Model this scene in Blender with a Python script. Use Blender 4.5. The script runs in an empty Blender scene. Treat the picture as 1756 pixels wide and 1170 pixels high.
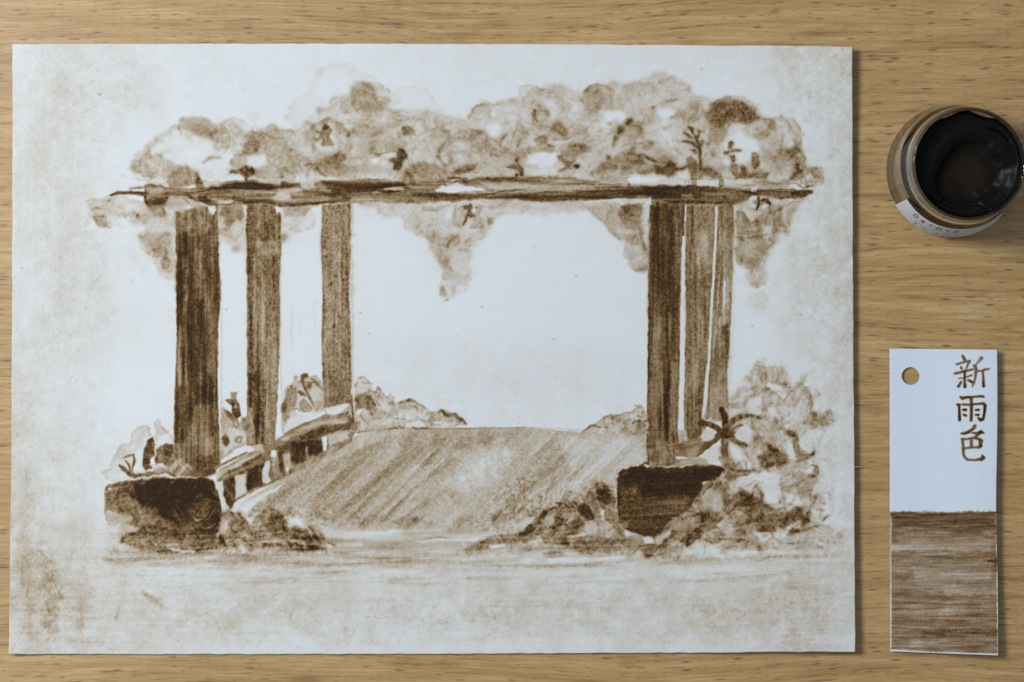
import bpy, math
import numpy as np
from mathutils import Vector

# ---------------------------------------------------------------- scale: one drawing unit = one pixel of the 1756 px wide photograph
U = 0.3609 / 1756                      # metres per unit on the table
CX, CY = 878.0, 585.0
H = 1.0                                # camera height above the table

def W(px, py, z=0.0):
    return ((px - CX) * U, (CY - py) * U, z)

sc = bpy.context.scene
cam = bpy.data.cameras.new('camera'); cam_o = bpy.data.objects.new('camera', cam); sc.collection.objects.link(cam_o)
cam.sensor_width = 36; cam.lens = 36 * H / 0.3609; cam.clip_start = .05; cam.clip_end = 20
cam_o.location = (0, 0, H); sc.camera = cam_o

w = bpy.data.worlds.new("World"); sc.world = w; w.use_nodes = True      # the room's soft, cool ambient light
bgn = w.node_tree.nodes['Background']; bgn.inputs[0].default_value = (.60, .64, .68, 1); bgn.inputs[1].default_value = .35

ld = bpy.data.lights.new('window_light', 'AREA'); ld.shape = 'RECTANGLE'; ld.size = .42; ld.size_y = .42   # window up to the left
ld.energy = 15.7; ld.color = (.94, .985, 1.0)
lo = bpy.data.objects.new('window_light', ld); sc.collection.objects.link(lo)
lo.location = (-.86, .34, .92)
lo.rotation_euler = (Vector((0.02, 0, 0)) - Vector(lo.location)).to_track_quat('-Z', 'Y').to_euler()

sc.view_settings.view_transform = 'Standard'; sc.view_settings.look = 'None'
sc.view_settings.exposure = 0; sc.view_settings.gamma = 1
sc.render.engine = 'CYCLES'
try:
    sc.cycles.use_denoising = True
    sc.cycles.max_bounces = 10; sc.cycles.transmission_bounces = 10
except Exception: pass

# ---------------------------------------------------------------- materials
def lin(c): 
    c = c / 255.0
    return c / 12.92 if c <= .04045 else ((c + .055) / 1.055) ** 2.4

def mat(name):
    m = bpy.data.materials.new(name); m.use_nodes = True
    nt = m.node_tree; return m, nt, nt.nodes['Principled BSDF']

def ramp(nt, stops):
    r = nt.nodes.new('ShaderNodeValToRGB'); e = r.color_ramp.elements
    while len(e) < len(stops): e.new(.5)
    for k, (p, c) in enumerate(stops):
        e[k].position = p; e[k].color = (*c, 1)
    return r

def mathn(nt, op, a, b=None, clamp=False):
    n = nt.nodes.new('ShaderNodeMath'); n.operation = op; n.use_clamp = clamp
    for i, v in enumerate((a, b)):
        if v is None: continue
        if isinstance(v, (int, float)): n.inputs[i].default_value = v
        else: nt.links.new(v, n.inputs[i])
    return n.outputs[0]

def noise(nt, vec, scale, detail=2, rough=.5, dist=0):
    n = nt.nodes.new('ShaderNodeTexNoise'); n.inputs['Scale'].default_value = scale; n.inputs['Detail'].default_value = detail
    n.inputs['Roughness'].default_value = rough; n.inputs['Distortion'].default_value = dist
    nt.links.new(vec, n.inputs['Vector']); return n.outputs['Fac']

def paper_mat(name, stops, rough=.62):
    """White paper whose 'pigment' attribute (how much brown ink lies there) sets the colour."""
    m, nt, b = mat(name)
    a = nt.nodes.new('ShaderNodeAttribute'); a.attribute_name = 'pigment'
    tc = nt.nodes.new('ShaderNodeTexCoord')
    fib = noise(nt, tc.outputs['Object'], 2600, 2, .6)
    v = mathn(nt, 'ADD', a.outputs['Fac'], mathn(nt, 'MULTIPLY', mathn(nt, 'SUBTRACT', fib, .5), .035))
    r = ramp(nt, stops); nt.links.new(v, r.inputs[0])
    nt.links.new(r.outputs[0], b.inputs['Base Color'])
    b.inputs['Roughness'].default_value = rough; b.inputs['Specular IOR Level'].default_value = .12
    bp = nt.nodes.new('ShaderNodeBump'); bp.inputs['Strength'].default_value = .25; bp.inputs['Distance'].default_value = .00005
    f2 = noise(nt, tc.outputs['Object'], 1300, 3, .6)
    nt.links.new(f2, bp.inputs['Height']); nt.links.new(bp.outputs[0], b.inputs['Normal'])
    return m

def stops_from(tab, white, alb):
    out = []
    for p, c in tab:
        out.append((p, tuple(min(1, lin(c[i]) / lin(white[i]) * alb[i]) for i in range(3))))
    return out
PIG = stops_from([(0, (214, 222, 233)), (.1, (200, 202, 203)), (.2, (186, 180, 171)), (.35, (161, 145, 122)), (.5, (134, 113, 84)), (.65, (103, 80, 50)), (.8, (73, 52, 28)), (1, (44, 31, 20))], (214, 222, 233), (.775, .81, .86))
M_paper = paper_mat('ink_washed_paper', PIG)
M_card = paper_mat('ink_swatch_card', stops_from([(0, (196, 207, 223)), (.12, (180, 175, 170)), (.3, (150, 134, 114)), (.5, (122, 100, 76)), (.7, (94, 71, 46)), (.85, (68, 48, 29)), (1, (44, 31, 24))], (196, 207, 223), (.72, .80, .93)), .5)
M_label = paper_mat('printed_label_paper', [(0, (.60, .60, .63)), (1, (.03, .03, .035))], .5)

def wood_mat():
    m, nt, b = mat('oak_veneer')
    tc = nt.nodes.new('ShaderNodeTexCoord'); obj = tc.outputs['Object']
    L = nt.links.new
    # bend the grain: shift y by slow noise of x,y
    def mapping(vec, s, rz=0, loc=(0, 0, 0)):
        n = nt.nodes.new('ShaderNodeMapping'); n.inputs['Scale'].default_value = s; n.inputs['Rotation'].default_value = (0, 0, rz); n.inputs['Location'].default_value = loc
        L(vec, n.inputs['Vector']); return n.outputs[0]
    slow = noise(nt, mapping(obj, (5, 16, 1)), 1, 2, .5)
    sep = nt.nodes.new('ShaderNodeSeparateXYZ'); L(obj, sep.inputs[0])
    y = mathn(nt, 'ADD', sep.outputs[1], mathn(nt, 'MULTIPLY', mathn(nt, 'SUBTRACT', slow, .5), .020))
    comb = nt.nodes.new('ShaderNodeCombineXYZ'); L(sep.outputs[0], comb.inputs[0]); L(y, comb.inputs[1])
    g = comb.outputs[0]
    wide = noise(nt, mapping(g, (7, 75, 1)), 1, 3, .55)
    mid = noise(nt, mapping(g, (22, 420, 1)), 1, 3, .6)
    fine = noise(nt, mapping(g, (90, 1700, 1)), 1, 2, .6)
    tone = mathn(nt, 'ADD', mathn(nt, 'ADD', mathn(nt, 'MULTIPLY', wide, .28), mathn(nt, 'MULTIPLY', mid, .50)), mathn(nt, 'MULTIPLY', fine, .34))
    r = ramp(nt, [(.41, (.285, .150, .047)), (.50, (.422, .250, .090)), (.59, (.495, .314, .126)), (.70, (.59, .41, .195))]); L(tone, r.inputs[0])
    # blotches of slightly different hue
    hue = noise(nt, mapping(g, (40, 130, 1), 0, (3, 7, 0)), 1, 2, .6)
    mixh = nt.nodes.new('ShaderNodeMix'); mixh.data_type = 'RGBA'; mixh.blend_type = 'MULTIPLY'
    L(mathn(nt, 'MULTIPLY', mathn(nt, 'SUBTRACT', hue, .42, True), 1.6, True), mixh.inputs['Factor']); L(r.outputs[0], mixh.inputs['A']); mixh.inputs['B'].default_value = (.97, .93, .86, 1)
    col = mixh.outputs['Result']
    # open pores: short dark dashes along the grain, in two sizes
    def pores(sx, sy, thr, width, seed, cover, c0):
        v = nt.nodes.new('ShaderNodeTexVoronoi'); v.feature = 'F1'; v.inputs['Scale'].default_value = 1; v.inputs['Randomness'].default_value = 1
        L(mapping(g, (sx, sy, 1), 0, (seed, seed * 2.3, 0)), v.inputs['Vector'])
        d = mathn(nt, 'MULTIPLY', mathn(nt, 'SUBTRACT', thr, v.outputs['Distance']), 1 / width, True)
        sel = nt.nodes.new('ShaderNodeSeparateColor'); L(v.outputs['Color'], sel.inputs[0])
        pick = mathn(nt, 'GREATER_THAN', sel.outputs[0], 1 - cover)
        amp = mathn(nt, 'ADD', mathn(nt, 'MULTIPLY', sel.outputs[1], .7), .3)
        return mathn(nt, 'MULTIPLY', mathn(nt, 'MULTIPLY', d, pick), amp)
    pr = pores(150, 850, .36, .22, 1.7, .42, 0)
    pr2 = pores(330, 1700, .40, .25, 5.1, .45, 0)
    pr3 = pores(60, 900, .36, .24, 9.4, .25, 0)
    pl = mathn(nt, 'ADD', mathn(nt, 'ADD', mathn(nt, 'MULTIPLY', pr, .85), mathn(nt, 'MULTIPLY', pr2, .5)), mathn(nt, 'MULTIPLY', pr3, .7), True)
    mix = nt.nodes.new('ShaderNodeMix'); mix.data_type = 'RGBA'
    L(pl, mix.inputs['Factor']); L(col, mix.inputs['A']); mix.inputs['B'].default_value = (.115, .065, .035, 1)
    L(mix.outputs['Result'], b.inputs['Base Color'])
    b.inputs['Roughness'].default_value = .44; b.inputs['Specular IOR Level'].default_value = 1.0
    bp = nt.nodes.new('ShaderNodeBump'); bp.inputs['Strength'].default_value = .35; bp.inputs['Distance'].default_value = .0001
    hgt = mathn(nt, 'SUBTRACT', mathn(nt, 'MULTIPLY', mid, .5), pl)
    L(hgt, bp.inputs['Height']); L(bp.outputs[0], b.inputs['Normal'])
    return m
M_wood = wood_mat()

m, nt, b = mat('clear_glass'); M_glass = m
b.inputs['Base Color'].default_value = (.93, .96, .99, 1); b.inputs['Roughness'].default_value = .02; b.inputs['IOR'].default_value = 1.5
b.inputs['Transmission Weight'].default_value = 1
m, nt, b = mat('dried_ink'); M_ink = m
tc = nt.nodes.new('ShaderNodeTexCoord'); a = nt.nodes.new('ShaderNodeAttribute'); a.attribute_name = 'pigment'
n1 = noise(nt, tc.outputs['Object'], 420, 4, .6)
r = ramp(nt, [(0, (.0030, .0032, .0036)), (.6, (.008, .0065, .0045)), (1, (.020, .012, .007))])
nt.links.new(mathn(nt, 'ADD', a.outputs['Fac'], mathn(nt, 'MULTIPLY', mathn(nt, 'SUBTRACT', n1, .5), .5)), r.inputs[0]); nt.links.new(r.outputs[0], b.inputs['Base Color'])
b.inputs['Roughness'].default_value = .42; b.inputs['Specular IOR Level'].default_value = .13
bp = nt.nodes.new('ShaderNodeBump'); bp.inputs['Strength'].default_value = .2; bp.inputs['Distance'].default_value = .0002
nt.links.new(n1, bp.inputs['Height']); nt.links.new(bp.outputs[0], b.inputs['Normal'])
m, nt, b = mat('white_fibre'); M_fibre = m; b.inputs['Base Color'].default_value = (.75, .75, .74, 1)

# ---------------------------------------------------------------- objects
def put(o, label=None, cat=None, kind=None, parent=None):
    sc.collection.objects.link(o)
    if label: o['label'] = label
    if cat: o['category'] = cat
    if kind: o['kind'] = kind
    if parent: o.parent = parent
    return o

def np_mesh(name, V, F, attr=None, material=None, smooth=True):
    """V (n,3) float, F (m,4) int quads -> mesh, built with numpy"""
    me = bpy.data.meshes.new(name)
    me.vertices.add(len(V)); me.vertices.foreach_set('co', np.ascontiguousarray(V, np.float32).ravel())
    F = np.ascontiguousarray(F, np.int32)
    me.loops.add(F.size); me.loops.foreach_set('vertex_index', F.ravel())
    me.polygons.add(len(F)); me.polygons.foreach_set('loop_start', np.arange(0, F.size, F.shape[1], dtype=np.int32))
    me.polygons.foreach_set('loop_total', np.full(len(F), F.shape[1], np.int32))
    me.update(calc_edges=True)
    me.polygons.foreach_set('use_smooth', np.full(len(F), smooth))
    if attr is not None:
        at = me.attributes.new('pigment', 'FLOAT', 'POINT'); at.data.foreach_set('value', np.ascontiguousarray(attr, np.float32))
    if material: me.materials.append(material)
    return me

def pip(poly, xx, yy):
    ins = np.zeros(xx.shape, bool); n = len(poly)
    for i in range(n):
        ax, ay = poly[i]; bx, by = poly[(i + 1) % n]
        if ay != by: ins ^= ((ay > yy) != (by > yy)) & (xx < (bx - ax) * (yy - ay) / (by - ay) + ax)
    return ins
# ---------------------------------------------------------------- pigment of the painting (a density field over the sheet)
PX0, PY0, PW, PH = 8, 64, 1470, 1070          # window of the sheet in drawing units

def _up(a, shape):
    h, w = shape
    gh, gw = a.shape
    y = np.linspace(0, gh - 1.001, h); x = np.linspace(0, gw - 1.001, w)
    y0 = y.astype(int); x0 = x.astype(int)
    fy = y - y0; fx = x - x0
    fy = (fy * fy * (3 - 2 * fy))[:, None]; fx = (fx * fx * (3 - 2 * fx))[None, :]
    r0 = a[y0][:, x0] * (1 - fx) + a[y0][:, x0 + 1] * fx
    r1 = a[y0 + 1][:, x0] * (1 - fx) + a[y0 + 1][:, x0 + 1] * fx
    return r0 * (1 - fy) + r1 * fy

def vnoise(rng, shape, sx, sy=None):
    sy = sy or sx
    g = rng.random((int(shape[0] / sy) + 3, int(shape[1] / sx) + 3)) * 2 - 1
    return _up(g, shape)

def fbm(rng, shape, sx, sy=None, octv=4, gain=.55):
    sy = sy or sx
    out = 0; amp = 1; tot = 0
    for k in range(octv):
        out = out + amp * vnoise(rng, shape, max(sx, 1.2), max(sy, 1.2)); tot += amp
        amp *= gain; sx /= 2; sy /= 2
    return out / tot * 1.6

class Painter:
    def __init__(self, x0, y0, w, h, seed=5):
        self.x0, self.y0, self.w, self.h = x0, y0, w, h
        rng = self.rng = np.random.default_rng(seed)
        S = (h, w)
        self.D = np.zeros(S, np.float32)
        self.label = np.zeros(S, np.int16)
        f = lambda *a, **k: fbm(rng, S, *a, **k).astype(np.float32)
        self.wx = [f(10, octv=2), f(34, octv=2)]; self.wy = [f(10, octv=2), f(34, octv=2)]
        self.T = {
            'wash': f(34, octv=5, gain=.62), 'mott': f(11, octv=4, gain=.7),
            'v': (.65 * f(5, 150, 3) + .35 * f(2.4, 60, 2) + .5 * f(13, 40, 3)),
            'h': (.65 * f(150, 5, 3) + .35 * f(60, 2.4, 2) + .5 * f(60, 12, 3)),
            'grain': f(2.6, octv=2, gain=.8), 'zero': np.zeros(S, np.float32)}
        # diagonal and other sheared streaks
        yy, xx = np.mgrid[0:h, 0:w].astype(np.float32)
        big = fbm(rng, (900, 2200), 5, 170, 3).astype(np.float32)
        big2 = fbm(rng, (900, 2200), 14, 260, 3).astype(np.float32)
        def sheared(ang, src):
            c, s = math.cos(ang), math.sin(ang)
            u = (xx * c + yy * s) + 20; v = (-xx * s + yy * c)
            return src[(v.astype(int)) % 900, (u.astype(int)) % 2200]
        self.T['d'] = .6 * sheared(math.radians(43), big) + .8 * sheared(math.radians(46), big2)
        self.T['d2'] = .8 * sheared(math.radians(25), big) + .5 * self.T['mott']
        self.T['brush'] = .5 * sheared(math.radians(78), big) + .6 * self.T['mott'] + .4 * self.T['wash']

        # brush marks: noise smeared along a flow of angles
        def smear(ang, sc, n, step=1.3):
            src = vnoise(rng, S, sc).astype(np.float32) if sc > 1 else (rng.random(S).astype(np.float32) * 2 - 1)
            acc = src.copy()
            for sgn in (1, -1):
                px, py = xx.copy(), yy.copy()
                for k in range(n):
                    iy = np.clip(py, 0, h - 1).astype(np.int32); ix = np.clip(px, 0, w - 1).astype(np.int32)
                    a = ang if isinstance(ang, float) else ang[iy, ix]
                    px = px + sgn * step * np.cos(a); py = py + sgn * step * np.sin(a)
                    iy = np.clip(py, 0, h - 1).astype(np.int32); ix = np.clip(px, 0, w - 1).astype(np.int32)
                    acc += src[iy, ix]
            acc -= acc.mean(); return (acc / (acc.std() * 2.2)).astype(np.float32)
        fa = vnoise(rng, S, 46).astype(np.float32) * 3.4 + vnoise(rng, S, 20).astype(np.float32) * .9
        self.T['lic'] = .6 * smear(fa, 1.8, 9) + .6 * smear(fa, 5, 12)
        wob = vnoise(rng, S, 40, 90).astype(np.float32)
        self.T['lv'] = .65 * smear(1.5708 + .05 * wob, 1, 26) + .6 * smear(1.5708 + .05 * wob, 4, 30)
        self.T['lh'] = .6 * smear(-.03 + .07 * wob, 1, 26) + .6 * smear(-.03 + .07 * wob, 4, 30)
        self.T['ld'] = .6 * smear(-.80 + .12 * wob, 1, 16) + .35 * smear(-.80 + .12 * wob, 3, 22)
        nb = f(44, octv=3); sw = (nb * 2.6 + 10) % 1.0
        self.T['bloom'] = (sw ** 3 - .25).astype(np.float32)

    def win(self, pts, m):
        xs = [p[0] for p in pts]; ys = [p[1] for p in pts]
        a = max(0, int(min(xs) - m - self.x0)); b = min(self.w, int(max(xs) + m - self.x0) + 1)
        c = max(0, int(min(ys) - m - self.y0)); d = min(self.h, int(max(ys) + m - self.y0) + 1)
        if a >= b or c >= d: return None
        return (slice(c, d), slice(a, b))

    def coords(self, sl, warp, warp2):
        yy, xx = np.mgrid[sl[0], sl[1]].astype(np.float32)
        xx = xx + self.x0 + .5 + warp * self.wx[0][sl] + warp2 * self.wx[1][sl]
        yy = yy + self.y0 + .5 + warp * self.wy[0][sl] + warp2 * self.wy[1][sl]
        return xx, yy

    def apply(self, sl, s, d, soft, rim, rimw, tex, ta, mode, grain, lab):
        m = np.clip((s + soft) / (2 * soft), 0, 1); m = m * m * (3 - 2 * m)
        t = self.T[tex][sl]
        dens = d * (1 + ta * t + .6 * grain * self.T['grain'][sl])
        if rim and mode != 'tex': dens = dens + rim * np.exp(-((s - soft * .5) / rimw) ** 2) * (1 + .5 * self.T['mott'][sl])
        cur = self.D[sl]
        if mode == 'set': self.D[sl] = cur * (1 - m) + np.clip(dens, 0, 1.05) * m
        elif mode == 'add': self.D[sl] = 1 - (1 - np.clip(cur, 0, 1)) * (1 - np.clip(dens, -.5, .98) * m)
        elif mode == 'max': self.D[sl] = np.maximum(cur, dens * m)
        elif mode == 'tex': self.D[sl] = np.clip(cur * (1 + m * (d * t + grain * self.T['grain'][sl])) + m * rim * self.T['bloom'][sl] * np.clip(cur * 5, 0, 1), 0, 1)
        elif mode == 'lift': self.D[sl] = cur * (1 - m * np.clip(d * (1 + ta * t), 0, 1))
        if lab is not None: self.label[sl][m > .5] = lab

    def poly(self, pts, d, soft=1.4, warp=1.5, warp2=0, rim=0, rimw=2.2, tex='wash', ta=.3, mode='set', grain=.06, lab=None):
        sl = self.win(pts, soft + 3 + warp * 2 + warp2 * 2)
        if sl is None: return
        xx, yy = self.coords(sl, warp, warp2)
        inside = np.zeros(xx.shape, bool); dist = np.full(xx.shape, 1e9, np.float32)
        n = len(pts)
        for i in range(n):
            ax, ay = pts[i]; bx, by = pts[(i + 1) % n]
            if ay != by:
                c = ((ay > yy) != (by > yy)) & (xx < (bx - ax) * (yy - ay) / (by - ay) + ax)
                inside ^= c
            ex, ey = bx - ax, by - ay
            L = ex * ex + ey * ey + 1e-6
            tt = np.clip(((xx - ax) * ex + (yy - ay) * ey) / L, 0, 1)
            dist = np.minimum(dist, (xx - ax - tt * ex) ** 2 + (yy - ay - tt * ey) ** 2)
        s = np.sqrt(dist); s = np.where(inside, s, -s)
        self.apply(sl, s, d, soft, rim, rimw, tex, ta, mode, grain, lab)

    def stroke(self, pts, w, d, soft=1.0, warp=.6, warp2=0, rim=0, rimw=1.5, tex='mott', ta=.2, mode='max', grain=.05, lab=None):
        if not hasattr(w, '__len__'): w = [w] * len(pts)
        sl = self.win(pts, soft + 3 + warp * 2 + warp2 * 2 + max(w))
        if sl is None: return
        xx, yy = self.coords(sl, warp, warp2)
        s = np.full(xx.shape, -1e9, np.float32)
        for i in range(max(1, len(pts) - 1)):
            ax, ay = pts[i]; bx, by = pts[min(i + 1, len(pts) - 1)]
            ex, ey = bx - ax, by - ay
            L = ex * ex + ey * ey + 1e-6
            tt = np.clip(((xx - ax) * ex + (yy - ay) * ey) / L, 0, 1)
            r = (w[i] * (1 - tt) + w[min(i + 1, len(pts) - 1)] * tt) / 2
            s = np.maximum(s, r - np.sqrt((xx - ax - tt * ex) ** 2 + (yy - ay - tt * ey) ** 2))
        self.apply(sl, s, d, soft, rim, rimw, tex, ta, mode, grain, lab)

    def mound(self, x, y, rx, ry, d, side, rot=0, fall=7, warp=3):
        """a leaf mound: crisp on one side, its wash fading inwards"""
        sl = self.win([(x - rx * 1.3, y - rx * 1.3), (x + rx * 1.3, y + rx * 1.3)], 6)
        if sl is None: return
        xx, yy = self.coords(sl, warp, 2)
        c, s_ = math.cos(math.radians(rot)), math.sin(math.radians(rot))
        u = ((xx - x) * c + (yy - y) * s_) / rx; v = (-(xx - x) * s_ + (yy - y) * c) / ry
        r = np.sqrt(u * u + v * v) + 1e-6; q = (1 - r) * min(rx, ry)
        face = np.clip(.35 + .65 * np.cos(np.arctan2(yy - y, xx - x) - math.radians(side)), 0, 1)
        m = np.clip((q + 1.2) / 2.0, 0, 1) * np.exp(-np.clip(q, 0, None) / fall) * face * np.clip(1 + .6 * self.T['mott'][sl], .2, 1.6)
        self.D[sl] = 1 - (1 - np.clip(self.D[sl], 0, 1)) * (1 - np.clip(d * m, 0, .95))

    def blob(self, x, y, rx, ry, d, rot=0, n=9, wob=.18, **k):
        rng = self.rng; c, s = math.cos(math.radians(rot)), math.sin(math.radians(rot))
        pts = []
        for i in range(n):
            a = 2 * math.pi * i / n; q = 1 + wob * (rng.random() * 2 - 1)
            u, v = rx * q * math.cos(a), ry * q * math.sin(a)
            pts.append((x + u * c - v * s, y + u * s + v * c))
        self.poly(pts, d, **k)

def boxblur(a, r):
    for ax in (0, 1):
        n = a.shape[ax]
        p = np.concatenate([np.repeat(np.take(a, [0], ax), r + 1, ax), a, np.repeat(np.take(a, [n - 1], ax), r, ax)], ax)
        c = np.cumsum(p, ax, dtype=np.float64)
        a = (np.take(c, np.arange(2 * r + 1, n + 2 * r + 1), ax) - np.take(c, np.arange(0, n), ax)) / (2 * r + 1)
    return a
def paint_sheet():
    p = Painter(PX0, PY0, PW, PH, 5)
    P, B = p.poly, p.blob
    LOG = []
    def small(pts): 
        xs = [q[0] for q in pts]; ys = [q[1] for q in pts]
        cx, cy = sum(xs) / len(xs), sum(ys) / len(ys)
        return (max(xs) - min(xs)) * (max(ys) - min(ys)) < 1500 and max(max(xs) - min(xs), max(ys) - min(ys)) < 62 and (cy < 560 or cx > 1240 or (cy > 865 and cx < 620) or (cy > 900))
    def P(pts, d, **k):
        p.poly(pts, d, **k)
        if LOG is not None and k.get('mode', 'set') == 'set' and small(pts): LOG.append(('P', pts, d, k))
    def S(pts, w, d, *a, **k):
        p.stroke(pts, w, d, *a, **k)
        if LOG is not None and k.get('mode', 'max') != 'add' and small(pts) and d > .3: LOG.append(('S', pts, w, d, a, k))
    rim0 = 0
    rng = p.rng
    # --- thin washes rubbed over the bare paper (percent), coarse control grid, columns x 20..1460, rows y 75..1120
    G = np.array([
        [6, 9, 8, 6, 3, 2, 3, 5, 5, 5, 5, 5, 7, 10, 8],
        [7, 11, 9, 2, 1, 0, 0, 0, 0, 0, 0, 0, 1, 6, 9],
        [9, 10, 4, 0, 0, 0, 0, 0, 0, 0, 0, 0, 1, 3, 9],
        [8, 10, 3, 0, 0, 0, 0, 1, 1, 1, 1, 0, 1, 5, 9],
        [8, 11, 6, 0, 1, 1, 0, 1, 2, 2, 2, 1, 1, 6, 10],
        [8, 10, 9, 1, 1, 1, 1, 1, 2, 4, 3, 1, 1, 5, 11],
        [10, 7, 2, 0, 0, 0, 3, 5, 6, 6, 4, 2, 2, 3, 9],
        [12, 8, 1, 0, 0, 0, 0, 0, 0, 0, 0, 0, 1, 7, 7],
        [15, 8, 2, 1, 1, 1, 1, 1, 1, 1, 1, 1, 4, 6, 6],
        [18, 13, 10, 8, 9, 9, 8, 8, 8, 8, 7, 8, 9, 9, 7],
        [18, 17, 13, 12, 15, 13, 12, 12, 14, 14, 13, 14, 15, 14, 8],
        [10, 15, 12, 9, 7, 6, 6, 6, 7, 8, 9, 8, 8, 9, 4]], np.float32) / 100
    G[:, 13:] = G[:, 13:] * 1.35 + .015; G[:, :2] *= 1.12
    G = np.maximum(G * .9, .032)
    base = _up(np.pad(G, ((0, 1), (0, 1)), 'edge'), (p.h + int(p.h / 11), p.w + int(p.w / 14)))[:p.h, :p.w]
    yy, xx = np.mgrid[0:p.h, 0:p.w].astype(np.float32); xx += p.x0; yy += p.y0
    sidev = np.clip((260 - xx) / 160, 0, 1) + np.clip((xx - 1270) / 100, 0, 1)
    tex = 1 + .22 * p.T['mott'] + .38 * p.T['wash'] + .12 * sidev * p.T['v'] + .15 * p.T['h'] * (yy > 930)
    fine = np.clip(p.T['grain'] - .25, 0, 1) * np.clip(p.T['mott'] + .5, 0, 2)
    p.D = (base * np.clip(tex, .1, 3) + base * .35 * fine + .004 * p.T['grain']).astype(np.float32)
    p.D = np.clip(p.D, 0, 1)
    # strokes rubbed down the left margin and the darker smears at the foot of the sheet
    S([(42, 820), (40, 930), (46, 1010), (52, 1090)], [8, 18, 22, 12], .10, 12, 6, tex='v', ta=.5, mode='add')
    S([(70, 940), (90, 1010), (84, 1080)], [10, 34, 20], .16, 12, 8, tex='mott', ta=.8, mode='add', grain=.4)
    S([(246, 1016), (268, 1030), (285, 1046)], [6, 12, 4], .17, 4, 3, tex='d', ta=.6, mode='add', grain=.3)
    S([(205, 1040), (198, 1062)], [4, 6], .14, 3, 2, mode='add')
    S([(140, 1030), (138, 1075)], [6, 9], .10, 4, 3, mode='add')
    S([(20, 1118), (40, 1080), (44, 1060)], [1.5, 1.5, 1], .08, 1.5, 1, mode='add')
    for x, y, rx, ry, dd in [(390, 1075, 40, 16, .1), (345, 1060, 40, 14, .08), (520, 1058, 36, 16, .1), (600, 1098, 30, 7, .12),
                             (745, 1070, 28, 10, .1), (850, 1062, 46, 26, .1), (1000, 1048, 40, 16, .1), (1140, 1088, 34, 8, .12),
                             (1240, 1060, 60, 28, .09), (1360, 1100, 14, 12, .12), (1330, 1020, 36, 20, .07), (700, 1040, 60, 12, .05),
                             (560, 1030, 30, 6, .07), (1100, 1020, 70, 8, .05), (960, 1000, 30, 5, .06)]:
        B(x, y, rx * 1.2, ry * 1.2, dd * .3, soft=18, warp=6, warp2=8, tex='mott', ta=1.1, mode='add', grain=.9)
    # specks of dry pigment
    for _ in range(240):
        x, y = rng.uniform(25, 1455), rng.uniform(78, 1115)
        if p.D[int(y - p.y0), int(x - p.x0)] < .03 and rng.random() < .75: continue
        S([(x, y), (x + rng.uniform(-2, 2), y + rng.uniform(-1, 1))], rng.uniform(.6, 1.8), rng.uniform(.15, .45), .7, .3)
    for x, y in [(388, 531), (139, 1056), (617, 537), (917, 425), (826, 527), (987, 473), (948, 582), (631, 1058), (305, 1099), (170, 162), (37, 460), (1399, 506), (1372, 540)]:
        S([(x, y), (x + 1.5, y)], 1.8, .5, .8, .2)
    # halo of clean paper where the sky was wiped away
    for pts in ([(196, 440), (240, 470), (300, 490), (300, 700), (220, 740), (190, 700), (205, 600), (190, 520)],
                [(380, 430), (420, 430), (420, 660), (380, 680)], [(484, 440), (552, 400), (552, 650), (484, 640)],
                [(1262, 480), (1290, 470), (1320, 400), (1340, 450), (1330, 600), (1262, 640)],
                [(618, 380), (700, 390), (760, 520), (900, 380), (1010, 380), (1100, 480), (1105, 600), (620, 560)]):
        P(pts, .45, soft=26, warp=6, warp2=8, mode='lift')
    B(500, 555, 3, 40, .05, soft=2, mode='add'); B(540, 540, 2, 30, .05, soft=2, mode='add'); B(515, 560, 1.5, 20, .05, soft=2, mode='add')

    # ================================================================= roof foliage: pale washes first
    K = dict(soft=2.2, warp=3, warp2=3)
    P([(490, 187), (505, 170), (530, 160), (537, 138), (548, 120), (562, 111), (592, 106), (604, 110), (612, 124), (640, 132), (650, 150), (656, 190), (650, 240), (600, 260), (520, 250), (494, 205)], .055, rim=.05, rimw=3, **K)
    P([(545, 135), (562, 125), (590, 122), (600, 140), (598, 165), (560, 172), (545, 160)], .03, soft=5, warp=3)
    P([(655, 165), (682, 152), (700, 149), (735, 155), (744, 175), (760, 185), (764, 202), (740, 215), (680, 215)], .05, rim=.04, rimw=3, **K)
    P([(247, 262), (262, 240), (286, 226), (306, 212), (326, 202), (350, 202), (368, 212), (386, 204), (402, 208), (414, 222), (430, 226), (470, 212), (505, 226), (520, 214), (528, 196), (545, 186), (566, 182), (572, 168), (588, 164), (640, 180),
       (690, 186), (735, 190), (766, 196), (778, 204), (800, 203), (808, 186), (824, 178), (840, 182), (862, 172), (892, 166), (920, 150), (956, 144), (980, 150), (998, 160), (1014, 150), (1032, 142), (1052, 140), (1076, 143), (1100, 134), (1118, 124), (1138, 123),
       (1160, 136), (1184, 148), (1194, 166), (1222, 168), (1262, 170), (1292, 182), (1312, 200), (1342, 204), (1360, 216), (1372, 240), (1380, 262), (1388, 284), (1404, 292), (1410, 306), (1396, 322), (1300, 316), (1100, 318), (900, 322), (700, 318), (500, 322), (350, 322), (280, 318), (240, 300), (224, 290), (224, 278), (240, 268)],
      .155, soft=4, warp=2.6, warp2=1.5, rim=.03, rimw=4, ta=.45, grain=.16)
    # ---- left clump
    P([(258, 262), (282, 236), (304, 220), (330, 226), (352, 240), (366, 250), (382, 258), (400, 268), (392, 280), (394, 292), (350, 296), (335, 292), (316, 280), (300, 282), (280, 280), (262, 276)], .05, soft=2.5, warp=2.5, ta=.5)
    P([(306, 216), (312, 206), (330, 201), (350, 204), (366, 214), (372, 224), (374, 244), (366, 240), (350, 228), (332, 220), (312, 224)], .2, soft=2.5, rim=.06, ta=.5, grain=.2, warp=2.5)
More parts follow.
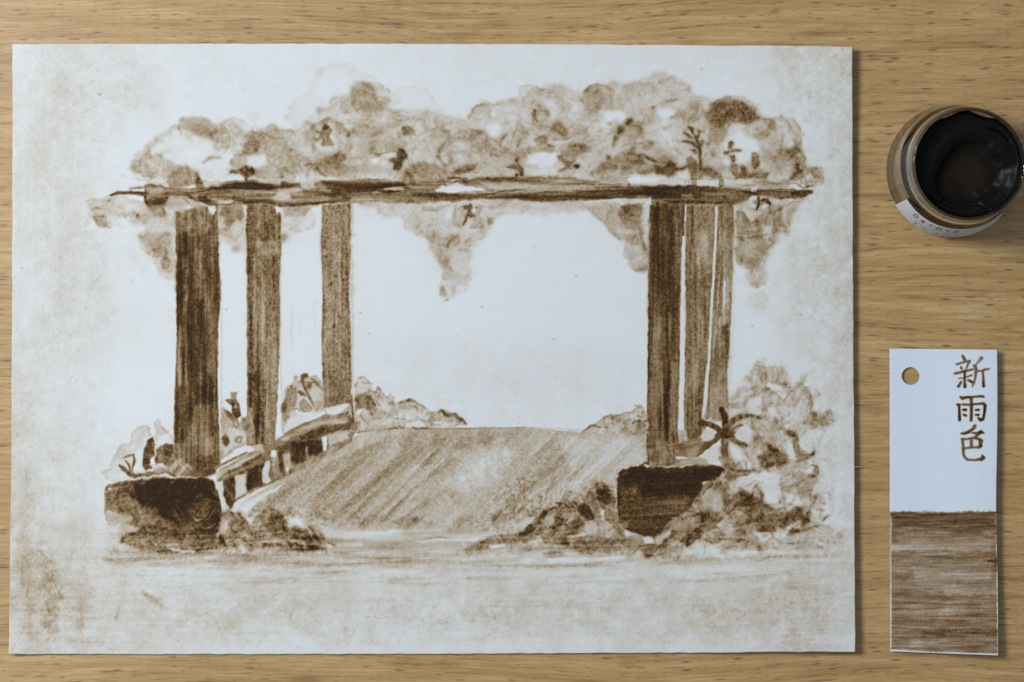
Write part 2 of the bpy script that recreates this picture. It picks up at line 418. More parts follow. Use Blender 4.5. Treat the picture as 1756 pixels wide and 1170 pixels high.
    S([(338, 226), (352, 230), (366, 240), (371, 252), (373, 256)], [8, 12, 12, 7, 2], .36, 3, 3, ta=.5)
    S([(306, 216), (311, 232)], [3, 1.5], .42, 1.4, 1)
    P([(224, 284), (246, 268), (276, 264), (282, 272), (300, 282), (318, 284), (332, 300), (322, 314), (290, 312), (262, 304), (240, 300), (228, 294)], .24, soft=2.2, rim=.09, ta=.5, grain=.2, warp=3)
    P([(230, 296), (260, 303), (290, 304), (330, 318), (280, 316), (240, 306)], .05, soft=3, warp=3, ta=.5)
    for x, y in [(239, 282), (252, 284), (272, 283), (260, 298), (300, 306), (309, 308)]: B(x, y, 3, 2, .42, soft=1.6)
    S([(232, 286), (244, 280), (258, 286), (270, 292)], [4, 6, 6, 3], .3, 2.5, 3)
    S([(278, 262), (298, 258)], [3, 1], .26, 1.5, 2)
    S([(350, 278), (360, 272), (378, 270)], [5, 6, 3], .33, 1.8, 1.5)
    P([(286, 312), (296, 300), (312, 298), (334, 300), (336, 316), (310, 322), (290, 322)], .27, soft=1.8, rim=.07)
    S([(338, 297), (341, 308), (344, 320)], [5, 9, 11], .6, 1.6, 1.5)
    P([(376, 216), (392, 206), (404, 210), (414, 222), (428, 226), (424, 256), (404, 264), (386, 256), (378, 240)], .15, soft=2.5, rim=.06, ta=.6, grain=.3, warp=3)
    P([(342, 300), (396, 296), (420, 304), (420, 310), (346, 310)], .02, soft=1.3, warp=1)
    P([(394, 276), (402, 268), (420, 264), (424, 282), (400, 288)], .25, soft=1.6, rim=.06)
    # stain in front of the second column
    P([(414, 260), (424, 240), (434, 230), (448, 226), (470, 232), (488, 240), (500, 256), (520, 262), (516, 290), (500, 300), (470, 296), (452, 286), (440, 264), (424, 268)], .27, soft=3.5, warp=3, warp2=2, ta=.5, grain=.2)
    P([(414, 262), (420, 246), (432, 232), (448, 228), (456, 236), (444, 248), (442, 260), (424, 266)], .42, soft=3, warp=2.5, ta=.6, grain=.3)
    P([(424, 268), (452, 266), (458, 282), (436, 286), (424, 280)], .05, soft=2)
    P([(434, 290), (466, 284), (486, 300), (474, 314), (440, 306)], .24, soft=3)
    S([(460, 276), (474, 286), (484, 304), (480, 310)], [4, 6, 6, 3], .38, 2.5, 2)
    # the dark flower left of the second column
    P([(386, 296), (398, 290), (406, 292), (414, 288), (419, 280), (425, 284), (432, 286), (438, 296), (432, 302), (424, 305), (420, 312), (414, 304), (400, 303), (388, 304)], .66, soft=1.5, warp=1.8, ta=.35, tex='mott')
    S([(421, 302), (423, 316)], [5, 8], .7, 1.3, .8)
    # ---- faint spots above
    P([(424, 194), (448, 192), (446, 202), (438, 210), (426, 204)], .08, soft=2.5); B(491, 200, 4, 4, .13, soft=2)
    P([(455, 222), (462, 212), (472, 214), (478, 226), (470, 234), (460, 232)], .24, soft=2, rim=.05)
    # ---- olive bump in the middle
    P([(600, 152), (612, 142), (624, 140), (638, 146), (644, 156), (650, 172), (668, 186), (672, 200), (688, 196), (700, 206), (676, 222), (640, 216), (612, 192), (602, 176)], .26, soft=3, warp=3.5, warp2=2, rim=.04, ta=.4, grain=.2)
    P([(566, 170), (574, 166), (598, 164), (602, 184), (580, 190), (566, 180)], .17, soft=3)
    P([(530, 200), (550, 190), (580, 188), (610, 200), (620, 220), (590, 216), (560, 206), (530, 216)], .12, soft=4, warp=3)
    P([(672, 192), (682, 190), (690, 204), (686, 212), (674, 204)], .32, soft=2)
    P([(622, 204), (640, 196), (664, 204), (668, 222), (640, 240), (610, 232)], .18, soft=4, ta=.8, grain=.3, warp=3)
    # framed leaf cluster
    P([(524, 222), (540, 212), (556, 208), (574, 208), (590, 214), (598, 226), (604, 240), (600, 262), (586, 270), (540, 258), (526, 246)], .17, soft=2.5, rim=.08, ta=.5)
    P([(540, 238), (544, 226), (552, 214), (566, 210), (572, 220), (574, 234), (582, 252), (580, 262), (560, 264), (538, 252)], .05, soft=1.6, warp=1.5)
    P([(552, 226), (556, 214), (566, 218), (570, 226), (564, 232), (566, 238), (573, 248), (570, 250), (553, 250), (554, 240), (548, 234)], .38, soft=1.3, rim=.1, warp=1)
    P([(552, 222), (557, 213), (564, 217), (569, 224), (562, 224)], .68, soft=1.2, warp=.8)
    S([(543, 226), (549, 228)], [4, 4], .6, 1, .6); S([(538, 238), (543, 240), (549, 238)], [5, 7, 4], .48, 1.2, .8)
    S([(572, 214), (580, 222), (582, 232)], [4, 10, 4], .3, 3, 2)
    B(597, 231, 4.5, 4, .5, soft=1.5); S([(600, 228), (606, 226)], [3, 3], .35, 1.5)
    B(599, 206, 3, 4, .28, soft=1.8); B(621, 208, 3, 3, .26, soft=1.8)
    P([(688, 224), (692, 216), (700, 216), (708, 222), (716, 232), (706, 232), (692, 232)], .6, soft=2.2, warp=1.5); S([(702, 226), (712, 232)], [4, 1], .4, 1.5)
    P([(680, 228), (692, 222), (690, 236), (680, 238)], .28, soft=2)
    # band of washes under it
    P([(524, 300), (528, 290), (540, 280), (560, 268), (586, 268), (592, 250), (604, 244), (606, 256), (596, 272), (588, 280), (560, 286), (540, 296)], .38, soft=3, warp=3, ta=.5, grain=.15)
    P([(572, 268), (584, 262), (592, 266), (590, 276), (576, 276)], .58, soft=3, warp=2)
    P([(588, 282), (600, 268), (640, 262), (680, 268), (676, 278), (640, 286), (600, 288)], .14, soft=2, ta=.4)
    P([(630, 244), (650, 240), (680, 248), (690, 256), (660, 264), (634, 262)], .27, soft=2.5, warp=2); S([(634, 262), (650, 265), (662, 262)], [2, 3, 1], .45, 1.2)
    P([(634, 272), (650, 274), (648, 280), (636, 280)], .0, soft=1.2)
    P([(544, 288), (570, 286), (600, 284), (624, 288), (618, 300), (590, 308), (562, 302)], .3, soft=2, ta=.4, tex='h')
    P([(600, 290), (640, 286), (676, 290), (690, 296), (680, 308), (600, 308), (580, 306)], .2, soft=2, tex='h')
    S([(524, 284), (540, 282), (548, 294), (556, 300), (562, 303)], [3, 9, 5, 4, 2], .52, 1.5, 1.2)
    S([(585, 281), (594, 285)], [2, 1.5], .55, 1)
    P([(512, 300), (516, 322), (532, 326), (540, 300), (534, 290), (528, 310), (522, 312)], .16, soft=1.5)
    P([(484, 298), (500, 296), (508, 300), (504, 312), (488, 310)], .18, soft=2, rim=.08); S([(480, 300), (484, 312)], [3, 2], .45, 1.5)
    P([(586, 306), (620, 300), (676, 300), (676, 306), (620, 306)], .08, soft=1.5)
    # dark sprig at 685,275
    P([(680, 262), (684, 254), (692, 256), (697, 264), (700, 272), (692, 274), (690, 278), (688, 290), (682, 292), (675, 290), (676, 280), (668, 278), (666, 274), (672, 271), (680, 272)], .66, soft=1.4, warp=1.2, ta=.35)
    P([(690, 294), (700, 290), (708, 282), (724, 280), (750, 284), (770, 298), (776, 308), (750, 322), (710, 322), (694, 310)], .33, soft=2.5, rim=.07, ta=.4)
    S([(700, 298), (706, 302), (707, 314)], [8, 9, 12], .6, 1.8, 1.5); S([(696, 297), (712, 297)], [4, 4], .58, 1.2)
    # ---- second clump: scalloped leaves
    P([(700, 204), (740, 210), (752, 226), (760, 240), (748, 262), (742, 278), (720, 270), (700, 250), (690, 232)], .14, soft=3, warp=3, ta=.5)
    P([(742, 206), (756, 208), (766, 220), (772, 232), (764, 244), (752, 226)], .24, soft=3)
    S([(772, 226), (764, 244), (754, 256), (752, 268), (757, 278), (762, 284)], [5, 4, 6, 6, 6, 8], .42, 2, 1.5)
    P([(768, 240), (780, 236), (806, 232), (816, 224), (830, 221), (838, 232), (836, 248), (820, 262), (790, 262), (772, 262)], .2, soft=2.2, rim=.12, rimw=3, ta=.4, grain=.15)
    S([(806, 228), (816, 222), (828, 224), (836, 234), (838, 244)], [2, 3, 3, 4, 3], .4, 1.6, 1)
    P([(766, 268), (784, 258), (804, 262), (816, 276), (800, 286), (774, 290)], .17, soft=2, rim=.1)
    P([(770, 296), (778, 292), (804, 282), (820, 280), (812, 290), (796, 298), (776, 302)], .48, soft=1.6, ta=.3, tex='h')
    P([(820, 262), (836, 250), (860, 252), (880, 260), (900, 254), (904, 272), (880, 286), (850, 288), (826, 280)], .22, soft=3, warp=2.5, ta=.4)
    S([(842, 236), (852, 244), (862, 254)], [4, 6, 4], .42, 2, 1.5); S([(858, 244), (864, 236), (868, 231)], [7, 6, 5], .4, 1.8, 1)
    P([(832, 218), (852, 212), (860, 222), (856, 234), (842, 234), (836, 226)], .03, soft=2.5, warp=2)
    S([(820, 282), (848, 282), (856, 296), (860, 304)], [1.5, 2, 3, 3], .32, 1.4)
    P([(824, 286), (846, 284), (856, 300), (820, 302), (796, 300)], .17, soft=1.6)
    S([(892, 210), (896, 226), (892, 246)], [6, 8, 7], .26, 3, 2); S([(894, 232), (888, 250)], [4, 6], .42, 2.4, 1.5)
    S([(892, 194), (900, 190), (906, 196), (906, 214)], [1.5, 2, 2, 1.2], .26, 1.3)
    # ring leaf
    P([(918, 194), (926, 188), (940, 190), (942, 200), (934, 210), (922, 210)], .22, soft=1.8, rim=.12, rimw=2)
    S([(917, 190), (917, 200), (921, 210)], [5, 4, 2], .6, 1.3, .8); B(913, 176, 4, 3, .34, soft=1.6)
    S([(920, 210), (930, 216), (950, 218), (968, 224)], [4, 7, 8, 4], .33, 3, 2)
    P([(948, 212), (962, 212), (976, 226), (970, 232), (956, 230)], .42, soft=2.2, warp=1.6)
    P([(918, 238), (930, 232), (940, 236), (938, 246), (922, 252)], .5, soft=2.5, warp=2); S([(926, 236), (934, 234)], [5, 4], .66, 1.5)
    P([(890, 256), (916, 252), (924, 244), (930, 260), (900, 264)], .34, soft=2.5)
    P([(924, 252), (940, 250), (950, 252), (956, 262), (940, 264), (928, 260)], .4, soft=2); S([(940, 249), (950, 252)], [3, 5], .58, 1.4)
    P([(950, 250), (976, 248), (1000, 252), (1016, 254), (1014, 262), (984, 262), (960, 262)], .3, soft=2.2, ta=.5)
    P([(906, 262), (930, 258), (952, 262), (960, 276), (930, 290), (904, 288)], .03, soft=2)
    # upper pale leaves 800-1010
    P([(804, 200), (812, 184), (826, 178), (840, 184), (836, 200), (818, 208)], .16, soft=2.2, rim=.05)
    S([(846, 182), (856, 174), (876, 170), (894, 166), (912, 156)], [5, 6, 3, 2, 1], .2, 2, 2)
    S([(916, 176), (940, 174), (952, 172)], [3, 4, 2], .2, 2, 2)
    P([(930, 172), (950, 174), (960, 186), (952, 204), (930, 208), (944, 196)], .06, soft=4)
    B(972, 190, 8, 6, .2, soft=3, ta=.8); B(985, 193, 2.5, 2, .35, soft=1.5)
    # arch leaf at 1000-1080
    S([(994, 175), (1006, 166), (1024, 160), (1032, 150), (1050, 142), (1062, 141)], [1.5, 3, 6, 4, 4, 1], .33, 1.6, 1.5)
    B(1023, 160, 3.5, 3.5, .52, soft=1.6)
    P([(1002, 172), (1028, 160), (1050, 154), (1068, 172), (1076, 196), (1066, 204), (1040, 188), (1012, 192), (1004, 210), (1000, 190)], .22, soft=3, warp=2.5, ta=.5, grain=.25)
    P([(1032, 196), (1044, 188), (1064, 190), (1074, 202), (1066, 210), (1040, 210)], .02, soft=2.4, warp=2)
    P([(1074, 156), (1090, 148), (1110, 144), (1128, 150), (1120, 172), (1094, 176), (1078, 170)], .17, soft=3, ta=.6, grain=.3)
    S([(1072, 146), (1092, 138)], [3, 2], .22, 1.5)
    S([(1118, 185), (1128, 180), (1142, 176), (1156, 172), (1164, 170)], [2, 3, 3, 5, 3], .38, 1.5, 1); B(1121, 185, 3, 1.8, .5, soft=1)
    P([(1122, 190), (1140, 186), (1158, 190), (1160, 198), (1150, 204), (1136, 204)], .01, soft=1.8, warp=1.5)
    S([(1150, 203), (1158, 199), (1166, 188)], [3, 3, 1.5], .45, 1.3)
    P([(1160, 196), (1176, 184), (1190, 176), (1206, 174), (1214, 190), (1204, 204), (1180, 210), (1160, 208)], .17, soft=3, ta=.6, grain=.3)
    B(1192, 182, 8, 8, .28, soft=3, ta=.8, grain=.3)
    P([(1138, 204), (1156, 206), (1150, 226), (1160, 250), (1140, 250), (1126, 240)], .08, soft=3)
    # the dark bush top
    P([(1206, 196), (1214, 186), (1226, 176), (1244, 170), (1266, 172), (1284, 180), (1298, 190), (1304, 202), (1296, 212), (1268, 218), (1252, 226), (1226, 222), (1212, 210)], .47, soft=5, warp=3.5, warp2=3, ta=.35, tex='mott', grain=.15)
    P([(1220, 200), (1232, 186), (1254, 174), (1276, 178), (1290, 186), (1272, 196), (1250, 204), (1234, 206)], .62, soft=7, warp=4, ta=.35, tex='brush', grain=.2)
    S([(1226, 204), (1240, 198)], [7, 9], .72, 4, 3); S([(1258, 176), (1270, 176)], [5, 5], .7, 3, 2)
    P([(1220, 220), (1250, 222), (1246, 240), (1230, 250), (1216, 240)], .28, soft=4, ta=.5)
    P([(1200, 168), (1216, 170), (1212, 190), (1202, 186)], .18, soft=3)
    # right end of the roof foliage
    P([(1250, 216), (1264, 212), (1280, 222), (1296, 232), (1300, 262), (1280, 280), (1244, 284), (1236, 266), (1240, 240)], .03, soft=2.5, warp=2)
    P([(1270, 222), (1290, 216), (1310, 214), (1330, 222), (1320, 236), (1300, 240), (1280, 236)], .25, soft=3, ta=.5, grain=.3)
    P([(1306, 204), (1320, 202), (1332, 212), (1330, 226), (1314, 216)], .33, soft=2.2, rim=.05)
    S([(1320, 203), (1344, 200), (1358, 210)], [1.5, 2.5, 1], .24, 1.4)
    P([(1330, 210), (1350, 206), (1362, 222), (1344, 232), (1332, 224)], .07, soft=2.5)
    P([(1300, 234), (1330, 240), (1350, 250), (1356, 276), (1330, 286), (1304, 280)], .22, soft=3.5, warp=3, ta=.5, grain=.3)
    P([(1344, 236), (1356, 230), (1366, 240), (1360, 254), (1350, 250)], .05, soft=2)
    P([(1358, 254), (1364, 240), (1374, 252), (1376, 272), (1380, 284), (1372, 300), (1360, 312), (1350, 310), (1360, 296), (1366, 280), (1350, 262)], .42, soft=2.5, warp=2.5, ta=.5, tex='brush', grain=.2)
    S([(1342, 270), (1350, 264), (1362, 270), (1372, 282)], [4, 8, 6, 4], .34, 3, 2)
    P([(1338, 292), (1356, 286), (1362, 294), (1350, 308), (1330, 308)], .05, soft=2)
    P([(1380, 286), (1396, 286), (1408, 296), (1410, 308), (1396, 314), (1380, 322), (1372, 312)], .27, soft=3, warp=3, ta=.5, grain=.3)
    # palm sprig
    S([(1184, 219), (1190, 230), (1196, 242), (1200, 256), (1201, 290)], [4, 3, 4, 6, 4.5], .7, 1, .5)
    S([(1180, 217), (1186, 221), (1188, 226)], [3, 7, 4], .78, 1, .4)
    S([(1172, 228), (1180, 232), (1187, 238)], [3, 6, 3], .62, 1, .5); S([(1170, 242), (1184, 244), (1196, 252)], [3, 6, 4], .62, 1, .5)
    S([(1181, 257), (1190, 258), (1194, 263)], [2, 5, 4], .58, 1.1, .5); S([(1196, 238), (1199, 226)], [3, 6], .66, 1, .5); S([(1199, 226), (1209, 226)], [3, 2], .42, 1.2)
    S([(1201, 252), (1205, 242)], [3, 6], .55, 1.1, .5); B(1214, 246, 4, 2.6, .42, soft=1.2); S([(1211, 262), (1208, 270)], [3, 1], .42, 1); B(1222, 265, 4, 3, .35, soft=1.5)
    # looping stems beneath it
    P([(1178, 272), (1184, 268), (1194, 276), (1198, 288), (1190, 300), (1180, 294)], .52, soft=1.5, rim=.08, warp=1.2)
    S([(1156, 290), (1166, 291), (1180, 284)], [6, 4, 6], .5, 1.3, .8)
    S([(1190, 292), (1190, 320)], [12, 10], .5, 1.3, .8, ta=.3); S([(1203, 292), (1214, 290), (1226, 296), (1236, 306), (1237, 318)], [7, 6, 6, 7, 9], .5, 1.3, .8)
    P([(1200, 296), (1216, 294), (1230, 306), (1218, 311), (1200, 306)], .33, soft=1.3, rim=.08)
    P([(1156, 296), (1180, 294), (1184, 306), (1162, 306)], .03, soft=1.3); P([(1205, 300), (1224, 308), (1206, 310)], .14, soft=1.3)
    # wave shaped clump 1015-1160
    P([(1016, 296), (1024, 286), (1040, 276), (1060, 266), (1080, 254), (1096, 262), (1106, 264), (1120, 272), (1150, 278), (1158, 290), (1148, 300), (1120, 298), (1090, 300), (1060, 302), (1030, 312), (1018, 306)], .4, soft=2.4, warp=2.5, ta=.45, tex='brush')
    P([(1020, 300), (1040, 292), (1070, 292), (1090, 300), (1110, 304), (1080, 312), (1026, 316)], .24, soft=2.2, ta=.4)
    S([(1048, 260), (1054, 240), (1062, 228), (1070, 218), (1084, 206)], [4, 7, 9, 9, 7], .36, 2.5, 2, ta=.5)
    B(1064, 222, 6, 6, .55, soft=3, warp=2); B(1081, 208, 5, 8, .66, soft=3, warp=2); B(1094, 214, 12, 7, .26, soft=4, ta=.7)
    S([(1040, 232), (1056, 224), (1064, 221)], [3, 5, 4], .36, 2.5); S([(1040, 222), (1060, 219)], [2, 3], .3, 2)
    S([(1100, 262), (1106, 252), (1114, 246)], [5, 4, 9], .4, 2, 1); B(1117, 245, 5, 4, .44, soft=1.8)
    S([(1026, 292), (1040, 286), (1062, 280)], [3, 2.5, 2], .42, 1.6); B(1044, 271, 4, 4, .6, soft=2); S([(1076, 264), (1086, 264), (1096, 268)], [3, 5, 3], .66, 1.5, 1)
    B(1086, 258, 7, 6, .5, soft=3, ta=.5); B(1088, 278, 9, 6, .52, soft=3, ta=.5)
    S([(1104, 264), (1112, 272), (1122, 276), (1130, 278)], [2, 5, 5, 3], .7, 1.2, 1); P([(1104, 272), (1114, 276), (1132, 284), (1120, 284), (1106, 278)], .08, soft=1.3)
    P([(1120, 284), (1140, 286), (1146, 280), (1152, 276), (1158, 284), (1156, 296), (1146, 300), (1130, 296)], .6, soft=2, warp=1.5, ta=.4)
    B(1150, 284, 6, 6, .72, soft=2.5); B(1140, 270, 8, 8, .28, soft=4, ta=.6); P([(1090, 254), (1110, 256), (1126, 266), (1110, 266), (1096, 262)], .2, soft=2.5)
    P([(1080, 300), (1110, 298), (1140, 300), (1160, 308), (1100, 312), (1078, 309)], .06, soft=1.5, warp=1.2)
    B(1145, 247, 5, 3, .25, soft=2)
    # bird and blossom shapes
    P([(954, 268), (962, 266), (972, 276), (982, 280), (978, 284), (966, 280), (958, 274)], .52, soft=1.6, warp=1.2); B(976, 282, 6, 5, .78, soft=1.8)
    P([(964, 264), (976, 250), (986, 250), (990, 264), (980, 276), (970, 276)], .3, soft=1.8, rim=.09); S([(978, 252), (982, 258), (988, 248)], [6, 7, 5], .5, 1.6, 1)
    S([(961, 293), (968, 290), (978, 286)], [6, 5, 3], .52, 1.3, .8); B(989, 286, 5.2, 3.8, .82, soft=1.4); S([(976, 288), (980, 291)], [3, 2], .5, 1); S([(980, 282), (986, 274)], [4, 3], .5, 1.4)
    B(887, 276, 4, 5, .72, soft=1.3); S([(869, 288), (880, 286), (886, 287)], [3, 6, 7], .58, 1.3, .8); S([(889, 282), (893, 292), (895, 300)], [4, 9, 7], .64, 1.4, 1)
    S([(886, 300), (886.5, 302)], [5, 5], .8, 1, .5); P([(881, 297), (890, 295), (892, 305), (881, 305)], .02, soft=1, mode='lift')
    S([(896, 286), (920, 286)], [5, 6], .17, 2.5)
    P([(900, 290), (950, 288), (956, 300), (900, 302)], .03, soft=2)
    # right blossoms
    S([(1254, 246), (1252, 254)], [9, 6], .5, 1.2, .7, rim=.06); S([(1243, 263), (1252, 260), (1260, 258), (1270, 258)], [7, 5, 5, 5], .52, 1.2, .7)
    P([(1251, 266), (1260, 266), (1261, 276), (1258, 280), (1253, 274)], .55, soft=1.2, rim=.08, warp=.8)
    P([(1288, 264), (1294, 262), (1302, 268), (1302, 284), (1296, 292), (1290, 284), (1288, 276)], .56, soft=1.8, warp=1.5); S([(1294.5, 277), (1295, 278)], 2, .0, .8, mode='set')
    P([(1252, 290), (1256, 282), (1264, 282), (1266, 292), (1258, 302)], .4, soft=1.4, rim=.08); P([(1270, 284), (1276, 284), (1280, 296), (1272, 298)], .55, soft=1.4)
    P([(1256, 296), (1276, 298), (1300, 297), (1316, 296), (1320, 300), (1314, 306), (1290, 306), (1262, 306)], .46, soft=1.4, rim=.06, warp=1)
    P([(1244, 290), (1250, 286), (1256, 302), (1240, 304)], .12, soft=2)
    S([(1240, 302), (1250, 292)], [1.5, 1.5], .3, 1.2)

    # ================================================================= random small leaves woven through the foliage
    def scatter(reg, n, dlo, dhi, r=(3, 9), tex='mott'):
        x0, y0, x1, y1 = reg
        for _ in range(n):
            x, y = rng.uniform(x0, x1), rng.uniform(y0, y1)
            if p.D[int(y - p.y0), int(x - p.x0)] < .07: continue
            a = rng.uniform(0, 180); q = rng.uniform(*r)
            if rng.random() < .5:
                B(x, y, q, q * .45, rng.uniform(dlo, dhi), rot=a, soft=2, warp=2.5, mode='add', tex=tex, ta=.8, rim=.05)
            elif rng.random() < .5:
                c, s_ = math.cos(math.radians(a)), math.sin(math.radians(a))
                S([(x - q * c, y - q * s_), (x + rng.uniform(-3, 3), y + rng.uniform(-3, 3)), (x + q * c, y + q * s_)], [.8, rng.uniform(1.5, 3), .8], rng.uniform(dlo, dhi) * 1.3, 1.3, 1.5, mode='add')
            else:
                B(x, y, q * .8, q * .5, -rng.uniform(.03, .10), rot=a, soft=2, warp=2.5, mode='add', tex=tex, ta=.5)
    scatter((230, 205, 560, 316), 90, .04, .13); scatter((520, 160, 860, 310), 120, .04, .12); scatter((800, 150, 1110, 300), 120, .04, .14); scatter((1100, 140, 1390, 305), 100, .04, .14)

    # ================================================================= foliage hanging under the roof
    P([(148, 344), (170, 340), (200, 334), (250, 342), (272, 360), (300, 366), (302, 440), (298, 478), (286, 482), (270, 470), (262, 442), (246, 420), (234, 406), (240, 400), (252, 398), (248, 386), (222, 390), (200, 394), (176, 390), (160, 378), (164, 366), (150, 352)],
      .16, soft=1.8, warp=2.2, rim=.05, ta=.4, grain=.15)
    P([(160, 378), (162, 370), (176, 368), (182, 374), (182, 388), (170, 388)], .33, soft=2, rim=.06, ta=.4)
    P([(190, 378), (210, 374), (232, 384), (246, 398), (232, 404), (206, 402), (190, 392)], .035, soft=4, warp=3)
    S([(204, 362), (212, 370), (232, 372), (250, 382)], [3, 6, 7, 4], .25, 3, 3)
    for x, y, d_ in [(236, 371, .6), (230, 364, .42), (204, 356, .4), (186, 346, .4), (205, 369, .4), (214, 372, .36), (194, 350, .3), (248, 380, .34), (190, 360, .3)]: B(x, y, 2.4, 3, d_, soft=1.4)
    P([(235, 404), (246, 400), (262, 402), (290, 400), (298, 410), (296, 432), (288, 438), (272, 434), (258, 424), (244, 414)], .25, soft=2, rim=.06, ta=.5, grain=.2)
    B(287, 403, 4, 3.5, .42, soft=2); P([(262, 428), (272, 424), (284, 426), (290, 436), (284, 440), (268, 434)], .38, soft=1.6, rim=.05)
    S([(272, 429), (276, 429)], 2, .1, 1, mode='set'); P([(276, 448), (282, 440), (291, 444), (291, 458), (284, 464), (277, 458)], .32, soft=1.4, rim=.1)
    P([(262, 440), (276, 446), (276, 462), (290, 466), (300, 440), (302, 476), (288, 482), (272, 474)], .12, soft=2, rim=.03)
    P([(296, 406), (303, 408), (303, 432), (297, 434)], .02, soft=1.3)
    P([(240, 400), (250, 392), (252, 398), (242, 404)], .14)
    # between first and second column
    P([(372, 352), (400, 350), (424, 352), (424, 400), (420, 432), (408, 436), (398, 426), (388, 416), (376, 412)], .12, soft=3, warp=3, ta=.5)
    P([(376, 352), (420, 352), (422, 372), (414, 384), (402, 370), (398, 386), (388, 388), (384, 372), (376, 368)], .38, soft=3, warp=3, ta=.5, tex='brush', grain=.2)
    B(391, 386, 5, 6, .42, soft=2.5); B(404, 428, 8, 5, .26, soft=4); S([(375, 404), (377, 392)], [4, 4], .35, 2); B(388, 395, 5, 4, .3, soft=3)
    P([(416, 348), (424, 348), (424, 366), (420, 376)], .02, soft=1.2, warp=.8)
    # between second and third
    P([(482, 354), (500, 352), (530, 352), (540, 358), (524, 374), (514, 392), (500, 410), (486, 420), (482, 400)], .1, soft=3, warp=3, ta=.5)
    P([(486, 356), (510, 356), (536, 358), (520, 368), (500, 372), (488, 370)], .32, soft=3, warp=2.5, ta=.4); B(505, 385, 8, 10, .16, soft=4); B(488, 408, 5, 6, .28, soft=2.5, ta=.8)
    # hanging vine in the centre
    P([(612, 346), (660, 344), (780, 340), (860, 342), (960, 346), (1112, 344), (1112, 356), (1010, 360), (960, 366), (930, 372), (900, 366), (860, 370), (846, 384), (840, 402), (828, 416), (812, 430), (806, 448), (808, 470), (800, 488), (780, 492), (778, 506), (770, 519), (756, 512), (754, 490), (762, 474), (756, 456), (744, 436), (732, 410), (712, 402), (694, 392), (690, 374), (660, 372), (640, 358), (614, 352)],
      .14, soft=3.2, warp=2.5, warp2=1.5, rim=.02, ta=.5, grain=.18)
    P([(735, 412), (746, 396), (760, 390), (772, 410), (768, 436), (776, 456), (780, 474), (768, 478), (758, 456), (744, 436)], .24, soft=3, warp=2.5, ta=.5)
    P([(764, 410), (776, 402), (790, 412), (784, 422), (768, 420)], .34, soft=2.5, ta=.5)
    for x, y in [(788, 412), (798, 414), (806, 422), (798, 428), (790, 430), (780, 414), (716, 391), (722, 398), (714, 402), (737, 386), (743, 376), (800, 430), (807, 420)]: B(x, y, 2.4, 1.8, .4, soft=1.2)
    P([(724, 354), (740, 356), (760, 354), (758, 360), (726, 362)], .32, soft=1.8, tex='h'); S([(760, 353), (784, 352)], [2, 2], .27, 1.4)
    P([(775, 370), (782, 356), (796, 352), (798, 376), (792, 390), (780, 384)], .24, soft=1.6, rim=.06); S([(776, 383), (786, 388), (792, 390)], [2, 4, 2], .36, 1.4)
    P([(820, 350), (828, 352), (822, 370), (832, 390), (806, 392), (812, 380)], .27, soft=1.6, rim=.05); P([(764, 362), (776, 356), (772, 372), (764, 378)], .03, soft=2)
    P([(800, 376), (812, 356), (820, 354), (808, 372), (800, 384)], .02, soft=1.2)
    S([(798, 356), (806, 356), (804, 362), (808, 370)], [7, 8, 5, 7], .58, 1.2, 1); S([(806, 350), (806, 356)], [3, 5], .58, 1); S([(804, 364), (798, 378), (794, 386)], [5, 5, 4], .55, 1.2, .8); B(816, 357, 3, 2.6, .6, soft=1.2); S([(808, 366), (812, 370)], [5, 5], .55, 1.2)
    P([(834, 376), (846, 374), (845, 384), (836, 384)], .4, soft=1.8); B(842, 355, 5, 4, .28, soft=2); S([(838, 366), (838, 376)], 2, .28, 1.2); S([(782, 408), (786, 400)], [3, 2], .34, 1.3)
    P([(826, 400), (840, 392), (836, 406), (822, 418), (812, 420)], .09, soft=3); S([(766, 446), (772, 456), (774, 466)], [3, 4, 5], .38, 1.6, 1)
    P([(754, 492), (760, 490), (766, 502), (764, 510), (756, 508)], .36, soft=1.5); S([(764, 516), (768, 514)], [2, 3], .4, 1); B(778, 492, 2.6, 2.2, .3, soft=1.2); S([(756, 484), (754, 494), (756, 502)], 1.6, .3, 1.2)
    P([(764, 478), (780, 476), (780, 500), (768, 504), (762, 490)], .12, soft=2.2)
    P([(890, 356), (960, 352), (960, 366), (892, 366)], .17, soft=2.5, tex='h', ta=.5); P([(962, 356), (1030, 352), (1060, 352), (1040, 360), (984, 362)], .22, soft=2.5, tex='h', ta=.4)
    S([(824, 343), (838, 350)], [3, 3], .25, 1.5); B(862, 352, 6, 3, .24, soft=2)
    # right inner bracket foliage
    P([(1006, 358), (1040, 350), (1112, 346), (1114, 440), (1110, 468), (1104, 470), (1090, 464), (1078, 446), (1070, 424), (1072, 416), (1056, 408), (1042, 396), (1042, 388), (1020, 372)], .22, soft=1.5, warp=1.8, rim=.05, ta=.45, grain=.2)
    P([(1062, 362), (1066, 352), (1078, 348), (1088, 352), (1102, 350), (1100, 366), (1098, 386), (1104, 400), (1090, 396), (1070, 392), (1060, 378)], .42, soft=2, warp=2, ta=.45, grain=.15)
    S([(1064, 364), (1072, 372)], [5, 4], .55, 1.5); S([(1078, 350), (1080, 368)], [4, 2], .5, 1.5); S([(1099, 352), (1098, 370)], [4, 3], .55, 1.5); S([(1066, 353), (1074, 370)], [2.5, 2.5], .5, 1.2)
    P([(1074, 402), (1092, 402), (1098, 412), (1108, 430), (1106, 434), (1096, 418), (1082, 420), (1072, 412)], .4, soft=1.8, warp=1.5, ta=.4)
    B(1104, 462, 6, 5, .42, soft=2.5); S([(1098, 402), (1108, 430)], [4, 4], .5, 1.4)
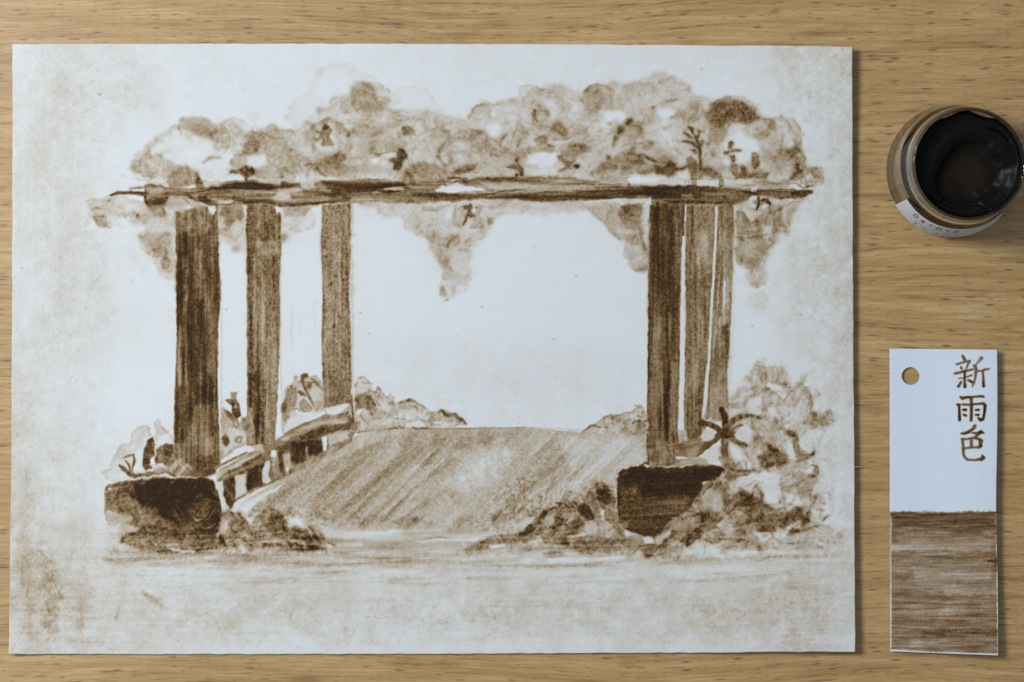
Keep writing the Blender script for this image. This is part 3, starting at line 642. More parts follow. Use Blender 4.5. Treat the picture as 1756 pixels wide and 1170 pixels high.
    P([(1062, 347), (1100, 345), (1102, 349), (1064, 352)], .05, soft=1); P([(1106, 340), (1113, 340), (1113, 428), (1106, 414), (1102, 376), (1104, 354)], .1, soft=1.2, warp=.6)
    # right outer bracket
    P([(1262, 352), (1290, 342), (1340, 346), (1384, 342), (1372, 356), (1360, 368), (1354, 384), (1350, 398), (1334, 414), (1326, 430), (1316, 444), (1308, 462), (1308, 480), (1300, 492), (1288, 486), (1284, 462), (1270, 450), (1260, 440)], .3, soft=4, warp=3.5, warp2=3, ta=.45, tex='brush', grain=.25)
    P([(1262, 354), (1280, 344), (1302, 352), (1304, 366), (1292, 378), (1286, 380), (1276, 366)], .14, soft=1.6, rim=.03); P([(1284, 340), (1296, 338), (1300, 358), (1290, 356)], .02, soft=1.3)
    P([(1264, 362), (1276, 364), (1286, 384), (1284, 400), (1272, 414), (1264, 400)], .42, soft=2.6, ta=.4, grain=.2)
    P([(1284, 384), (1300, 378), (1306, 390), (1300, 410), (1284, 414), (1278, 400)], .5, soft=2.6, warp=2.5, tex='brush', ta=.5); P([(1310, 390), (1324, 386), (1322, 406), (1312, 412)], .1, soft=2, warp=2)
    S([(1308, 384), (1320, 364), (1340, 358), (1358, 348), (1362, 340)], [4, 8, 8, 5, 3], .42, 3, 2); B(1344, 372, 9, 10, .4, soft=4, ta=.5); S([(1328, 380), (1324, 398)], [5, 3], .48, 2)
    S([(1318, 424), (1326, 416)], [5, 6], .45, 2.5); S([(1312, 432), (1316, 426)], [6, 6], .44, 2); B(1300, 426, 12, 8, .42, soft=5, ta=.6, grain=.3); B(1272, 440, 8, 6, .3, soft=4)
    P([(1293, 402), (1298, 402), (1298, 411), (1292, 411)], .02, soft=1.3); S([(1289, 388), (1290, 386)], 3, .03, 1, mode='set')
    P([(1306, 354), (1316, 348), (1318, 354), (1304, 360)], .03, soft=1.2); P([(1322, 340), (1354, 342), (1340, 352), (1324, 350)], .2, soft=2)
    P([(1286, 462), (1306, 452), (1312, 468), (1306, 486), (1294, 484)], .17, soft=5, warp=3); P([(1284, 508), (1300, 500), (1312, 506), (1312, 526), (1298, 536), (1286, 526)], .07, soft=12, warp=6, warp2=6, ta=1)
    P([(1262, 474), (1276, 474), (1290, 490), (1280, 494)], .06, soft=4)
    P([(1314, 440), (1340, 396), (1350, 410), (1330, 470), (1318, 470)], .04, soft=5)

    # ================================================================= the columns
    def column(left, right, d, ta=.3, edges=True, soft=1.1):
        pts = left + right[::-1]
        P(pts, d, soft=soft, warp=.7, tex="v", ta=ta, rim=.05, rimw=2.5, grain=.09)
        if edges:
            S(left, 2.0, min(.85, d + .16), 1.1, .8, tex='v', ta=.3)
            S(right, 1.6, min(.8, d + .1), 1.1, .8, tex='v', ta=.3)
    # third (rear) left column
    column([(553, 352), (552, 420), (554, 500), (553, 600), (556, 700)], [(601, 350), (601, 420), (598, 500), (601, 600), (604, 690)], .43, .22)
    P([(601, 352), (606, 352), (605, 420), (607, 480), (606, 600), (608, 700), (602, 700), (602, 480)], .14, soft=1.2)
    S([(598, 350), (598, 400), (592, 410), (596, 440), (598, 480), (596, 560), (600, 640), (601, 740)], [4, 4, 3, 4, 4, 4, 4, 3], .55, 1.5, 1)
    P([(556, 700), (562, 710), (580, 712), (604, 690), (604, 740), (590, 720), (560, 718)], .26, soft=1.6)
    S([(603, 680), (606, 720), (604, 742)], [3, 4, 2], .66, 1.2)
    for x, y in [(561, 394), (575, 474), (567, 488), (556, 424), (558, 416), (580, 456), (563, 696), (572, 560), (586, 590)]: B(x, y, 2.2, 3, .6, soft=1.4)
    P([(561, 600), (590, 600), (596, 690), (570, 706), (560, 690)], .07, soft=8, mode='add', ta=.8)
    # second left column
    column([(425, 346), (423, 400), (425, 470), (424, 545), (425, 660), (424, 764)], [(480, 346), (482, 420), (479, 480), (480, 560), (477, 640), (475, 700), (469, 768)], .52, .3)
    P([(425, 356), (436, 350), (438, 420), (434, 470), (425, 470)], .66, soft=3, tex='v', ta=.2); P([(440, 400), (446, 388), (452, 400), (462, 406), (458, 412), (444, 408)], .62, soft=2.5)
    P([(440, 416), (476, 414), (474, 440), (444, 444)], .4, soft=4, tex='mott', ta=.2); P([(438, 442), (464, 446), (470, 470), (450, 472)], .62, soft=6, ta=.4); P([(446, 540), (470, 530), (472, 640), (450, 650)], .44, soft=7, tex='v', ta=.25)
    P([(426, 640), (446, 636), (450, 700), (444, 752), (436, 750), (430, 700)], .7, soft=4, tex='v', ta=.25); P([(425, 700), (432, 700), (434, 760), (425, 762)], .36, soft=2); P([(454, 650), (474, 650), (470, 760), (456, 765)], .5, soft=2, tex='v', ta=.3)
    S([(427, 560), (427, 660)], [3, 3], .66, 1.5); S([(478, 366), (480, 380), (478, 410)], [5, 4, 4], .7, 1.3); P([(470, 352), (486, 352), (480, 368), (474, 366)], .04, soft=1.2, warp=.8)
    S([(455, 650), (456, 764)], [3, 3], .66, 1.5); P([(476, 660), (482, 660), (482, 745), (474, 745)], .02, soft=1.2); S([(482, 640), (484, 744)], [1.5, 1.5], .2, 1)
    S([(482, 350), (482, 640)], [2, 2], .14, 1.5)
    # first left column
    column([(302, 362), (303, 420), (303, 500), (304, 580), (301, 668), (299, 760), (297, 800)], [(370, 356), (373, 420), (378, 500), (374, 560), (372, 640), (374, 720), (378, 798)], .66, .3)
    P([(303, 430), (314, 430), (316, 480), (312, 520), (303, 520)], .86, soft=3, tex='v', ta=.15)
    P([(304, 364), (340, 352), (362, 352), (364, 390), (350, 402), (326, 404), (306, 398)], .5, soft=4, tex='mott', ta=.35); B(330, 384, 9, 7, .58, soft=4)
    P([(314, 440), (326, 436), (326, 500), (318, 540), (314, 500)], .48, soft=2.5, tex='v', ta=.4); P([(340, 430), (346, 430), (346, 530), (338, 530)], .5, soft=2, tex='v', ta=.3)
    P([(326, 440), (338, 436), (340, 520), (356, 560), (352, 650), (330, 660), (322, 560)], .78, soft=5, tex='v', ta=.2); P([(320, 520), (350, 516), (352, 570), (322, 580)], .84, soft=8, tex='v', ta=.15)
    P([(304, 530), (318, 540), (320, 640), (304, 660)], .66, soft=3, tex='v', ta=.3); S([(317, 460), (316, 520)], [3, 2], .85, 1.5)
    P([(356, 540), (372, 540), (371, 640), (358, 640)], .6, soft=3, tex='v', ta=.3); P([(305, 560), (311, 560), (310, 664), (304, 664)], .42, soft=1.6, tex='v')
    P([(304, 664), (322, 660), (326, 720), (320, 750), (300, 760), (301, 690)], .76, soft=4, tex='v', ta=.25); P([(336, 640), (362, 640), (370, 690), (356, 710), (336, 700)], .78, soft=6, tex='v', ta=.25)
    P([(340, 690), (360, 694), (362, 780), (330, 800), (316, 790), (320, 740)], .54, soft=6, tex='v', ta=.3); P([(300, 760), (320, 756), (322, 800), (298, 800)], .56, soft=4); P([(352, 750), (366, 750), (366, 790), (352, 796)], .42, soft=4, tex='v')
    S([(368, 700), (370, 800)], [4, 5], .76, 2, 1.2); S([(372, 350), (374, 430)], [3, 2], .62, 1.3); S([(354, 356), (352, 390)], [4, 3], .72, 1.6); S([(362, 366), (362, 400)], [3, 3], .7, 1.4)
    P([(356, 350), (366, 346), (370, 360), (366, 370), (360, 366), (357, 358)], .04, soft=1.2, warp=1); S([(300, 362), (312, 360)], [5, 4], .6, 1.5)
    S([(380, 480), (380, 700)], [3, 4], .12, 2); B(316, 502, 4, 5, .9, soft=2)
    P([(330, 790), (366, 780), (370, 812), (350, 820), (318, 816)], .7, soft=4, ta=.3)
    # first right column
    column([(1115, 340), (1115, 430), (1113, 480), (1112, 560), (1112, 640), (1110, 720), (1110, 800)], [(1173, 344), (1173, 400), (1170, 450), (1168, 520), (1166, 600), (1163, 700), (1162, 745), (1166, 798)], .68, .25)
    P([(1118, 356), (1140, 352), (1152, 366), (1150, 384), (1130, 390), (1118, 376)], .88, soft=5, ta=.12); P([(1116, 380), (1160, 376), (1166, 480), (1160, 540), (1120, 540)], .76, soft=8, tex='v', ta=.2)
    P([(1116, 560), (1130, 556), (1136, 640), (1128, 760), (1114, 740)], .54, soft=4, tex='v', ta=.3); P([(1138, 620), (1150, 620), (1148, 740), (1136, 750)], .76, soft=3, tex='v', ta=.2); P([(1150, 620), (1164, 620), (1160, 740), (1150, 740)], .56, soft=3, tex='v', ta=.3)
    P([(1112, 740), (1128, 738), (1134, 780), (1124, 796), (1112, 790)], .55, soft=4, ta=.4); S([(1114, 738), (1134, 738)], [4, 3], .72, 1.5, 1); S([(1116, 470), (1114, 520), (1112, 700)], [2, 2, 1.5], .9, 1.2)
    P([(1126, 770), (1146, 766), (1150, 796), (1126, 800)], .58, soft=4)
    # second right column
    column([(1178, 346), (1178, 450), (1177, 560), (1174, 680), (1174, 760)], [(1226, 350), (1224, 420), (1219, 500), (1216, 580), (1210, 660), (1210, 740)], .5, .28)
    P([(1190, 400), (1216, 390), (1214, 440), (1196, 450)], .36, soft=7, tex='v'); P([(1206, 470), (1216, 470), (1212, 540), (1202, 540)], .62, soft=4); P([(1176, 670), (1200, 660), (1206, 720), (1196, 760), (1176, 750)], .6, soft=5, tex='v', ta=.3)
    S([(1185, 340), (1188, 370), (1185, 420), (1183, 470), (1184, 560)], [5, 3, 3, 3, 2], .74, 1.3, 1); S([(1180, 360), (1177, 430), (1176, 520)], [2, 2, 2], .6, 1.2, .8)
    P([(1170, 404), (1174, 404), (1175, 500), (1172, 620), (1172, 700), (1172, 745), (1162, 745), (1164, 690), (1166, 560), (1168, 460)], .04, soft=1.2, warp=.8); S([(1176, 380), (1176, 640)], 2.5, .3, 1.2)
    # third right column
    column([(1231, 350), (1229, 420), (1226, 500), (1220, 600), (1216, 666), (1212, 720)], [(1258, 352), (1257, 440), (1254, 520), (1250, 600), (1246, 640), (1248, 700)], .44, .3)
    P([(1231, 350), (1256, 352), (1256, 396), (1248, 440), (1242, 400), (1232, 380)], .52, soft=4, ta=.3); P([(1236, 480), (1252, 476), (1248, 580), (1240, 590)], .27, soft=5, tex='v'); P([(1228, 480), (1238, 470), (1236, 540), (1226, 560)], .58, soft=3, tex='v')
    P([(1230, 560), (1250, 556), (1248, 630), (1222, 640)], .58, soft=4, tex='v', ta=.3); P([(1220, 665), (1246, 660), (1246, 720), (1216, 724)], .34, soft=4, tex='v', ta=.35)
    P([(1227, 352), (1231, 352), (1230, 400), (1228, 450), (1222, 520), (1218, 600), (1212, 664), (1212, 690), (1208, 716), (1216, 725), (1204, 716), (1208, 664), (1214, 600), (1219, 510), (1225, 420)], .05, soft=1.1, warp=.8)
    S([(1232, 386), (1228, 450), (1222, 560), (1216, 660)], [3, 2, 2, 2], .62, 1.2, .7); B(1252, 440, 4, 12, .55, soft=2.5); P([(1258, 420), (1262, 440), (1258, 600), (1252, 660), (1250, 640), (1255, 560)], .08, soft=1.5)
    S([(1234, 470), (1224, 600)], [1.5, 1], .12, 1, mode='set')
    # feet of the right columns
    P([(1110, 760), (1166, 756), (1174, 750), (1210, 752), (1220, 770), (1200, 786), (1150, 796), (1112, 802)], .5, soft=3, warp=2.5, ta=.45, tex='brush'); S([(1152, 766), (1172, 762)], [5, 4], .66, 1.8); P([(1158, 783), (1174, 782), (1184, 786), (1160, 787)], .04, soft=1)
    S([(1112, 780), (1112, 798)], [3, 4], .8, 1.5)
    P([(1162, 740), (1174, 738), (1180, 752), (1164, 762)], .28, soft=3)

    # ================================================================= the beam
    BM = dict(tex='h', ta=.3)
    P([(246, 318), (262, 314), (280, 322), (340, 324), (400, 308), (430, 308), (480, 316), (520, 312), (560, 310), (640, 306), (700, 312), (760, 318), (800, 302), (860, 302), (980, 304), (1060, 316), (1130, 318), (1240, 320), (1300, 326), (1396, 326), (1394, 331), (1374, 340), (1330, 342), (1290, 338), (1262, 352), (1200, 354), (1120, 350), (1112, 338), (1040, 342), (940, 346), (860, 341), (820, 344), (760, 346), (720, 350), (640, 346), (600, 350), (520, 352), (460, 352), (400, 350), (366, 348), (300, 350), (280, 354), (262, 356), (250, 346)],
      .42, soft=1.4, warp=1.6, ta=.4, tex='h')
    S([(190, 336), (204, 330), (226, 331), (250, 332)], [3, 6, 6, 8], .72, 1.3, 1.2, **BM); S([(222, 324), (236, 322), (248, 322)], [3, 5, 4], .42, 1.2)
    S([(196, 335), (206, 332), (216, 333)], [2, 3, 2], .4, 1); S([(245, 323), (246, 324)], 4, .0, .8, mode='set')
    P([(212, 336), (246, 338), (246, 345), (224, 342)], .02, soft=1.2)
    P([(248, 318), (258, 315), (276, 318), (288, 326), (292, 340), (284, 350), (272, 354), (284, 366), (284, 374), (268, 372), (254, 358), (248, 344)], .4, soft=1.5, rim=.12, ta=.3, tex='mott')
    S([(250, 320), (249, 334), (250, 346), (258, 354)], [3, 5, 5, 4], .76, 1.2, 1); P([(252, 344), (266, 338), (284, 340), (290, 344), (276, 352), (262, 352)], .6, soft=2.2, ta=.4); B(285, 342, 5, 4, .72, soft=2.2); S([(278, 352), (282, 364), (283, 370)], [4, 3, 3], .6, 1.3)
    P([(262, 356), (276, 354), (280, 366), (268, 366)], .24, soft=1.5, rim=.05); P([(256, 322), (276, 322), (280, 334), (258, 336)], .28, soft=2.5)
    P([(290, 340), (310, 338), (324, 350), (312, 364), (294, 362), (284, 356)], .2, soft=1.8, ta=.4); P([(318, 340), (328, 342), (344, 352), (330, 356)], .26, soft=1.8)
    S([(296, 326), (316, 330), (336, 332), (356, 326), (372, 322)], [3, 3, 4, 6, 4], .6, 1.5, 1.2, **BM); P([(334, 312), (344, 310), (350, 322), (366, 320), (350, 328), (336, 326)], .52, soft=1.8)
    S([(250, 334), (400, 333), (600, 336), (800, 338), (1000, 335), (1200, 331), (1388, 330)], [6, 10, 12, 13, 14, 14, 8], .62, 3, 1.2, tex='lh', ta=.3)
    S([(340, 330), (370, 323), (400, 319), (430, 318), (460, 322), (480, 320), (500, 317), (520, 316)], [5, 8, 12, 16, 12, 6, 6, 3], .82, 3, 1.2, tex='h', ta=.15)
    P([(352, 330), (376, 324), (400, 330), (440, 332), (440, 342), (400, 342), (360, 340)], .58, soft=2.5, tex='h', ta=.3); S([(322, 336), (344, 340), (358, 346), (368, 350)], [8, 12, 12, 6], .8, 2, 1.5, ta=.2); P([(328, 334), (340, 334), (340, 341), (332, 340)], .4, soft=1.5)
    P([(372, 342), (390, 344), (402, 342), (398, 348), (376, 350)], .16, soft=1.3); S([(372, 350), (390, 351), (400, 349)], [2, 2.5, 2], .62, 1.2)
    S([(400, 340), (430, 346), (460, 346), (480, 351), (510, 352), (540, 349), (570, 346), (600, 342), (612, 338)], [8, 8, 11, 8, 6, 6, 6, 8, 4], .7, 1.8, 1.2, tex='h', ta=.25)
    P([(466, 338), (480, 332), (496, 332), (500, 340), (484, 344)], .17, soft=2, warp=2); P([(476, 326), (500, 322), (520, 324), (516, 330), (480, 330)], .24, soft=2)
    P([(500, 332), (540, 330), (566, 336), (560, 344), (500, 346)], .45, soft=2.5, tex='h', ta=.4); S([(538, 326), (550, 326)], [3, 4], .55, 1.3); P([(520, 300), (526, 312), (536, 300), (540, 322), (522, 324), (514, 312)], .14, soft=1.5, warp=1.2)
    B(489, 315, 8, 4, .72, soft=2)
    P([(552, 312), (580, 312), (640, 312), (700, 312), (700, 318), (660, 322), (634, 332), (600, 335), (574, 332), (562, 324)], .76, soft=2.8, warp=1.2, tex='h', ta=.25)
    S([(560, 314), (640, 309), (700, 316), (712, 318)], [3, 3, 4, 3], .6, 1.4, 1, **BM); P([(656, 322), (690, 320), (694, 326), (664, 327)], .17, soft=1.4, tex='h'); S([(648, 327), (668, 329), (684, 328)], [4, 6, 3], .76, 1.4); S([(656, 306), (636, 305)], [2, 2], .02, 1, mode='set')
    P([(600, 338), (700, 332), (720, 340), (712, 348), (640, 346), (600, 348)], .43, soft=2, tex='h', ta=.5); S([(640, 340), (706, 342)], [3, 2], .5, 1.4)
    S([(568, 342), (590, 340)], [10, 8], .6, 2.5, tex='h'); B(705, 344, 6, 3, .6, soft=1.8)
    P([(690, 312), (704, 300), (740, 304), (764, 316), (742, 324), (706, 328)], .32, soft=2, rim=.04)
    S([(704, 332), (730, 334), (770, 337), (810, 338), (840, 333), (862, 329), (900, 326)], [4, 9, 13, 11, 5, 4, 3], .8, 2.2, 1, tex='h', ta=.2)
    S([(840, 340), (870, 337), (900, 334)], [5, 6, 5], .6, 1.8, 1.2, **BM)
    P([(876, 338), (900, 332), (940, 328), (1000, 327), (1060, 323), (1100, 319), (1106, 334), (1060, 340), (980, 345), (930, 346), (890, 341)], .78, soft=2.2, warp=1, tex='h', ta=.25)
    S([(900, 340), (930, 336), (960, 334)], [2, 3, 2], .55, 1.4, 1); S([(960, 342), (1040, 338)], [2, 2], .6, 1.3)
    S([(798, 305), (840, 307), (880, 309), (930, 312), (960, 309)], [7, 9, 8, 5, 3], .62, 1.6, 1.2, tex='h', ta=.3); S([(960, 308), (1000, 312), (1020, 316)], [4, 5, 3], .48, 1.6, 1.2, **BM)
    S([(768, 306), (778, 304), (792, 308), (802, 314)], [4, 5, 4, 3], .66, 1.4, 1); S([(753, 300), (758, 308)], [2, 2], .6, 1); P([(780, 305), (800, 302), (870, 299), (856, 304), (806, 306)], .2, soft=1.4)
    P([(744, 326), (766, 316), (784, 314), (800, 318), (830, 324), (832, 328), (790, 330), (748, 330)], .04, soft=1.4, warp=1.2); P([(764, 318), (790, 314), (782, 320), (766, 322)], .02, soft=1); S([(784, 312), (800, 318)], [4, 3], .3, 1.5)
    P([(820, 312), (870, 314), (960, 318), (1030, 318), (990, 326), (920, 324), (850, 326)], .26, soft=1.8, tex='h', ta=.4)
    S([(750, 296), (760, 312), (764, 318)], [4, 6, 4], .45, 1.6, 1.2)
    P([(1096, 320), (1130, 318), (1190, 318), (1240, 322), (1242, 330), (1220, 336), (1180, 338), (1130, 340), (1100, 336)], .8, soft=1.8, warp=1.3, tex='h', ta=.2)
    S([(1022, 322), (1060, 321), (1100, 322)], [3, 3, 3], .75, 1.3, .8); S([(1078, 315), (1079, 320)], [3, 3], .8, 1)
    P([(1118, 338), (1180, 334), (1260, 336), (1268, 344), (1256, 354), (1180, 352), (1118, 350)], .58, soft=2, tex='h', ta=.35); S([(1140, 346), (1180, 346), (1256, 348)], [4, 5, 4], .78, 1.6, 1, **BM); P([(1168, 336), (1186, 333), (1190, 341), (1170, 341)], .42, soft=2)
    P([(1196, 330), (1280, 330), (1290, 338), (1266, 346), (1220, 340)], .6, soft=2.5, tex='h', ta=.3); B(1244, 340, 5, 4, .74, soft=2.4)
    S([(1240, 324), (1270, 328), (1290, 331), (1300, 332)], [5, 4, 5, 6], .78, 1.4, 1); S([(1284, 336), (1288, 336)], [5, 4], .72, 1.4)
    P([(1298, 336), (1310, 328), (1340, 323), (1366, 326), (1392, 327), (1393, 332), (1374, 338), (1340, 341), (1314, 336)], .68, soft=1.5, warp=1.3, tex='h', ta=.3); S([(1360, 332), (1376, 331), (1392, 330)], [8, 11, 6], .86, 1.6, 1)
    S([(1382, 322), (1392, 318)], [6, 4], .55, 1.8, 1.2); S([(1360, 312), (1372, 320), (1380, 324)], [2, 3, 3], .45, 1.3)
    P([(1290, 312), (1304, 310), (1344, 314), (1336, 318), (1304, 318)], .45, soft=1.6, tex='h'); P([(1236, 316), (1290, 312), (1350, 318), (1340, 322), (1300, 326), (1240, 322)], .24, soft=1.6, tex='h', ta=.3); P([(1286, 322), (1300, 320), (1298, 330), (1290, 329)], .03, soft=1.3)
    S([(1299, 326), (1301, 336), (1301, 350), (1297, 361)], [3, 5, 5, 2], .7, 1.1, .6); S([(1306, 344), (1314, 344), (1321, 350)], [4, 8, 5], .68, 1.2, .8); S([(1292, 334), (1308, 332)], [3, 3], .66, 1.1); P([(1289, 338), (1298, 336), (1298, 342), (1291, 342)], .04, soft=1.1)
    S([(1288, 356), (1296, 361)], [1.5, 1.5], .5, 1); B(1296, 348, 5, 4, .45, soft=1.8)
    # pale strip on top of the beam
    P([(1078, 304), (1110, 303), (1140, 306), (1180, 308), (1240, 312), (1238, 316), (1140, 316), (1078, 314)], .09, soft=1.4, warp=.8); P([(1076, 306), (1096, 303), (1132, 305), (1128, 311), (1078, 312)], .0, soft=1.2, warp=.8)
    for x, y in [(1176, 312), (1181, 314), (1181, 310)]: S([(x, y), (x + 1, y)], 2, .6, .8)
    P([(1242, 309), (1290, 309), (1286, 314), (1242, 315)], .08, soft=1.3); P([(1046, 306), (1076, 306), (1078, 314), (1020, 316)], .22, soft=2)
    P([(352, 296), (412, 298), (420, 306), (400, 310), (352, 308)], .07, soft=1.2, warp=.8); P([(366, 294), (392, 293), (394, 297), (366, 297)], .0, soft=1.1); P([(396, 308), (420, 306), (420, 309), (380, 311)], .02, soft=.9)
    P([(1112, 339), (1116, 339), (1116, 352), (1112, 350)], .1, soft=1)

    # ================================================================= far plants left, behind the pedestal
    L_ = dict(soft=1.6, warp=1.6)
    P([(174, 812), (176, 806), (188, 804), (190, 792), (200, 776), (204, 764), (212, 760), (222, 762), (226, 742), (240, 730), (254, 729), (254, 738), (262, 748), (268, 744), (264, 724), (270, 718), (276, 722), (276, 732), (290, 740), (298, 756), (300, 800), (280, 818), (230, 826), (198, 828), (180, 820)], .12, rim=.07, rimw=2.5, ta=.4, **L_)
    P([(246, 752), (262, 748), (268, 758), (262, 770), (246, 772)], .04, soft=2); P([(270, 748), (290, 746), (298, 764), (284, 762), (272, 768)], .05, soft=2)
    P([(232, 776), (246, 766), (246, 806), (232, 810), (228, 800)], .05, soft=1.6); P([(204, 812), (212, 808), (226, 822), (206, 826)], .08, soft=1.5)
    B(255, 736, 3, 4, .2, soft=1.5); S([(278, 734), (286, 742)], [4, 3], .32, 1.5); S([(226, 744), (236, 732)], [2, 2], .22, 1.3)
    P([(246, 776), (252, 756), (262, 750), (266, 760), (264, 784), (260, 800), (264, 806), (250, 808), (244, 800)], .66, soft=1.4, warp=1, tex='v', ta=.25)
    P([(268, 776), (276, 764), (288, 760), (300, 764), (304, 790), (310, 816), (288, 806), (280, 796), (272, 800), (264, 790)], .6, soft=1.8, warp=2, tex='v', ta=.45)
    P([(280, 764), (296, 762), (300, 776), (292, 786), (284, 780)], .74, soft=2, ta=.3); P([(268, 778), (276, 772), (280, 786), (272, 794)], .46, soft=1.8); P([(257, 790), (263, 780), (264, 796), (258, 799)], .0, soft=1); P([(270, 796), (278, 794), (278, 800), (272, 800)], .05, soft=1)
    S([(205, 798), (212, 804), (220, 812), (230, 818)], [4, 8, 7, 5], .7, 1.2, .8); S([(216, 790), (222, 800), (224, 808)], [2, 5, 3], .6, 1.2, .8); S([(228, 780), (231, 790), (228, 800), (226, 810)], [3, 5, 3, 2], .62, 1.2, .8)
    S([(212, 786), (222, 782), (230, 780)], [3, 5, 4], .42, 1.6, 1); S([(222, 806), (232, 816), (260, 812), (284, 808), (300, 816)], [3, 6, 8, 7, 5], .62, 1.5, 1.4, tex='h'); P([(252, 808), (276, 802), (290, 806), (270, 812)], .34, soft=1.6)
    P([(252, 806), (264, 804), (262, 809), (252, 810)], .02, soft=1); P([(232, 820), (262, 818), (292, 818), (298, 822), (250, 826), (210, 828)], .2, soft=1.4, tex='h', ta=.5); P([(228, 821), (240, 822), (238, 825), (222, 826)], .02, soft=1); P([(262, 820), (290, 819), (290, 822), (262, 823)], .05, soft=1)
    P([(296, 782), (312, 786), (330, 800), (334, 812), (318, 818), (300, 816), (288, 802)], .5, soft=2, tex='d', ta=.6, warp=2); S([(300, 788), (318, 806)], [1.5, 1], .25, 1.2, mode='set'); S([(310, 796), (324, 812)], [2, 1], .2, 1.2, mode='set'); S([(318, 796), (330, 806)], [2, 1], .18, 1.2, mode='set')
    # plants between 1st and 2nd columns
    P([(378, 700), (386, 700), (396, 712), (404, 716), (412, 724), (416, 714), (424, 716), (424, 762), (404, 772), (384, 786), (378, 790)], .26, soft=1.8, warp=1.6, ta=.4)
    P([(394, 732), (406, 736), (420, 740), (422, 758), (400, 768), (386, 782), (380, 770)], .16, soft=2.5, ta=.5)
    P([(396, 673), (406, 673), (405, 684), (412, 694), (414, 712), (406, 720), (398, 712), (398, 696), (396, 690)], .76, soft=1.2, warp=1); P([(396, 672), (406, 672), (405, 684), (398, 684)], .5, soft=1.1); P([(385, 685), (396, 684), (397, 694), (392, 692)], .5, soft=1.1, rim=.1); S([(404, 694), (405, 700)], [3, 2], .2, 1, mode='set')
    P([(384, 704), (392, 704), (398, 710), (402, 724), (396, 722), (388, 714)], .55, soft=1.2, rim=.1); P([(400, 716), (408, 716), (410, 730), (406, 737), (400, 728)], .48, soft=1.3, rim=.08); B(405, 727, 3, 5, .25, soft=1.5, mode='set')
    P([(380, 750), (386, 744), (392, 752), (394, 762), (388, 768), (382, 760)], .66, soft=1.6); B(409, 754, 7, 6, .5, soft=2.4); S([(409, 755), (410, 755)], 3, .1, 1, mode='set'); P([(414, 716), (424, 716), (424, 740), (416, 736)], .42, soft=1.5)
    # plants between 2nd and 3rd columns
    P([(484, 690), (488, 668), (498, 658), (504, 650), (512, 650), (520, 652), (524, 644), (532, 646), (542, 644), (552, 656), (556, 670), (556, 704), (540, 712), (516, 720), (500, 738), (484, 744)], .16, soft=1.5, rim=.06, ta=.4, warp=1.6)
    P([(482, 700), (488, 684), (494, 666), (508, 664), (510, 690), (504, 702), (496, 712), (500, 718), (494, 730), (486, 720)], .42, soft=2, warp=1.8, ta=.45); P([(481, 692), (490, 684), (494, 700), (490, 708), (482, 708)], .64, soft=2); P([(494, 720), (520, 708), (546, 708), (520, 724), (500, 740), (488, 740)], .08, soft=2)
    S([(519, 648), (520, 660), (526, 672), (532, 684), (539, 698)], [7, 5, 6, 5, 4], .6, 1.1, .8); B(522, 646, 6, 5, .5, soft=1.4); S([(513, 672), (518, 676), (524, 678)], [6, 7, 5], .48, 1.1, rim=.06); B(530, 662, 5, 7, .52, soft=1.8); S([(512, 656), (540, 656)], [2, 3], .55, 1.2); S([(534, 650), (546, 660), (552, 668)], [5, 7, 4], .45, 1.6)
    B(507, 648, 5, 4, .32, soft=1.6); B(501, 662, 2.6, 2.6, .6, soft=1.2); P([(514, 690), (520, 684), (528, 692), (536, 700), (530, 708), (520, 708), (514, 700)], .36, soft=1.4, rim=.07); P([(536, 690), (554, 686), (556, 702), (540, 706)], .26, soft=1.6); P([(506, 700), (514, 706), (528, 712), (548, 706), (530, 716), (508, 708)], .04, soft=1.2)
    S([(503, 704), (508, 700), (514, 704)], [1.5, 2, 1.5], .55, 1)
    # shrubs right of third column
    P([(609, 690), (610, 660), (614, 648), (622, 645), (630, 650), (636, 656), (638, 662), (634, 668), (642, 672), (648, 664), (654, 666), (662, 680), (670, 676), (676, 682), (676, 692), (684, 696), (686, 688), (700, 688), (716, 690), (730, 698), (744, 706), (758, 704), (772, 708), (786, 710), (797, 720), (802, 728), (780, 731), (740, 733), (700, 735), (660, 738), (620, 742), (609, 736)], .22, soft=1.4, warp=1.8, rim=.06, ta=.5, grain=.2, tex='brush')
    P([(612, 650), (624, 648), (634, 658), (630, 672), (614, 674)], .12, soft=1.8); S([(622, 656), (638, 658)], [2, 3], .38, 1.3); S([(624, 666), (640, 666)], [2, 2], .3, 1.3)
    P([(610, 680), (626, 674), (638, 682), (644, 692), (638, 704), (620, 702), (610, 700)], .48, soft=2.5, warp=2.2, ta=.5, tex='brush'); S([(622, 678), (634, 682), (642, 694)], [4, 8, 6], .62, 2, 1.6)
    P([(648, 686), (660, 682), (670, 700), (664, 712), (652, 706)], .1, soft=2.5); P([(640, 700), (660, 704), (676, 716), (660, 722), (640, 716)], .36, soft=3, ta=.4)
    S([(686, 690), (702, 688), (716, 692), (730, 700)], [4, 6, 5, 3], .46, 1.6, 1.5); S([(688, 696), (712, 698), (724, 704)], [2, 3, 2], .4, 1.3); P([(684, 704), (710, 702), (724, 712), (700, 722), (684, 716)], .13, soft=2.5); S([(678, 718), (696, 719)], [3, 2], .46, 1.3)
    S([(756, 704), (766, 712), (780, 712), (794, 722), (800, 727)], [3, 7, 9, 7, 3], .6, 1.6, 1.3, tex='d2', ta=.3); P([(738, 712), (756, 708), (768, 718), (752, 724), (740, 720)], .36, soft=2, ta=.5); P([(694, 726), (724, 722), (730, 730), (710, 734), (696, 732)], .06, soft=1.6); S([(746, 725), (757, 725)], [2.5, 2], .02, 1, mode='set'); P([(762, 724), (794, 726), (770, 731), (758, 731)], .12, soft=1.5)
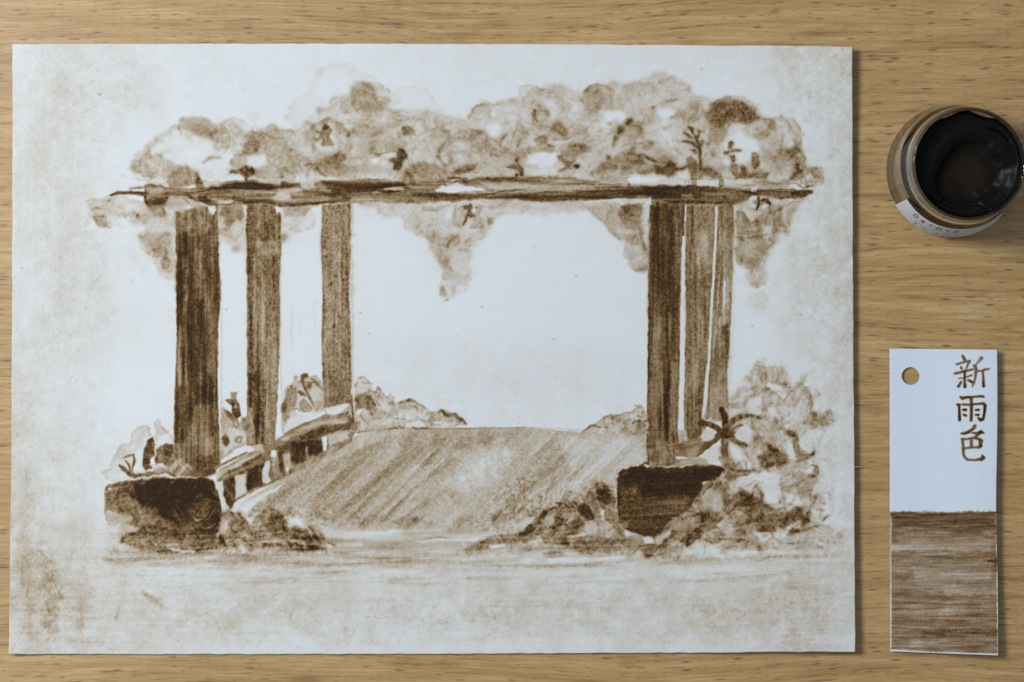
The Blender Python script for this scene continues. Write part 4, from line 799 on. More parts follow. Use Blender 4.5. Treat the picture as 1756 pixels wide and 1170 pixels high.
    S([(722, 720), (734, 724)], [3, 2], .55, 1.3); S([(668, 736), (684, 733), (692, 735)], [3, 7, 4], .66, 1.5, 1.2); S([(708, 733), (720, 736), (732, 732)], [4, 6, 2], .66, 1.4, 1); S([(612, 742), (640, 738)], [3, 4], .58, 1.6)
    S([(614, 700), (624, 720), (625, 724)], [2, 3, 2], .5, 1.2); S([(618, 716), (622, 722), (618, 708)], [1.5, 1.5, 1.5], .5, 1); P([(613, 700), (620, 702), (618, 712), (612, 710)], .05, soft=1); P([(608, 722), (618, 724), (616, 740), (606, 738)], .42, soft=1.8, rim=.07)
    scatter((612, 650, 790, 732), 50, .06, .2, (2, 6), 'brush')
    # shrub at the right end of the path
    P([(1000, 740), (1014, 730), (1024, 724), (1034, 716), (1056, 710), (1074, 708), (1090, 698), (1096, 692), (1104, 700), (1110, 712), (1111, 746), (1090, 748), (1060, 746), (1030, 742), (1016, 744)], .19, soft=1.5, warp=1.6, ta=.5, grain=.2, rim=.06, tex='brush')
    P([(1078, 710), (1094, 702), (1102, 708), (1096, 720), (1080, 722)], .06, soft=2); S([(996, 741), (1010, 733), (1020, 730), (1030, 734)], [2, 4, 5, 3], .46, 1.4, 1.2); S([(1034, 716), (1050, 712), (1064, 712)], [3, 5, 3], .36, 1.6, 1.2); S([(1084, 726), (1096, 722), (1106, 730)], [4, 6, 5], .5, 1.8, 1.2)
    P([(1060, 742), (1070, 732), (1096, 726), (1110, 734), (1108, 746), (1080, 748)], .34, soft=2.5, ta=.5)
    for x, y in [(1090, 695), (1100, 700), (1102, 708), (1095, 714), (1088, 720), (1062, 720), (1041, 733)]: B(x, y, 2.2, 1.8, .5, soft=1.2)
    scatter((1010, 706, 1110, 746), 22, .06, .18, (2, 6), 'brush')

    # ================================================================= the path
    P([(640, 740), (690, 736), (800, 734), (900, 733), (1000, 741), (1030, 744), (1108, 748), (1110, 792), (1070, 806), (1058, 830), (1040, 880), (960, 905), (880, 916), (760, 914), (640, 912), (560, 906), (500, 896), (470, 888), (420, 888), (398, 884), (404, 864), (460, 832), (510, 800), (560, 776), (606, 752)],
      .24, soft=1.6, warp=1.2, tex='d', ta=.25, grain=.22)
    P([(640, 742), (700, 740), (760, 742), (740, 760), (680, 830), (620, 900), (500, 896), (440, 876), (480, 836), (560, 796)], .31, soft=12, warp=3, tex='d', ta=.25, grain=.22)
    P([(700, 740), (860, 738), (880, 762), (780, 772), (720, 764)], .31, soft=8, warp=3, tex='mott', ta=.4, grain=.2)
    P([(800, 800), (860, 756), (890, 780), (850, 820), (800, 850), (760, 830)], .13, soft=16, warp=5, tex='mott', ta=.6, grain=.35)
    P([(880, 790), (930, 770), (1000, 750), (960, 790), (890, 860), (820, 890), (840, 850)], .27, soft=12, warp=4, tex='d', ta=.5, grain=.3)
    P([(960, 750), (1100, 752), (1106, 790), (1060, 806), (1050, 830), (1020, 820), (960, 860), (940, 850), (980, 810)], .14, soft=8, warp=3, tex='d', ta=.6, grain=.3)
    for a, b, w, dd in [((750, 774), (716, 806), 9, .2), ((778, 786), (712, 836), 8, .2), ((712, 812), (640, 884), 10, .13), ((706, 838), (664, 888), 8, .2), ((738, 852), (700, 884), 7, .24), ((735, 856), (722, 872), 5, .2),
                        ((660, 756), (610, 780), 6, .17), ((640, 776), (560, 832), 8, .12), ((620, 790), (520, 866), 9, .12), ((600, 812), (500, 880), 8, .12), ((652, 812), (560, 896), 8, .14), ((690, 790), (640, 832), 7, .12), ((600, 766), (520, 812), 6, .15),
                        ((560, 800), (450, 866), 7, .14), ((690, 856), (650, 900), 10, .13), ((930, 810), (870, 870), 12, .1), ((980, 780), (940, 812), 8, .09), ((640, 850), (600, 890), 8, .14), ((900, 860), (850, 900), 14, .12), ((1000, 800), (920, 880), 4, .1), ((955, 838), (905, 890), 2, .2), ((1010, 790), (960, 832), 2, .14), ((1030, 800), (985, 836), 2, .12)]:
        S([a, ((a[0] + b[0]) / 2 + 2, (a[1] + b[1]) / 2), b], [w * .6, w, w * .4], dd * .8, w * .6, 1.2, tex='d', ta=.6, mode='add', grain=.25)
    for a, b, w, dd in [((738, 776), (690, 822), 4, .12), ((762, 786), (660, 880), 3, .13), ((690, 800), (600, 876), 5, .09), ((640, 808), (540, 880), 4, .08), ((720, 840), (680, 872), 3, .12), ((610, 800), (530, 850), 4, .07), ((560, 836), (470, 884), 5, .06), ((720, 860), (668, 900), 3, .08)]:
        S([a, b], [w, w], -dd, w * .6, 1.2, tex='d', ta=.4, mode='add')
    P([(600, 752), (630, 742), (690, 738), (668, 750), (620, 768), (560, 794), (560, 790), (580, 776)], .21, soft=4, warp=2, tex='d2'); P([(420, 862), (460, 842), (490, 828), (476, 840), (440, 862), (428, 876), (418, 880), (412, 872)], .08, soft=2, warp=2)
    S([(700, 736), (760, 735), (840, 735), (900, 733)], [2.5, 1.8, 1.6, 1.2], .55, 1, .5, tex='h'); S([(900, 733), (960, 735), (1000, 738)], [1.2, 1, 1], .3, 1, .5)
    for x, y, rx, ry, dd in [(850, 886, 30, 8, .12), (700, 894, 40, 7, .16), (640, 890, 26, 7, .12), (800, 895, 30, 6, .12), (900, 880, 24, 10, .12), (620, 896, 16, 5, .2), (560, 888, 16, 5, .12), (710, 890, 16, 5, .22)]:
        B(x, y, rx, ry, dd, soft=6, warp=4, tex='d', ta=.8, mode='add', grain=.4)
    # ground below the path: long horizontal smears
    P([(176, 948), (190, 940), (360, 948), (500, 930), (560, 920), (700, 918), (900, 924), (1100, 940), (1200, 930), (1420, 940), (1410, 960), (1200, 966), (1000, 972), (760, 976), (500, 972), (300, 972), (190, 972)], .2, soft=8, warp=4, tex='h', ta=.7, grain=.15)
    P([(180, 950), (300, 948), (420, 950), (520, 944), (600, 938), (590, 950), (500, 960), (400, 964), (300, 968), (190, 972), (174, 962)], .24, soft=2.5, warp=3, tex='h', ta=.5)
    P([(560, 912), (700, 908), (880, 916), (860, 926), (700, 930), (600, 926), (540, 926)], .13, soft=6, warp=3, tex='h', ta=.8)
    for x0, y0, x1, y1, w, dd in [(690, 926, 820, 922, 2.5, .42), (820, 922, 900, 920, 3, .5), (570, 908, 680, 906, 4, .3), (560, 948, 640, 942, 6, .3), (480, 958, 640, 954, 3, .3), (640, 960, 820, 962, 4, .2), (520, 972, 700, 966, 4, .16), (700, 950, 800, 936, 8, .22), (860, 962, 960, 958, 5, .22), (960, 972, 1240, 964, 3, .3), (870, 960, 910, 970, 4, .3), (1280, 962, 1330, 962, 3, .32),
                                  (1000, 948, 1200, 950, 3, .16), (1060, 960, 1200, 968, 4, .22), (310, 974, 400, 970, 3, .28), (184, 970, 330, 972, 3, .26), (640, 1002, 720, 996, 4, .16), (480, 985, 640, 980, 4, .12), (740, 978, 860, 974, 5, .12), (1180, 1003, 1260, 998, 3, .14), (330, 992, 420, 986, 3, .12), (900, 985, 1000, 978, 5, .12), (600, 918, 640, 946, 3, .1), (230, 946, 360, 950, 3, .3), (380, 944, 480, 950, 3, .35)]:
        S([(x0, y0), ((x0 + x1) / 2, (y0 + y1) / 2 + rng.uniform(-2, 2)), (x1, y1)], [w * .4, w, w * .4], dd, 1.8, 1.6, tex='h', ta=.7)
    for x0, y0, x1, y1, w in [(600, 916, 690, 912, 6), (720, 928, 830, 924, 4), (836, 937, 866, 937, 3), (900, 956, 945, 956, 3), (945, 962, 1070, 956, 7), (560, 936, 620, 934, 5), (350, 957, 380, 952, 4), (600, 948, 640, 946, 3), (1200, 944, 1400, 950, 6), (250, 975, 330, 976, 4)]:
        S([(x0, y0), (x1, y1)], w, .03, 2, 1.5, tex='h', mode='set', ta=.5)
    for _ in range(150):
        x, y = rng.uniform(190, 1380), rng.uniform(912, 1000); L = rng.uniform(30, 150)
        S([(x, y), (x + L / 2, y + rng.uniform(-1.5, 1.5)), (x + L, y - rng.uniform(0, 3))], [.6, rng.uniform(1, 3.6), .6], rng.uniform(.05, .15), 1.6, 1.2, tex='h', ta=.8, mode='add')

    # ================================================================= bench rail and balusters
    P([(372, 824), (376, 806), (430, 776), (468, 766), (500, 746), (556, 718), (600, 706), (610, 740), (600, 760), (560, 776), (520, 802), (470, 828), (420, 852), (394, 874), (380, 850)], .56, soft=1.5, warp=1.5, tex='d2', ta=.3)
    P([(372, 812), (420, 778), (470, 762), (454, 776), (392, 808), (374, 822)], .36, soft=1.6, tex='d2', ta=.4); S([(366, 806), (400, 786), (424, 776)], [5, 4, 3], .55, 1.6, 1); P([(384, 806), (420, 786), (446, 778), (440, 782), (396, 806)], .2, soft=1.3); P([(430, 766), (450, 760), (456, 772), (440, 774)], .2, soft=2)
    S([(372, 826), (400, 808), (430, 792), (456, 776)], [3, 3, 3, 3], .72, 1.2, .8); P([(378, 820), (400, 810), (450, 786), (452, 792), (420, 806), (384, 822)], .45, soft=1.6)
    # rail, rear half
    P([(474, 752), (500, 738), (530, 722), (556, 712), (590, 712), (602, 724), (560, 730), (520, 744), (490, 756), (474, 764)], .4, soft=1.6, tex='d2', ta=.4); S([(490, 744), (520, 728), (556, 714)], [5, 5, 3], .5, 1.5, 1); P([(500, 742), (540, 724), (570, 718), (596, 718), (592, 726), (556, 728), (520, 738)], .28, soft=1.8); P([(476, 754), (490, 748), (500, 750), (480, 758)], .2, soft=1.4)
    P([(514, 748), (540, 738), (590, 726), (596, 732), (570, 742), (540, 752), (516, 756)], .78, soft=1.6, warp=1.4); S([(494, 744), (508, 740)], [3, 4], .45, 1.3)
    P([(478, 762), (512, 752), (514, 762), (500, 770), (480, 776)], .5, soft=2, ta=.4)
    P([(450, 766), (480, 750), (486, 762), (474, 774), (456, 784)], .48, soft=2.5, warp=1.5, ta=.4); P([(456, 778), (480, 764), (514, 756), (512, 766), (480, 776), (458, 788)], .62, soft=2, warp=1.5, ta=.4)
    # shadow gaps and pale balusters
    for pts, dd in [([(384, 826), (402, 818), (404, 856), (396, 872), (386, 868), (384, 850)], .84), ([(423, 806), (452, 796), (450, 832), (440, 836), (424, 844)], .84), ([(478, 776), (486, 774), (488, 806), (482, 812), (478, 800)], .8), ([(498, 760), (524, 758), (526, 786), (518, 800), (508, 802), (500, 790)], .86), ([(526, 756), (550, 754), (552, 774), (546, 780), (530, 784), (524, 776)], .82), ([(542, 778), (566, 774), (562, 780), (540, 784)], .78), ([(464, 786), (468, 780), (468, 820), (464, 816)], .6)]:
        P(pts, dd, soft=1.5, warp=1.4, tex='v', ta=.2)
    for pts, dd in [([(368, 826), (382, 826), (384, 850), (390, 870), (384, 874), (376, 860)], .1), ([(404, 816), (421, 812), (423, 846), (414, 850), (404, 856)], .14), ([(454, 792), (462, 788), (464, 800), (460, 812), (466, 824), (458, 830), (450, 828), (450, 808)], .12), ([(465, 774), (476, 772), (478, 800), (480, 814), (472, 822), (466, 800)], .42), ([(465, 772), (474, 772), (474, 784), (466, 784)], .04), ([(484, 778), (498, 776), (500, 800), (494, 808), (488, 806)], .3), ([(491, 802), (496, 802), (494, 812), (490, 812)], .02), ([(552, 750), (561, 748), (561, 774), (554, 774)], .02), ([(562, 746), (596, 736), (600, 744), (580, 758), (564, 772)], .24), ([(524, 768), (528, 766), (530, 790), (526, 796)], .4)]:
        P(pts, dd, soft=1.3, warp=1.1, tex='v', ta=.3, rim=.04 if dd > .1 else 0)
    P([(570, 764), (600, 752), (602, 758), (580, 772), (564, 780), (556, 780)], .5, soft=1.5); S([(592, 738), (600, 734), (605, 742)], [3, 3, 2], .62, 1.3); P([(574, 752), (592, 742), (600, 750), (586, 758)], .2, soft=1.8); S([(600, 738), (606, 740)], [1.5, 1.5], .05, 1, mode='set')
    P([(396, 880), (402, 862), (420, 850), (444, 838), (462, 832), (456, 838), (430, 852), (414, 866), (408, 880)], .08, soft=1.6, warp=1.6); S([(466, 828), (500, 806), (524, 800), (560, 778), (604, 752)], [2, 4, 6, 5, 3], .5, 2.2, 1.4, tex='d2', ta=.5); P([(500, 800), (540, 782), (580, 764), (584, 770), (540, 794), (506, 812)], .38, soft=4, warp=2, tex='d2', ta=.4); S([(404, 858), (424, 846)], [1.5, 3], .45, 1.3); S([(450, 830), (456, 832)], [4, 3], .6, 1.3); S([(436, 838), (440, 846)], 1.2, .05, .8, mode='set')

    # ================================================================= left pedestal
    P([(181, 836), (196, 828), (240, 824), (300, 821), (340, 820), (364, 822), (372, 840), (378, 866), (380, 892), (374, 930), (372, 942), (330, 948), (260, 944), (210, 932), (190, 918), (182, 890), (180, 860)], .6, soft=1.5, warp=1.8, tex='brush', ta=.35, grain=.1)
    P([(228, 830), (300, 822), (344, 822), (366, 826), (372, 850), (374, 880), (340, 884), (320, 900), (296, 896), (280, 888), (268, 874), (240, 868), (226, 856), (218, 842)], 1.05, soft=6, warp=4, warp2=3, ta=.05)
    P([(300, 880), (372, 870), (378, 900), (366, 926), (320, 924), (296, 908)], .82, soft=6, warp=4, tex='brush', ta=.2); P([(330, 862), (350, 856), (354, 868), (334, 872)], .72, soft=4, warp=3); B(350, 890, 10, 7, .68, soft=4, warp=3, ta=.4)
    P([(182, 844), (214, 842), (234, 858), (226, 876), (200, 880), (182, 872)], .56, soft=4, warp=4, tex='brush', ta=.35)
    P([(180, 876), (216, 882), (236, 896), (246, 904), (220, 916), (200, 920), (184, 910)], .24, soft=4, warp=3.5, tex='h', ta=.4)
    P([(184, 906), (206, 900), (212, 914), (202, 926), (188, 926)], .1, soft=4, warp=3); P([(220, 896), (260, 880), (272, 886), (264, 900), (240, 904)], .5, soft=3, warp=2.5, tex='d2', ta=.3)
    P([(210, 902), (240, 906), (226, 914), (212, 912)], .2, soft=2.5, warp=2); P([(206, 914), (240, 916), (300, 916), (360, 920), (370, 940), (320, 948), (250, 944), (208, 930)], .5, soft=3, warp=3, tex='brush', ta=.4, grain=.15)
    P([(240, 904), (300, 902), (330, 914), (300, 924), (250, 918)], .7, soft=4, warp=3, tex='h', ta=.25); S([(186, 832), (214, 826), (240, 824)], [3, 4, 3], .55, 1.4); S([(187, 838), (189, 839)], 3, .05, 1, mode='set'); S([(216, 828), (300, 823), (350, 822)], [2, 3, 4], .92, 1.3)
    S([(180, 840), (180, 880)], [2, 2], .5, 1.2); S([(372, 840), (378, 870), (380, 896)], [3, 3, 5], .9, 1.3); S([(298, 904), (304, 918)], [6, 3], .85, 2.5, 2)
    for k in range(26):
        x, y = rng.uniform(186, 366), rng.uniform(838, 935)
        if y < 890 and x > 235: continue
        S([(x, y), (x + 12, y - 3), (x + 24, y + rng.uniform(-3, 3))], [1, 2.6, 1], rng.uniform(-.2, .22), 1.5, 2.5, mode='add')
    S([(288, 907), (294, 907)], [1.5, 1], .3, 1, mode='set'); P([(286, 938), (300, 942), (336, 944), (334, 948), (300, 946)], .14, soft=1.3, warp=1.5)
    # grass tufts right of the pedestal
    P([(374, 880), (388, 874), (404, 876), (414, 886), (422, 898), (430, 900), (436, 888), (450, 878), (468, 874), (482, 880), (492, 894), (494, 908), (504, 904), (530, 906), (544, 912), (552, 926), (562, 938), (540, 944), (500, 942), (460, 940), (420, 944), (376, 944), (372, 920)], .42, soft=2, warp=3, tex='brush', ta=.5, grain=.2)
    P([(440, 884), (452, 876), (464, 876), (470, 884), (456, 892), (442, 894)], .36, soft=2, tex='v', ta=.5); P([(462, 882), (478, 880), (490, 898), (488, 916), (470, 920), (460, 900)], .6, soft=4, warp=3, tex='brush', ta=.3); P([(378, 886), (392, 896), (386, 914), (374, 916)], .2, soft=2.5, tex='v', ta=.6); S([(408, 880), (418, 892), (416, 898)], [5, 7, 4], .6, 2)
    P([(500, 908), (530, 908), (544, 918), (550, 930), (520, 930), (500, 922)], .56, soft=3, warp=2.5, tex='brush', ta=.4); P([(440, 926), (480, 930), (540, 932), (562, 940), (530, 946), (490, 942), (450, 936)], .66, soft=2, warp=2.5, tex='h', ta=.35); S([(444, 930), (470, 928), (490, 934)], [3, 2, 2], .15, 1.4, 1.5, mode='set'); S([(512, 932), (542, 933)], [3, 3], .1, 1.3, mode='set')
    S([(548, 914), (560, 930), (576, 936)], [2, 4, 2], .6, 1.3); B(379, 924, 4, 7, .76, soft=2.5); B(424, 920, 3, 3, .2, soft=1.6, mode='set'); S([(380, 942), (388, 940)], [4, 3], .05, 1.3, mode='set'); P([(494, 894), (510, 888), (520, 900), (506, 902)], .04, soft=2.5)
    S([(372, 876), (374, 892), (370, 900)], [6, 10, 4], .95, 2)
    scatter((380, 880, 560, 940), 45, .08, .22, (2, 7), 'brush')

    # ================================================================= right pedestal
    P([(1058, 826), (1060, 812), (1068, 804), (1100, 801), (1130, 802), (1160, 801), (1180, 797), (1236, 799), (1248, 806), (1236, 824), (1216, 830), (1200, 850), (1188, 870), (1176, 880), (1160, 890), (1150, 902), (1140, 910), (1124, 920), (1104, 919), (1090, 914), (1082, 912), (1068, 908), (1061, 896), (1058, 860)], .82, soft=1.4, warp=1.5, tex='mott', ta=.14, grain=.05)
    P([(1062, 820), (1080, 806), (1160, 806), (1236, 804), (1234, 818), (1208, 824), (1196, 844), (1186, 862), (1150, 864), (1110, 858), (1096, 836), (1070, 840)], .97, soft=5, warp=3, warp2=2, tex='brush', ta=.06)
    P([(1076, 834), (1090, 830), (1100, 846), (1104, 864), (1090, 884), (1070, 886), (1062, 870), (1064, 850)], .74, soft=5, warp=4, tex='mott', ta=.25, grain=.2); B(1086, 842, 8, 8, .66, soft=4, grain=.3)
    P([(1066, 874), (1100, 866), (1176, 860), (1170, 884), (1146, 904), (1110, 914), (1080, 902)], .72, soft=5, warp=3.5, tex='h', ta=.25, grain=.1); P([(1060, 890), (1078, 892), (1080, 906), (1070, 908), (1063, 902)], .5, soft=3.5)
    B(1150, 826, 6, 2, .8, soft=2); S([(1080, 904), (1082, 910)], [3, 4], .5, 1.4); S([(1090, 806), (1108, 794), (1114, 790)], [4, 6, 3], .8, 1.6, 1); P([(1104, 797), (1114, 797), (1112, 800), (1106, 801)], .05, soft=.8)
    S([(1180, 798), (1210, 797), (1236, 800)], [2, 2.5, 2], .6, 1.2)
    P([(1156, 802), (1150, 796), (1180, 790), (1206, 786), (1218, 798), (1180, 798), (1166, 802)], .36, soft=1.6, ta=.4, tex='h'); S([(1166, 802), (1180, 797), (1188, 797)], 1.5, .06, 1, mode='set')
    P([(1047, 850), (1052, 836), (1056, 846), (1059, 886), (1064, 906), (1072, 912), (1074, 918), (1066, 920), (1060, 910)], .12, soft=1.5, warp=1.2); B(1063, 908, 3, 3.5, .02, soft=1.5); S([(1076, 904), (1074, 894)], [2, 2], .45, 1.2)
    # grass left of it
    P([(866, 926), (872, 916), (890, 910), (904, 900), (920, 890), (928, 880), (930, 874), (938, 876), (944, 870), (956, 868), (962, 858), (966, 848), (976, 842), (990, 850), (1000, 852), (1008, 846), (1018, 834), (1026, 824), (1036, 826), (1044, 840), (1052, 844), (1058, 880), (1064, 904), (1072, 920), (1080, 930), (1050, 938), (990, 944), (940, 934), (900, 930)], .42, soft=1.7, warp=2, tex='brush', ta=.45, grain=.15)
    P([(880, 906), (900, 890), (914, 888), (916, 896), (896, 908), (880, 914)], .14, soft=1.8, ta=.6, grain=.2); S([(872, 926), (884, 924), (904, 914), (920, 896), (934, 880)], [4, 8, 14, 14, 10], .66, 1.8, 1.6, tex='brush', ta=.35)
    P([(940, 876), (952, 870), (954, 886), (950, 900), (938, 906), (934, 894)], .2, soft=1.8, rim=.04); P([(956, 876), (966, 874), (968, 886), (962, 900), (952, 906), (950, 896)], .5, soft=1.6, ta=.4); S([(950, 906), (960, 900), (966, 890)], [7, 8, 4], .78, 1.6, 1)
    S([(930, 926), (944, 922), (958, 906), (972, 892)], [3, 3, 3, 4], .66, 1.3, 1); P([(906, 924), (924, 918), (932, 928), (920, 936), (906, 932)], .12, soft=2, ta=.4); P([(930, 912), (946, 908), (940, 920), (928, 922)], .3, soft=1.6)
    S([(966, 852), (972, 844)], [8, 9], .36, 2.2); S([(952, 862), (962, 864)], [3, 7], .68, 1.3); P([(976, 850), (992, 850), (1000, 860), (990, 864), (978, 862)], .24, soft=1.8); B(984, 866, 8, 5, .66, soft=2.4); P([(988, 872), (1000, 862), (1010, 868), (1016, 884), (1006, 892), (994, 884)], .82, soft=2.4, warp=2); P([(1006, 884), (1020, 882), (1018, 892), (1008, 892)], .76, soft=2)
    P([(1002, 854), (1014, 842), (1020, 850), (1022, 872), (1012, 866)], .5, soft=1.8, ta=.4); P([(1020, 832), (1030, 824), (1040, 834), (1048, 848), (1048, 866), (1040, 874), (1030, 870), (1024, 856)], .74, soft=2.2, warp=1.6, ta=.25, rim=.05); P([(1022, 828), (1028, 824), (1038, 828), (1034, 838), (1024, 840)], .5, soft=1.6, rim=.08)
    P([(1040, 866), (1052, 860), (1056, 886), (1044, 892), (1036, 880)], .44, soft=2, tex='v', ta=.4); P([(1030, 874), (1038, 876), (1036, 890), (1040, 898), (1032, 892)], .08, soft=1.4); P([(1040, 846), (1054, 842), (1056, 852), (1048, 850)], .25, soft=1.5)
    P([(974, 896), (994, 888), (1004, 900), (990, 914), (970, 912)], .56, soft=3, warp=2.5, tex='brush', ta=.4); P([(1002, 894), (1020, 896), (1026, 912), (1012, 918), (1002, 908)], .2, soft=2, ta=.5); P([(1024, 900), (1044, 896), (1060, 916), (1040, 922), (1026, 916)], .22, soft=2, tex='v', ta=.5)
    S([(960, 922), (1000, 920), (1030, 922), (1050, 926)], [3, 3, 4, 3], .6, 1.4, 1.2, tex='h'); P([(972, 918), (1000, 914), (1010, 919), (976, 921)], .08, soft=1.3); B(966, 930, 9, 8, .6, soft=3.5, ta=.5); P([(976, 926), (1060, 928), (1080, 940), (1040, 948), (1000, 950), (980, 940)], .36, soft=3, warp=3, tex='brush', ta=.5, grain=.2)
    P([(820, 930), (850, 918), (880, 916), (900, 922), (880, 932), (860, 944), (800, 948), (790, 942)], .46, soft=3, warp=2.5, tex='h', ta=.4); S([(770, 952), (800, 940), (840, 930)], [2, 5, 8], .36, 2.2, tex='h'); P([(838, 935), (868, 934), (866, 939), (840, 940)], .03, soft=1.2, tex='h')
    S([(870, 944), (930, 940), (980, 942)], [4, 3, 3], .44, 1.6, 1.4, tex='h'); P([(930, 948), (960, 944), (970, 952), (940, 956)], .42, soft=2.5)
    scatter((880, 850, 1060, 940), 45, .08, .22, (2, 7), 'brush')
    # round stone shape beneath the pedestal
    P([(1062, 936), (1072, 926), (1086, 918), (1100, 920), (1104, 934), (1092, 944), (1080, 954), (1064, 950)], .3, soft=1.5, warp=1.5, rim=.14, ta=.5, grain=.3); P([(1102, 924), (1118, 922), (1122, 930), (1110, 936)], .05, soft=1.5)

    # ================================================================= right hand shrubs
    P([(1248, 720), (1250, 690), (1262, 672), (1272, 664), (1276, 648), (1286, 640), (1292, 626), (1300, 616), (1306, 626), (1320, 628), (1340, 630), (1350, 640), (1354, 660), (1362, 666), (1372, 656), (1384, 662), (1392, 678), (1392, 696), (1398, 708), (1406, 712), (1414, 706), (1424, 702), (1430, 714), (1428, 728), (1418, 726), (1404, 732), (1392, 742), (1400, 770), (1396, 784), (1392, 800), (1402, 814), (1418, 820), (1416, 900), (1440, 910), (1444, 920), (1430, 936), (1410, 930), (1402, 905), (1390, 926), (1370, 946), (1346, 944), (1320, 944), (1306, 946), (1280, 934), (1260, 944), (1238, 944), (1228, 932), (1206, 928), (1200, 920), (1176, 940), (1160, 958), (1110, 956), (1100, 940), (1120, 924), (1140, 912), (1156, 900), (1176, 880), (1200, 846), (1216, 830), (1238, 822), (1240, 800), (1230, 780), (1234, 760)],
      .2, soft=2, warp=3, warp2=2, tex='brush', ta=.5, rim=.06, grain=.25)
    # feathered tops
    for _ in range(70):
        x = rng.uniform(1262, 1392); top = np.interp(x, [1262, 1300, 1345, 1362, 1380, 1392], [676, 624, 636, 672, 660, 690]); y = top + rng.uniform(-4, 34)
        S([(x, y), (x + rng.uniform(-1, 7), y - rng.uniform(8, 20))], [2.2, .8], rng.uniform(.06, .2), 1.2, 1, mode='add')
    B(1310, 648, 8, 11, .34, soft=4, tex='v', ta=.6); B(1336, 644, 5, 10, .28, soft=3, tex='v', ta=.6)
    P([(1312, 662), (1320, 656), (1336, 662), (1346, 674), (1352, 684), (1342, 688), (1330, 674)], .05, soft=2, warp=1.5); P([(1274, 690), (1296, 672), (1310, 664), (1312, 668), (1296, 684), (1280, 698)], .3, soft=2, ta=.4); S([(1312, 662), (1328, 674), (1342, 686)], [4, 6, 3], .34, 1.8, 1.2); S([(1344, 686), (1356, 672), (1364, 668)], [3, 4, 2], .36, 1.4, 1)
    P([(1284, 684), (1304, 680), (1306, 700), (1302, 712), (1284, 710), (1280, 700)], .08, soft=2, warp=1.5); P([(1308, 684), (1324, 686), (1320, 700), (1308, 712), (1304, 700)], .32, soft=2, ta=.5); P([(1318, 700), (1330, 698), (1334, 710), (1324, 714)], .08, soft=2); P([(1340, 694), (1380, 692), (1390, 706), (1380, 722), (1350, 720), (1340, 708)], .12, soft=3.5, ta=.5)
    S([(1388, 676), (1392, 690), (1390, 704), (1394, 716)], [4, 5, 5, 6], .34, 2.2, 1.5); P([(1394, 704), (1408, 710), (1410, 724), (1398, 736), (1390, 726)], .34, soft=2.2, ta=.5); P([(1416, 708), (1424, 702), (1430, 714), (1426, 728), (1418, 726)], .22, soft=1.5, rim=.12); B(1424, 725, 5, 4, .44, soft=2)
    P([(1262, 690), (1276, 674), (1284, 660), (1280, 690), (1266, 716), (1256, 720)], .18, soft=3, tex='brush', ta=.7)
    # lily
    for pts, w, dd in [([(1238, 702), (1243, 714), (1244, 732)], [8, 10, 10], .84), ([(1244, 736), (1256, 722), (1272, 714), (1290, 712), (1304, 717)], [10, 9, 7, 5, 4], .55), ([(1202, 726), (1214, 727), (1228, 734), (1236, 740)], [9, 9, 10, 10], .74), ([(1234, 746), (1220, 758), (1206, 770), (1196, 782)], [12, 12, 10, 4], .64), ([(1243, 752), (1242, 768), (1244, 784)], [12, 11, 12], .58), ([(1250, 750), (1264, 755), (1276, 764)], [9, 11, 12], .66), ([(1250, 740), (1262, 732), (1274, 728)], [5, 4, 2], .5)]:
        S(pts, w, dd, 1.2, .8, ta=.2, mode='set', rim=.1)
    B(1243, 744, 9, 9, .88, soft=2, ta=.1); B(1254, 743, 6, 6, .8, soft=1.8); S([(1206, 764), (1220, 750)], [3, 4], .82, 1.2); B(1277, 764, 4, 4, .8, soft=1.4); S([(1257, 737), (1258, 738)], 2.4, .0, .8, mode='set'); B(1202, 725, 4, 4, .82, soft=1.5)
    S([(1282, 712), (1304, 718)], [2, 3], .7, 1); P([(1240, 704), (1242, 730), (1236, 732), (1232, 708)], .1, soft=1.5, mode='add')
    P([(1196, 784), (1206, 776), (1220, 768), (1232, 762), (1234, 790), (1220, 796), (1206, 786)], .09, soft=1.5, warp=1.2); P([(1204, 736), (1224, 738), (1226, 750), (1212, 760), (1204, 752)], .13, soft=2); P([(1250, 760), (1264, 768), (1276, 784), (1290, 800), (1284, 806), (1266, 792), (1254, 778)], .04, soft=1.8, warp=1.5); P([(1258, 742), (1280, 726), (1290, 740), (1284, 764), (1262, 752)], .1, soft=2, ta=.5, grain=.2); P([(1284, 700), (1302, 696), (1304, 710), (1286, 710)], .1, soft=2)
    P([(1232, 784), (1246, 782), (1256, 788), (1264, 800), (1272, 814), (1256, 812), (1240, 800)], .42, soft=1.8, warp=1.5, tex='brush', ta=.4)
    P([(1276, 766), (1284, 778), (1290, 790), (1280, 786)], .25, soft=2)
    # leaves to the right of the lily
    for pts, w, dd in [([(1294, 748), (1298, 754), (1301, 762)], [5, 10, 6], .5), ([(1308, 750), (1314, 751)], [3, 5], .46), ([(1288, 766), (1306, 768)], [1.5, 3], .42), ([(1314, 762), (1326, 770), (1336, 776)], [8, 9, 6], .58), ([(1350, 740), (1360, 744), (1364, 754)], [8, 12, 8], .56), ([(1362, 756), (1368, 776), (1372, 784)], [8, 9, 9], .42), ([(1368, 786), (1384, 782), (1394, 778)], [14, 8, 7], .42), ([(1328, 716), (1332, 722)], [6, 8], .32), ([(1290, 722), (1292, 734)], [7, 5], .36)]:
        S(pts, w, dd, 1.7, 1.4, ta=.35, rim=.06)
